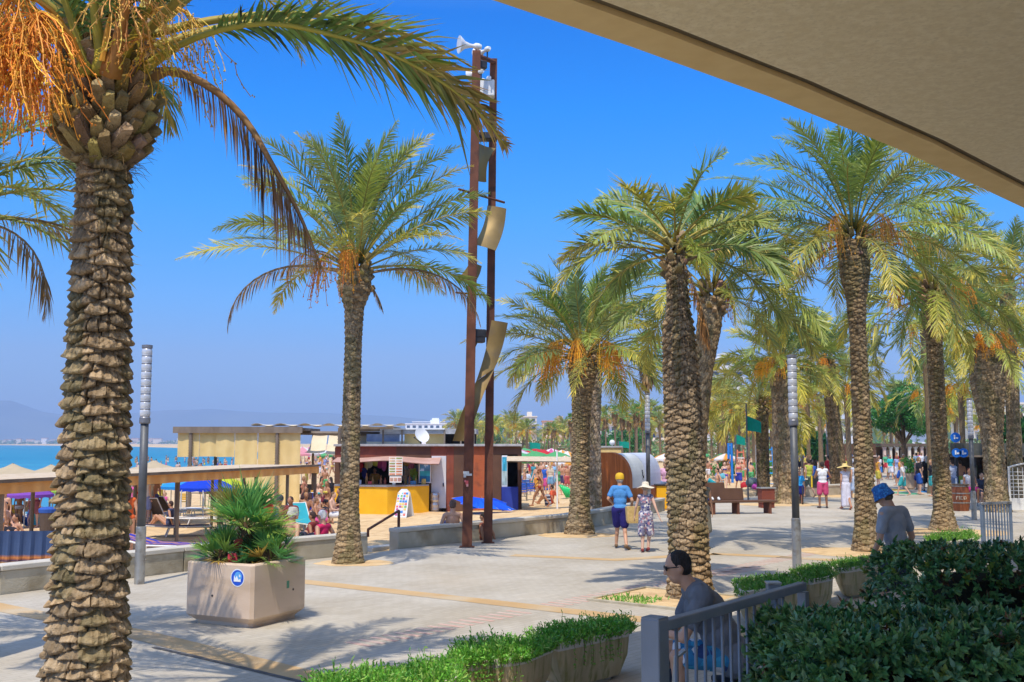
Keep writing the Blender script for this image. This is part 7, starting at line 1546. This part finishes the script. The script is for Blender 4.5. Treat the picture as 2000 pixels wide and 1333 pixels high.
# parasols down the beach
def farpar(px,d,label,group):
    q=TD(px,d); return (q,)
PP=None
for i in range(52):
    if i<22: px,d,lb,gr=rc.uniform(1000,1118),rc.uniform(75,170),'small parasol on the beach beyond the navy tables','parasols beyond the navy tables'
    elif i<34: px,d,lb,gr=rc.uniform(588,655),rc.uniform(90,260),'small parasol seen under the sail awnings','parasols under the sail awnings'
    elif i<44: px,d,lb,gr=rc.uniform(265,335),rc.uniform(160,420),'tiny parasol on the shore right of the lamp post','parasols on the shore by the lamp post'
    else: px,d,lb,gr=rc.uniform(1290,1420),rc.uniform(70,130),'small parasol on the sand near the palm grove','parasols near the palm grove'
    q=TD(px,d); c=CC[rc.randint(len(CC))]; k=i%6
    if i<6:
        PPn=parasol(tuple(q),lb,c,1.2,2.1,R(rc.uniform(-8,8)),c2=(.75,.75,.75) if i%2 else None,group=gr); PP=(PP or [])+[PPn]
    else: dup(PP[k],tuple(q),rc.uniform(0,3),lb,group=gr,scale=rc.uniform(.85,1.15))
# ================================================================== BACKGROUND: palm groves, trees, buildings
rb=np.random.RandomState(99)
def mk_fanpalm(seed,H=8.5):
    r_=np.random.RandomState(seed); t=thing('fan_palm','prototype','palm tree',(0,0,0)); b=MB()
    b.tube([(0,0,-.3),(.02,0,1),(.08,.03,H*.5),(.05,.05,H)],[.26,.20,.16,.15],8,0,np.array((.22,.17,.12))); b.build('trunk',bark_m,t)
    b=MB(); sb=MB(); rosette(b,sb,(.05,.05,H+.15),.62,34,r_,-30,85,13,.75,cols=((.07,.17,.05),(.11,.22,.05),(.16,.25,.06)),wd=.085,droop=.4,old=.25); c=b.build('crown',leaf_m,t); sb.build('leaf_stalks',stem_m,c)
    b=MB(); n=520; az=r_.uniform(0,2*PI,n); z=H-r_.rand(n)**1.2*1.7; rr=.18+.28*r_.rand(n)*(1-(H-z)/2.6); O=np.stack([rr*np.cos(az),rr*np.sin(az),z],1); D=np.stack([.35*np.cos(az),.35*np.sin(az),-np.ones(n)],1)+r_.randn(n,3)*.15; D/=np.linalg.norm(D,axis=1)[:,None]
    leaves(b,O,D,np.stack([np.cos(az),np.sin(az),0*az],1),r_.uniform(.35,.75,n),np.full(n,.10),np.array((.22,.14,.06))*r_.uniform(.5,1.3,(n,1)),np.full(n,.1),r_); b.build('dry_skirt',leaf_m,t); return t
def mk_date(seed,H=6.5,yel=.5):
    r_=np.random.RandomState(seed); t=thing('date_palm','prototype','palm tree',(0,0,0)); b=MB(); b.tube([(0,0,-.3),(0,0,.6),(.05,0,H*.6),(.05,0,H-.6),(.05,0,H)],[.30,.21,.17,.23,.26],12,0,np.array((.24,.18,.11))); b.build('trunk',bark_m,t)
    b,sb=crown(34,3.3,seed,.55,24,.075,-22,84,1.3,yel); c=b.build('crown',leaf_m,t,(.05,0,H)); sb.build('frond_stems',stem_m,c)
    fruit(3,seed,az0=[PI+.4,-1.2,2.2],L_=.9,hangl=.8,strands=26,colr=(.80,.36,.03),thick=.016).build('date_cluster',date_m,t,(.05,0,H+.1)); return t
fp=[mk_fanpalm(1,8.5),mk_fanpalm(2,9.5)]; dp=[mk_date(51,6.0,.45),mk_date(52,6.5,.75),mk_date(53,5.5,.2)]
used={}
def place(proto,px,d,label,group,s=1.0,top=None):
    z=hz((px-1000)/F*d,d); x=(px-1000)/F*d
    if top is not None:                                   # scale so that the crown's centre reaches that picture row
        hh=PD(px,top,d).z-z; s=hh/{0:8.5,1:9.5,2:6.0,3:6.5,4:5.5}[(fp+dp).index(proto)]; s=max(.45,min(1.7,s))
    if proto.name not in used:
        used[proto.name]=1; proto.location=(x,d,z); proto['label']=label; proto['group']=group; proto.rotation_euler=(0,0,rb.uniform(0,6)); proto.scale=(s,)*3
    else: dup(proto,(x,d,z),rb.uniform(0,6),label,group,s)
# the fan palm close behind the lamp post by the curved kiosk
place(fp[0],1264,45,'fan palm with a brown skirt rising behind the ribbed lamp by the curved kiosk','fan palms near the beach',top=690)
for px,d,tp,k,lb in ((1215,120,815,0,'tall fan palm left of the pair on the skyline right of the stout palm'),(1228,125,822,1,'second skyline fan palm right of the stout palm'),(1200,115,806,1,'skyline fan palm nearest the stout palm trunk'),(1242,118,806,0,'skyline fan palm just left of the ribbed lamp'),(1255,130,818,1,'skyline fan palm half behind the ribbed lamp'),(1115,120,822,0,'fan palm standing out left of the stout palm trunk'),(1082,130,838,1,'fan palm in the grove, second from the stout palm')):
    place(fp[k],px,d,lb,'fan palms on the skyline',top=tp)
# palms close enough to be told apart
for px,d,tp,k,lb in ((1412,85,790,3,'small orange palm between the shaggy palm and the green flag'),(1440,90,805,1,'palm behind the green flag'),(1576,75,790,3,'yellow palm just right of the tall lamp head'),(1600,90,770,1,'palm low between the tall lamp and the dark leaning palm'),(1655,68,760,3,'orange-bunched palm right of the dark leaning palm'),
    (1818,52,640,2,'palm whose fronds hang over the green pine tree'),(1735,110,790,0,'palm behind the pine tree'),(1835,80,800,3,'palm behind the knobbly palm'),(1875,62,760,1,'yellow-fronded palm above the restaurant roof'),(1985,58,700,3,'yellow palm at the right edge over the restaurant'),(1815,70,770,4,'small palm before the stone pergola'),(1510,72,800,3,'palm close left of the lamp palm'),(1620,110,830,2,'distant palm under the dark leaning palm')):
    place((fp+dp)[k] if k<2 and False else {0:fp[0],1:dp[1],2:dp[0],3:dp[1],4:dp[2]}[k],px,d,lb,'date palms behind the promenade row',top=tp)
G1='palms in the far grove beyond the beach'; G2='palms in the grove beyond the benches'; G3='palms beyond the pergola'
for i in range(52):
    px=rb.uniform(905,1300) if i>6 else rb.uniform(880,960); d=rb.uniform(150,240); place((fp+dp)[rb.randint(5)],px,d,'palm in the dense far grove beyond the beach',G1,top=rb.uniform(826,850)-(12 if px>1150 else 0))
for i in range(24): px=rb.uniform(1375,1560); d=rb.uniform(95,170); place((fp+dp)[rb.choice([0,1,3,3,2])],px,d,'palm in the grove behind the flags and benches',G2,top=rb.uniform(790,850))
for i in range(17): px=rb.uniform(1560,2010); d=rb.uniform(100,170); place((fp+dp)[rb.choice([0,1,3,3,2])],px,d,'palm in the grove beyond the pergola and walkers',G3,top=rb.uniform(780,845))
# leafy trees
def leafy(label,loc,H,R_,n,seed,cols,lsz=.22,flat_=.6,trunk_r=.22,nm='leafy_tree',low=.45):
    r_=np.random.RandomState(seed); t=thing(nm,label,'tree',loc); b=MB(); b.tube([(0,0,-.3),(.05,0,H*.3),(.1,.05,H*.6)],[trunk_r,trunk_r*.8,trunk_r*.5],8,0,np.array((.16,.11,.07)))
    nb=13; C_=[]
    for i in range(nb):
        a=i*2.4; rr=R_*.75*math.sqrt((i+.3)/nb); z=H*(low+(.92-low)*r_.rand())-(rr/R_)**2*H*.12; C_.append((rr*math.cos(a),rr*math.sin(a),z,R_*r_.uniform(.30,.46))); b.tube([(.05,0,H*.35),(rr*math.cos(a)*.5,rr*math.sin(a)*.5,z*.8),(rr*math.cos(a),rr*math.sin(a),z)],[trunk_r*.45,trunk_r*.25,.03],5,0,np.array((.16,.11,.07)))
    b.build('trunk',bark_m,t); b=MB(); C_=np.array(C_); k=r_.randint(nb,size=n); dv=r_.randn(n,3); dv/=np.linalg.norm(dv,axis=1)[:,None]; rad=C_[k,3]*(1-.35*r_.rand(n)**2); O=C_[k,:3]+dv*rad[:,None]*np.array([1,1,flat_]); D=dv*.6+r_.randn(n,3)*.6+np.array([0,0,.25]); D/=np.linalg.norm(D,axis=1)[:,None]
    cc=np.array(cols)[r_.randint(len(cols),size=n)]*(.6+.7*vnoise(O[:,0]*1.2+30,O[:,1]*1.2+O[:,2]*1.2+30,seed)[:,None]); leaves(b,O,D,r_.randn(n,3),np.full(n,lsz)*r_.uniform(.6,1.4,n),np.full(n,lsz*.5),cc,np.full(n,.2),r_); b.build('crown',leaf_m,t); return t
q=TD(1757,76); leafy('dense round green pine tree right of the tall palm, over the stone pergola',tuple(q),6.9,2.3,9000,3,((.035,.15,.035),(.055,.20,.045),(.025,.10,.035)),.20,.75,.22,'pine_tree',.58)
for i,(px,d,H,R_,lb) in enumerate(((1470,260,9,4,'green tree at the foot of the white tower'),(1440,240,8,4,'second green tree at the foot of the white tower'),(1585,95,3.6,2.2,'dark green bush-like tree behind the farthest lamp'),(1195,170,5,3.4,'dark tree under the skyline fan palms, left'),(1225,165,5,3.2,'dark tree under the skyline fan palms, right'),(960,230,8.5,4,'tree at the left end of the far palm grove'),(1985,62,4,2,'green tree over the restaurant roof at the right edge'))):
    q=TD(px,d); leafy(lb,tuple(q),H,R_,2600,40+i,((.04,.15,.04),(.06,.20,.05),(.03,.11,.04)),.42,.8)
for i in range(9):
    px=1395+i*13+rb.uniform(-4,4); q=TD(px,88+rb.uniform(-4,6)); leafy('low green shrub in the row behind the beach volleyball poles',tuple(q),1.2,1.0,500,60+i,((.05,.20,.04),(.07,.26,.05)),.18,.8,.06,'shrub',.3)['group']='shrubs behind the volleyball poles'
# buildings
wall_w=pm('white_render',(.72,.72,.74),(.80,.80,.82),.2,.85); wall_p=pm('peach_render',(.66,.48,.38),(.72,.55,.45),.2,.85); wall_c=pm('cream_render',(.70,.62,.50),(.76,.68,.56),.2,.85); win_m=pm('window_glass',(.06,.09,.14),(.12,.16,.22),.5,.2); rail_w=pm('balcony_rail',(.55,.58,.64),(.62,.65,.7),.5,.5); roof_t=pm('terracotta',(.50,.24,.14),(.58,.30,.18),.5,.85)
def building(label,px0,px1,ytop,d,floors,cols,mat,rz=0,dep=12,balc=True,roof=None,base=-2,nm='apartment_building'):
    a,c=PD(px0,ytop,d),PD(px1,ytop,d); W_=c.x-a.x; H_=a.z-base; t=thing(nm,label,'building',((a.x+c.x)/2,d,base),rz); b=MB(); b.box((0,dep/2,H_/2),(W_,dep,H_)); b.build('wall',mat,t); fh=3.0; z0=H_-floors*fh
    b=MB(); b.box((0,dep/2,H_+.2),(W_+.6,dep+.6,.4)); b.build('roof',roof or mat,t)
    b=MB(); b.box((W_*.2,dep/2,H_+1.2),(W_*.22,dep*.4,2.0)); b.build('roof_housing',mat,t)
    for f in range(floors):
        z=z0+f*fh
        for k in range(cols):
            x=-W_/2+W_*(k+.5)/cols; b=MB(); b.box((x,-.03,z+1.5),(W_/cols*.55,.10,1.7)); w_=b.build('window',win_m,t)
        if balc: b=MB(); b.box((0,-.7,z+.1),(W_*.98,1.4,.2)); b.box((0,-1.38,z+.65),(W_*.98,.06,.9)); b.build('balcony',rail_w if f%2 else mat,t)
    return t
building('white tower block with balconies standing above the palms right of the shaggy palm',1383,1456,702,300,7,3,wall_w,rz=.25)
building('long white terraced building on the hill behind the kiosk roof',792,872,829,520,2,7,wall_w)
building('white flat-roofed upper storey on the hill above the long terraced building',806,868,825,540,1,6,wall_w)
building('low cream house on the hillside just right of the rusty mast',1003,1048,815,420,2,4,wall_c)
building('peach house on the hillside left of the stout palm',1060,1110,824,400,2,4,wall_p,roof=roof_t)
building('white house on the hillside right of the stout palm',1166,1205,812,330,3,3,wall_w)
building('peach block on the hillside behind the skyline fan palms',1205,1262,820,340,3,4,wall_p)
building('cream block on the hillside right of the ribbed lamp',1268,1312,806,330,3,3,wall_c)
building('white flat-roofed house seen right of the pine tree',1772,1840,778,210,2,4,wall_w)
building('pale house beyond the palms at the right edge',1900,2010,790,230,3,5,wall_c)
building('white apartment block low between the flag and the tall lamp',1455,1530,800,260,4,4,wall_w)
building('cream apartment block behind the dark leaning palm',1590,1680,795,260,4,5,wall_c)
# green net fence-like row of far shore houses
for i in range(34):
    px=-10+i*11+rb.uniform(-3,3); d=3150+rb.uniform(-60,120); h_=rb.uniform(8,20); x=(px-1000)/F*d; w_=rb.uniform(12,26); t=thing('shore_house','tiny pale building in the strip along the far shore','house',(x,d,-1),0,'tiny buildings along the far shore'); b=MB(); b.box((0,0,h_/2),(w_,12,h_)); b.build('wall',[wall_w,wall_p,wall_c][i%3],t); b=MB(); b.box((0,0,h_+.6),(w_+1,13,1.2)); b.build('roof',roof_t if i%2 else wall_c,t)
b=MB(); n=5200; x=rb.uniform(-1700,-880,n); y=3080+rb.uniform(-20,330,n)-x*.02; O=np.stack([x,y,rb.rand(n)**1.5*9-1],1); D=rb.randn(n,3); D/=np.linalg.norm(D,axis=1)[:,None]; leaves(b,O,D,rb.randn(n,3),np.full(n,9.),np.full(n,5.),np.array((.05,.12,.05))*rb.uniform(.6,1.4,(n,1)),np.full(n,.2),rb)
tag(b.build('far_woodland',leaf_m),'strip of dark trees along the far shore at left','woodland',kind='stuff')
# low green/sand undergrowth at the feet of the groves, and a pale far beach road wall
b=MB(); n=9000; px=rb.uniform(880,2050,n); d=rb.uniform(172,260,n); x=(px-1000)/F*d; O=np.stack([x,d,rb.rand(n)**1.4*3.2],1); D=rb.randn(n,3); D/=np.linalg.norm(D,axis=1)[:,None]; leaves(b,O,D,rb.randn(n,3),np.full(n,.9),np.full(n,.5),np.array([(.06,.15,.05),(.12,.17,.06),(.14,.12,.06)])[rb.randint(3,size=n)]*rb.uniform(.6,1.3,(n,1)),np.full(n,.2),rb)
tag(b.build('undergrowth',leaf_m),'mass of undergrowth between the far palms','undergrowth',kind='stuff')
# stone pergola
q=TD(1717,88); q2=TD(1832,88); Wp=q2.x-q.x; zt=PD(1760,868,88).z-.4
t=thing('stone_pergola','long stone pergola with pale columns and dark gaps, beyond the walkers','pergola',(q.x,88,.0)); b=MB(); b.box((Wp/2,1.5,zt+.35),(Wp+.4,3.6,.22)); b.build('roof_beam',pm('dark_beam',(.10,.07,.05),(.15,.11,.08),1,.8),t)
for i in range(10):
    b=MB(); x=.15+i*(Wp-.3)/9; b.box((x,0,zt/2+.1),(.17 if i%2 else .22,.22,zt+.3)); b.box((x,0,zt+.12),(.30,.30,.14)); b.build('column',wall_c if i%3 else wall_p,t)
b=MB(); b.box((Wp/2,3.2,zt/2),(Wp,.1,zt+.4)); b.build('rear_wall',pm('brown_slats',(.14,.085,.05),(.20,.13,.08),2,.85),t)
for i in range(8): b=MB(); b.box((.4+i*(Wp-.8)/7,3.12,.95),(.28,.05,1.9)); b.build('doorway',dki if i%2 else wall_c,t)
q=TD(1648,84); t=thing('terrace_building','low dark brown terrace wall left of the stone pergola','building',tuple(q)); z=PD(1648,868,84).z-q.z; b=MB(); b.box((.6,1,z/2),(3.4,2,z)); b.build('wall',red2,t); b=MB(); b.box((.6,1,z*.62),(3.5,2.1,.10)); b.build('ledge',wall_p,t)
for x in (-.3,.5,1.2): b=MB(); b.box((x,.5,z+.35),(.5,.1,.6)); b.build('window',wall_w,t)
# restaurant on the right
d=47.; q=TD(1846,d); q2=TD(2075,d); Wr=q2.x-q.x; z1=PD(1900,866,d).z; z0=PD(1900,890,d).z
t=thing('restaurant','dark-roofed open restaurant at the right edge behind the swollen palm','restaurant',(q.x,d,0)); b=MB(); b.prism([(0,-.2),(Wr,-.2),(Wr+5,6.4),(2.7,6.4)],z0,z1); b.build('roof',pm('dark_fascia',(.06,.065,.055),(.10,.10,.08),1,.6),t); b=MB(); b.box((Wr/2,-.25,z0-.03),(Wr+.1,.1,.08)); b.build('trim',timber,t)
for i in range(7): b=MB(); b.box((.3+i*(Wr-.5)/6,0,z0/2),(.12,.12,z0)); b.build('column',dark_m,t)
b=MB(); b.box((Wr/2+1.4,6.0,z0/2),(Wr-.1,.1,z0)); b.build('rear_wall',dki,t)
for i in range(9): b=MB(); b.box((3.0+i*.62,5.9,.9+.25*(i%3)),(.35,.08,.45)); b.build('wall_picture',flat([(.30,.28,.25),(.10,.16,.08),(.25,.12,.05),(.35,.35,.4)][i%4]),t)
for px,py,r_,lb in ((1866,855,.22,'round blue sign above the restaurant roof'),(1868,885,.20,'left of the pair of round blue signs under the restaurant roof'),(1882,885,.20,'right of the pair of round blue signs under the restaurant roof')):
    q=PD(px,py,46.3); t=thing('round_sign',lb,'sign',tuple(q)); b=MB(); b.tube([(0,-.02,0),(0,.02,0)],r_,20); b.build('disc',flat((.01,.16,.62)),t); b=MB(); b.box((-.05,-.035,.02),(.06,.02,.18)); b.box((.05,-.035,-.02),(.10,.02,.07)); b.build('white_mark',white_m,t); b=MB(); b.tube([(0,.03,r_),(0,.03,.30+r_*.2)],.012,5); b.build('hanger',dark_m,t)
# far planter with shrub
q=P(1779,956); t=thing('stone_planter','tall beige planter far down the promenade beside the bare-backed man','planter',tuple(q)); b=MB(); loft(b,[[(x*s_,y*s_,z) for x,y in ((-.36,-.36),(.36,-.36),(.36,.36),(-.36,.36))] for z,s_ in ((0,.85),(.08,1),(.85,1.05))]); b.build('body',stone_m,t); b=MB(); b.box((0,0,.86),(.60,.60,.04)); b.build('soil',drain_m,t)
leafy('green bush growing in the far beige planter',(q.x,q.y,.82),.85,.52,900,71,((.06,.22,.04),(.10,.28,.06)),.10,1,.04,'planter_bush',.25)
# flags and posts
grn=flat((.0,.30,.22),trans=.2)
def flag(px,d,ytop,ybot,fw,lb,py0,py1,tri=True):
    q=TD(px,d); t=thing('green_flag',lb,'flag',tuple(q),0,'green beach flags'); z=PD(px,ytop,d).z-q.z; b=MB(); b.tube([(0,0,-.2),(0,0,z)],.04*d/50,6); b.build('pole',lampgrey,t); za,zb=PD(px,py0,d).z-q.z,PD(px,py1,d).z-q.z; b=MB(); n=12; G=np.zeros((6,n,3))
    for i in range(6):
        for j in range(n): u=j/(n-1); v=i/5; G[i,j]=(u*fw,.12*fw*math.sin(u*5),(za*(1-v)+zb*v)-(za-zb)*(.30*u*(1-v) if tri else .05*math.sin(u*6))-.25*fw*u*u*.6)
    b.grid(G); b.build('cloth',grn,t)
flag(1455,46,788,960,.62,'large green flag on a pole right of the bikini girls',812,842); flag(1433,80,830,930,.7,'smaller green flag left of the large one',848,868)
flag(1033,150,866,895,1.6,'small green flag over the beach beyond the kiosk',864,876,False); flag(1206,110,862,892,1.1,'green flag behind the curved kiosk roof',862,874,False)
q=TD(1422,76); t=thing('blue_post','tall twisted blue post on the sand behind the bikini girls','post',tuple(q)); z=PD(1422,866,76).z-q.z
for s_ in (-1,1): b=MB(); b.tube([(s_*.13,0,-.1),(s_*.10,0,z)],.09,8); b.build('blue_tube',flat((.02,.22,.70)),t)
for px,c,h,lb in ((1442,(.75,.22,.12),2.3,'red slatted lifeguard ladder on the sand right of the blue post'),(1497,(.03,.30,.75),2.4,'blue and white board on a stand left of the lamp palm')):
    q=TD(px,78); t=thing('beach_stand',lb,'stand',tuple(q)); 
    for s_ in (-1,1): b=MB(); b.tube([(s_*.32,0,0),(s_*.22,0,h)],.05,6); b.build('upright',flat(c),t)
    for k in range(5): b=MB(); b.box((0,0,h*(.2+.18*k)),(.55,.08,.10)); b.build('slat',flat(c if k%2==0 else (.7,.7,.7)),t)
for px,lb in ((1472,'left pale volleyball post'),(1535,'right pale volleyball post')):
    q=TD(px,64); t=thing('volleyball_post',lb+' on the sand','post',tuple(q)); b=MB(); b.tube([(0,0,-.1),(0,0,2.5)],.04,6); b.build('pole',galv,t); b=MB(); b.tube([(0,0,.0),(0,0,.5)],.09,8); b.build('pad',flat((.6,.6,.65)),t)

# ================================================================== AIR
b=MB(); b.box((-500,2950,48),(13000,6990,306-0))
hm=bpy.data.materials.new('sea_haze'); hm.use_nodes=True; t=hm.node_tree; t.nodes.clear()
o_=t.nodes.new('ShaderNodeOutputMaterial'); pv=t.nodes.new('ShaderNodeVolumePrincipled')
pv.inputs['Color'].default_value=(.55,.72,1,1); pv.inputs['Density'].default_value=HAZE; pv.inputs['Anisotropy'].default_value=0.0
t.links.new(pv.outputs[0],o_.inputs['Volume'])
ho=b.build('haze',hm); tag(ho,kind='stuff')
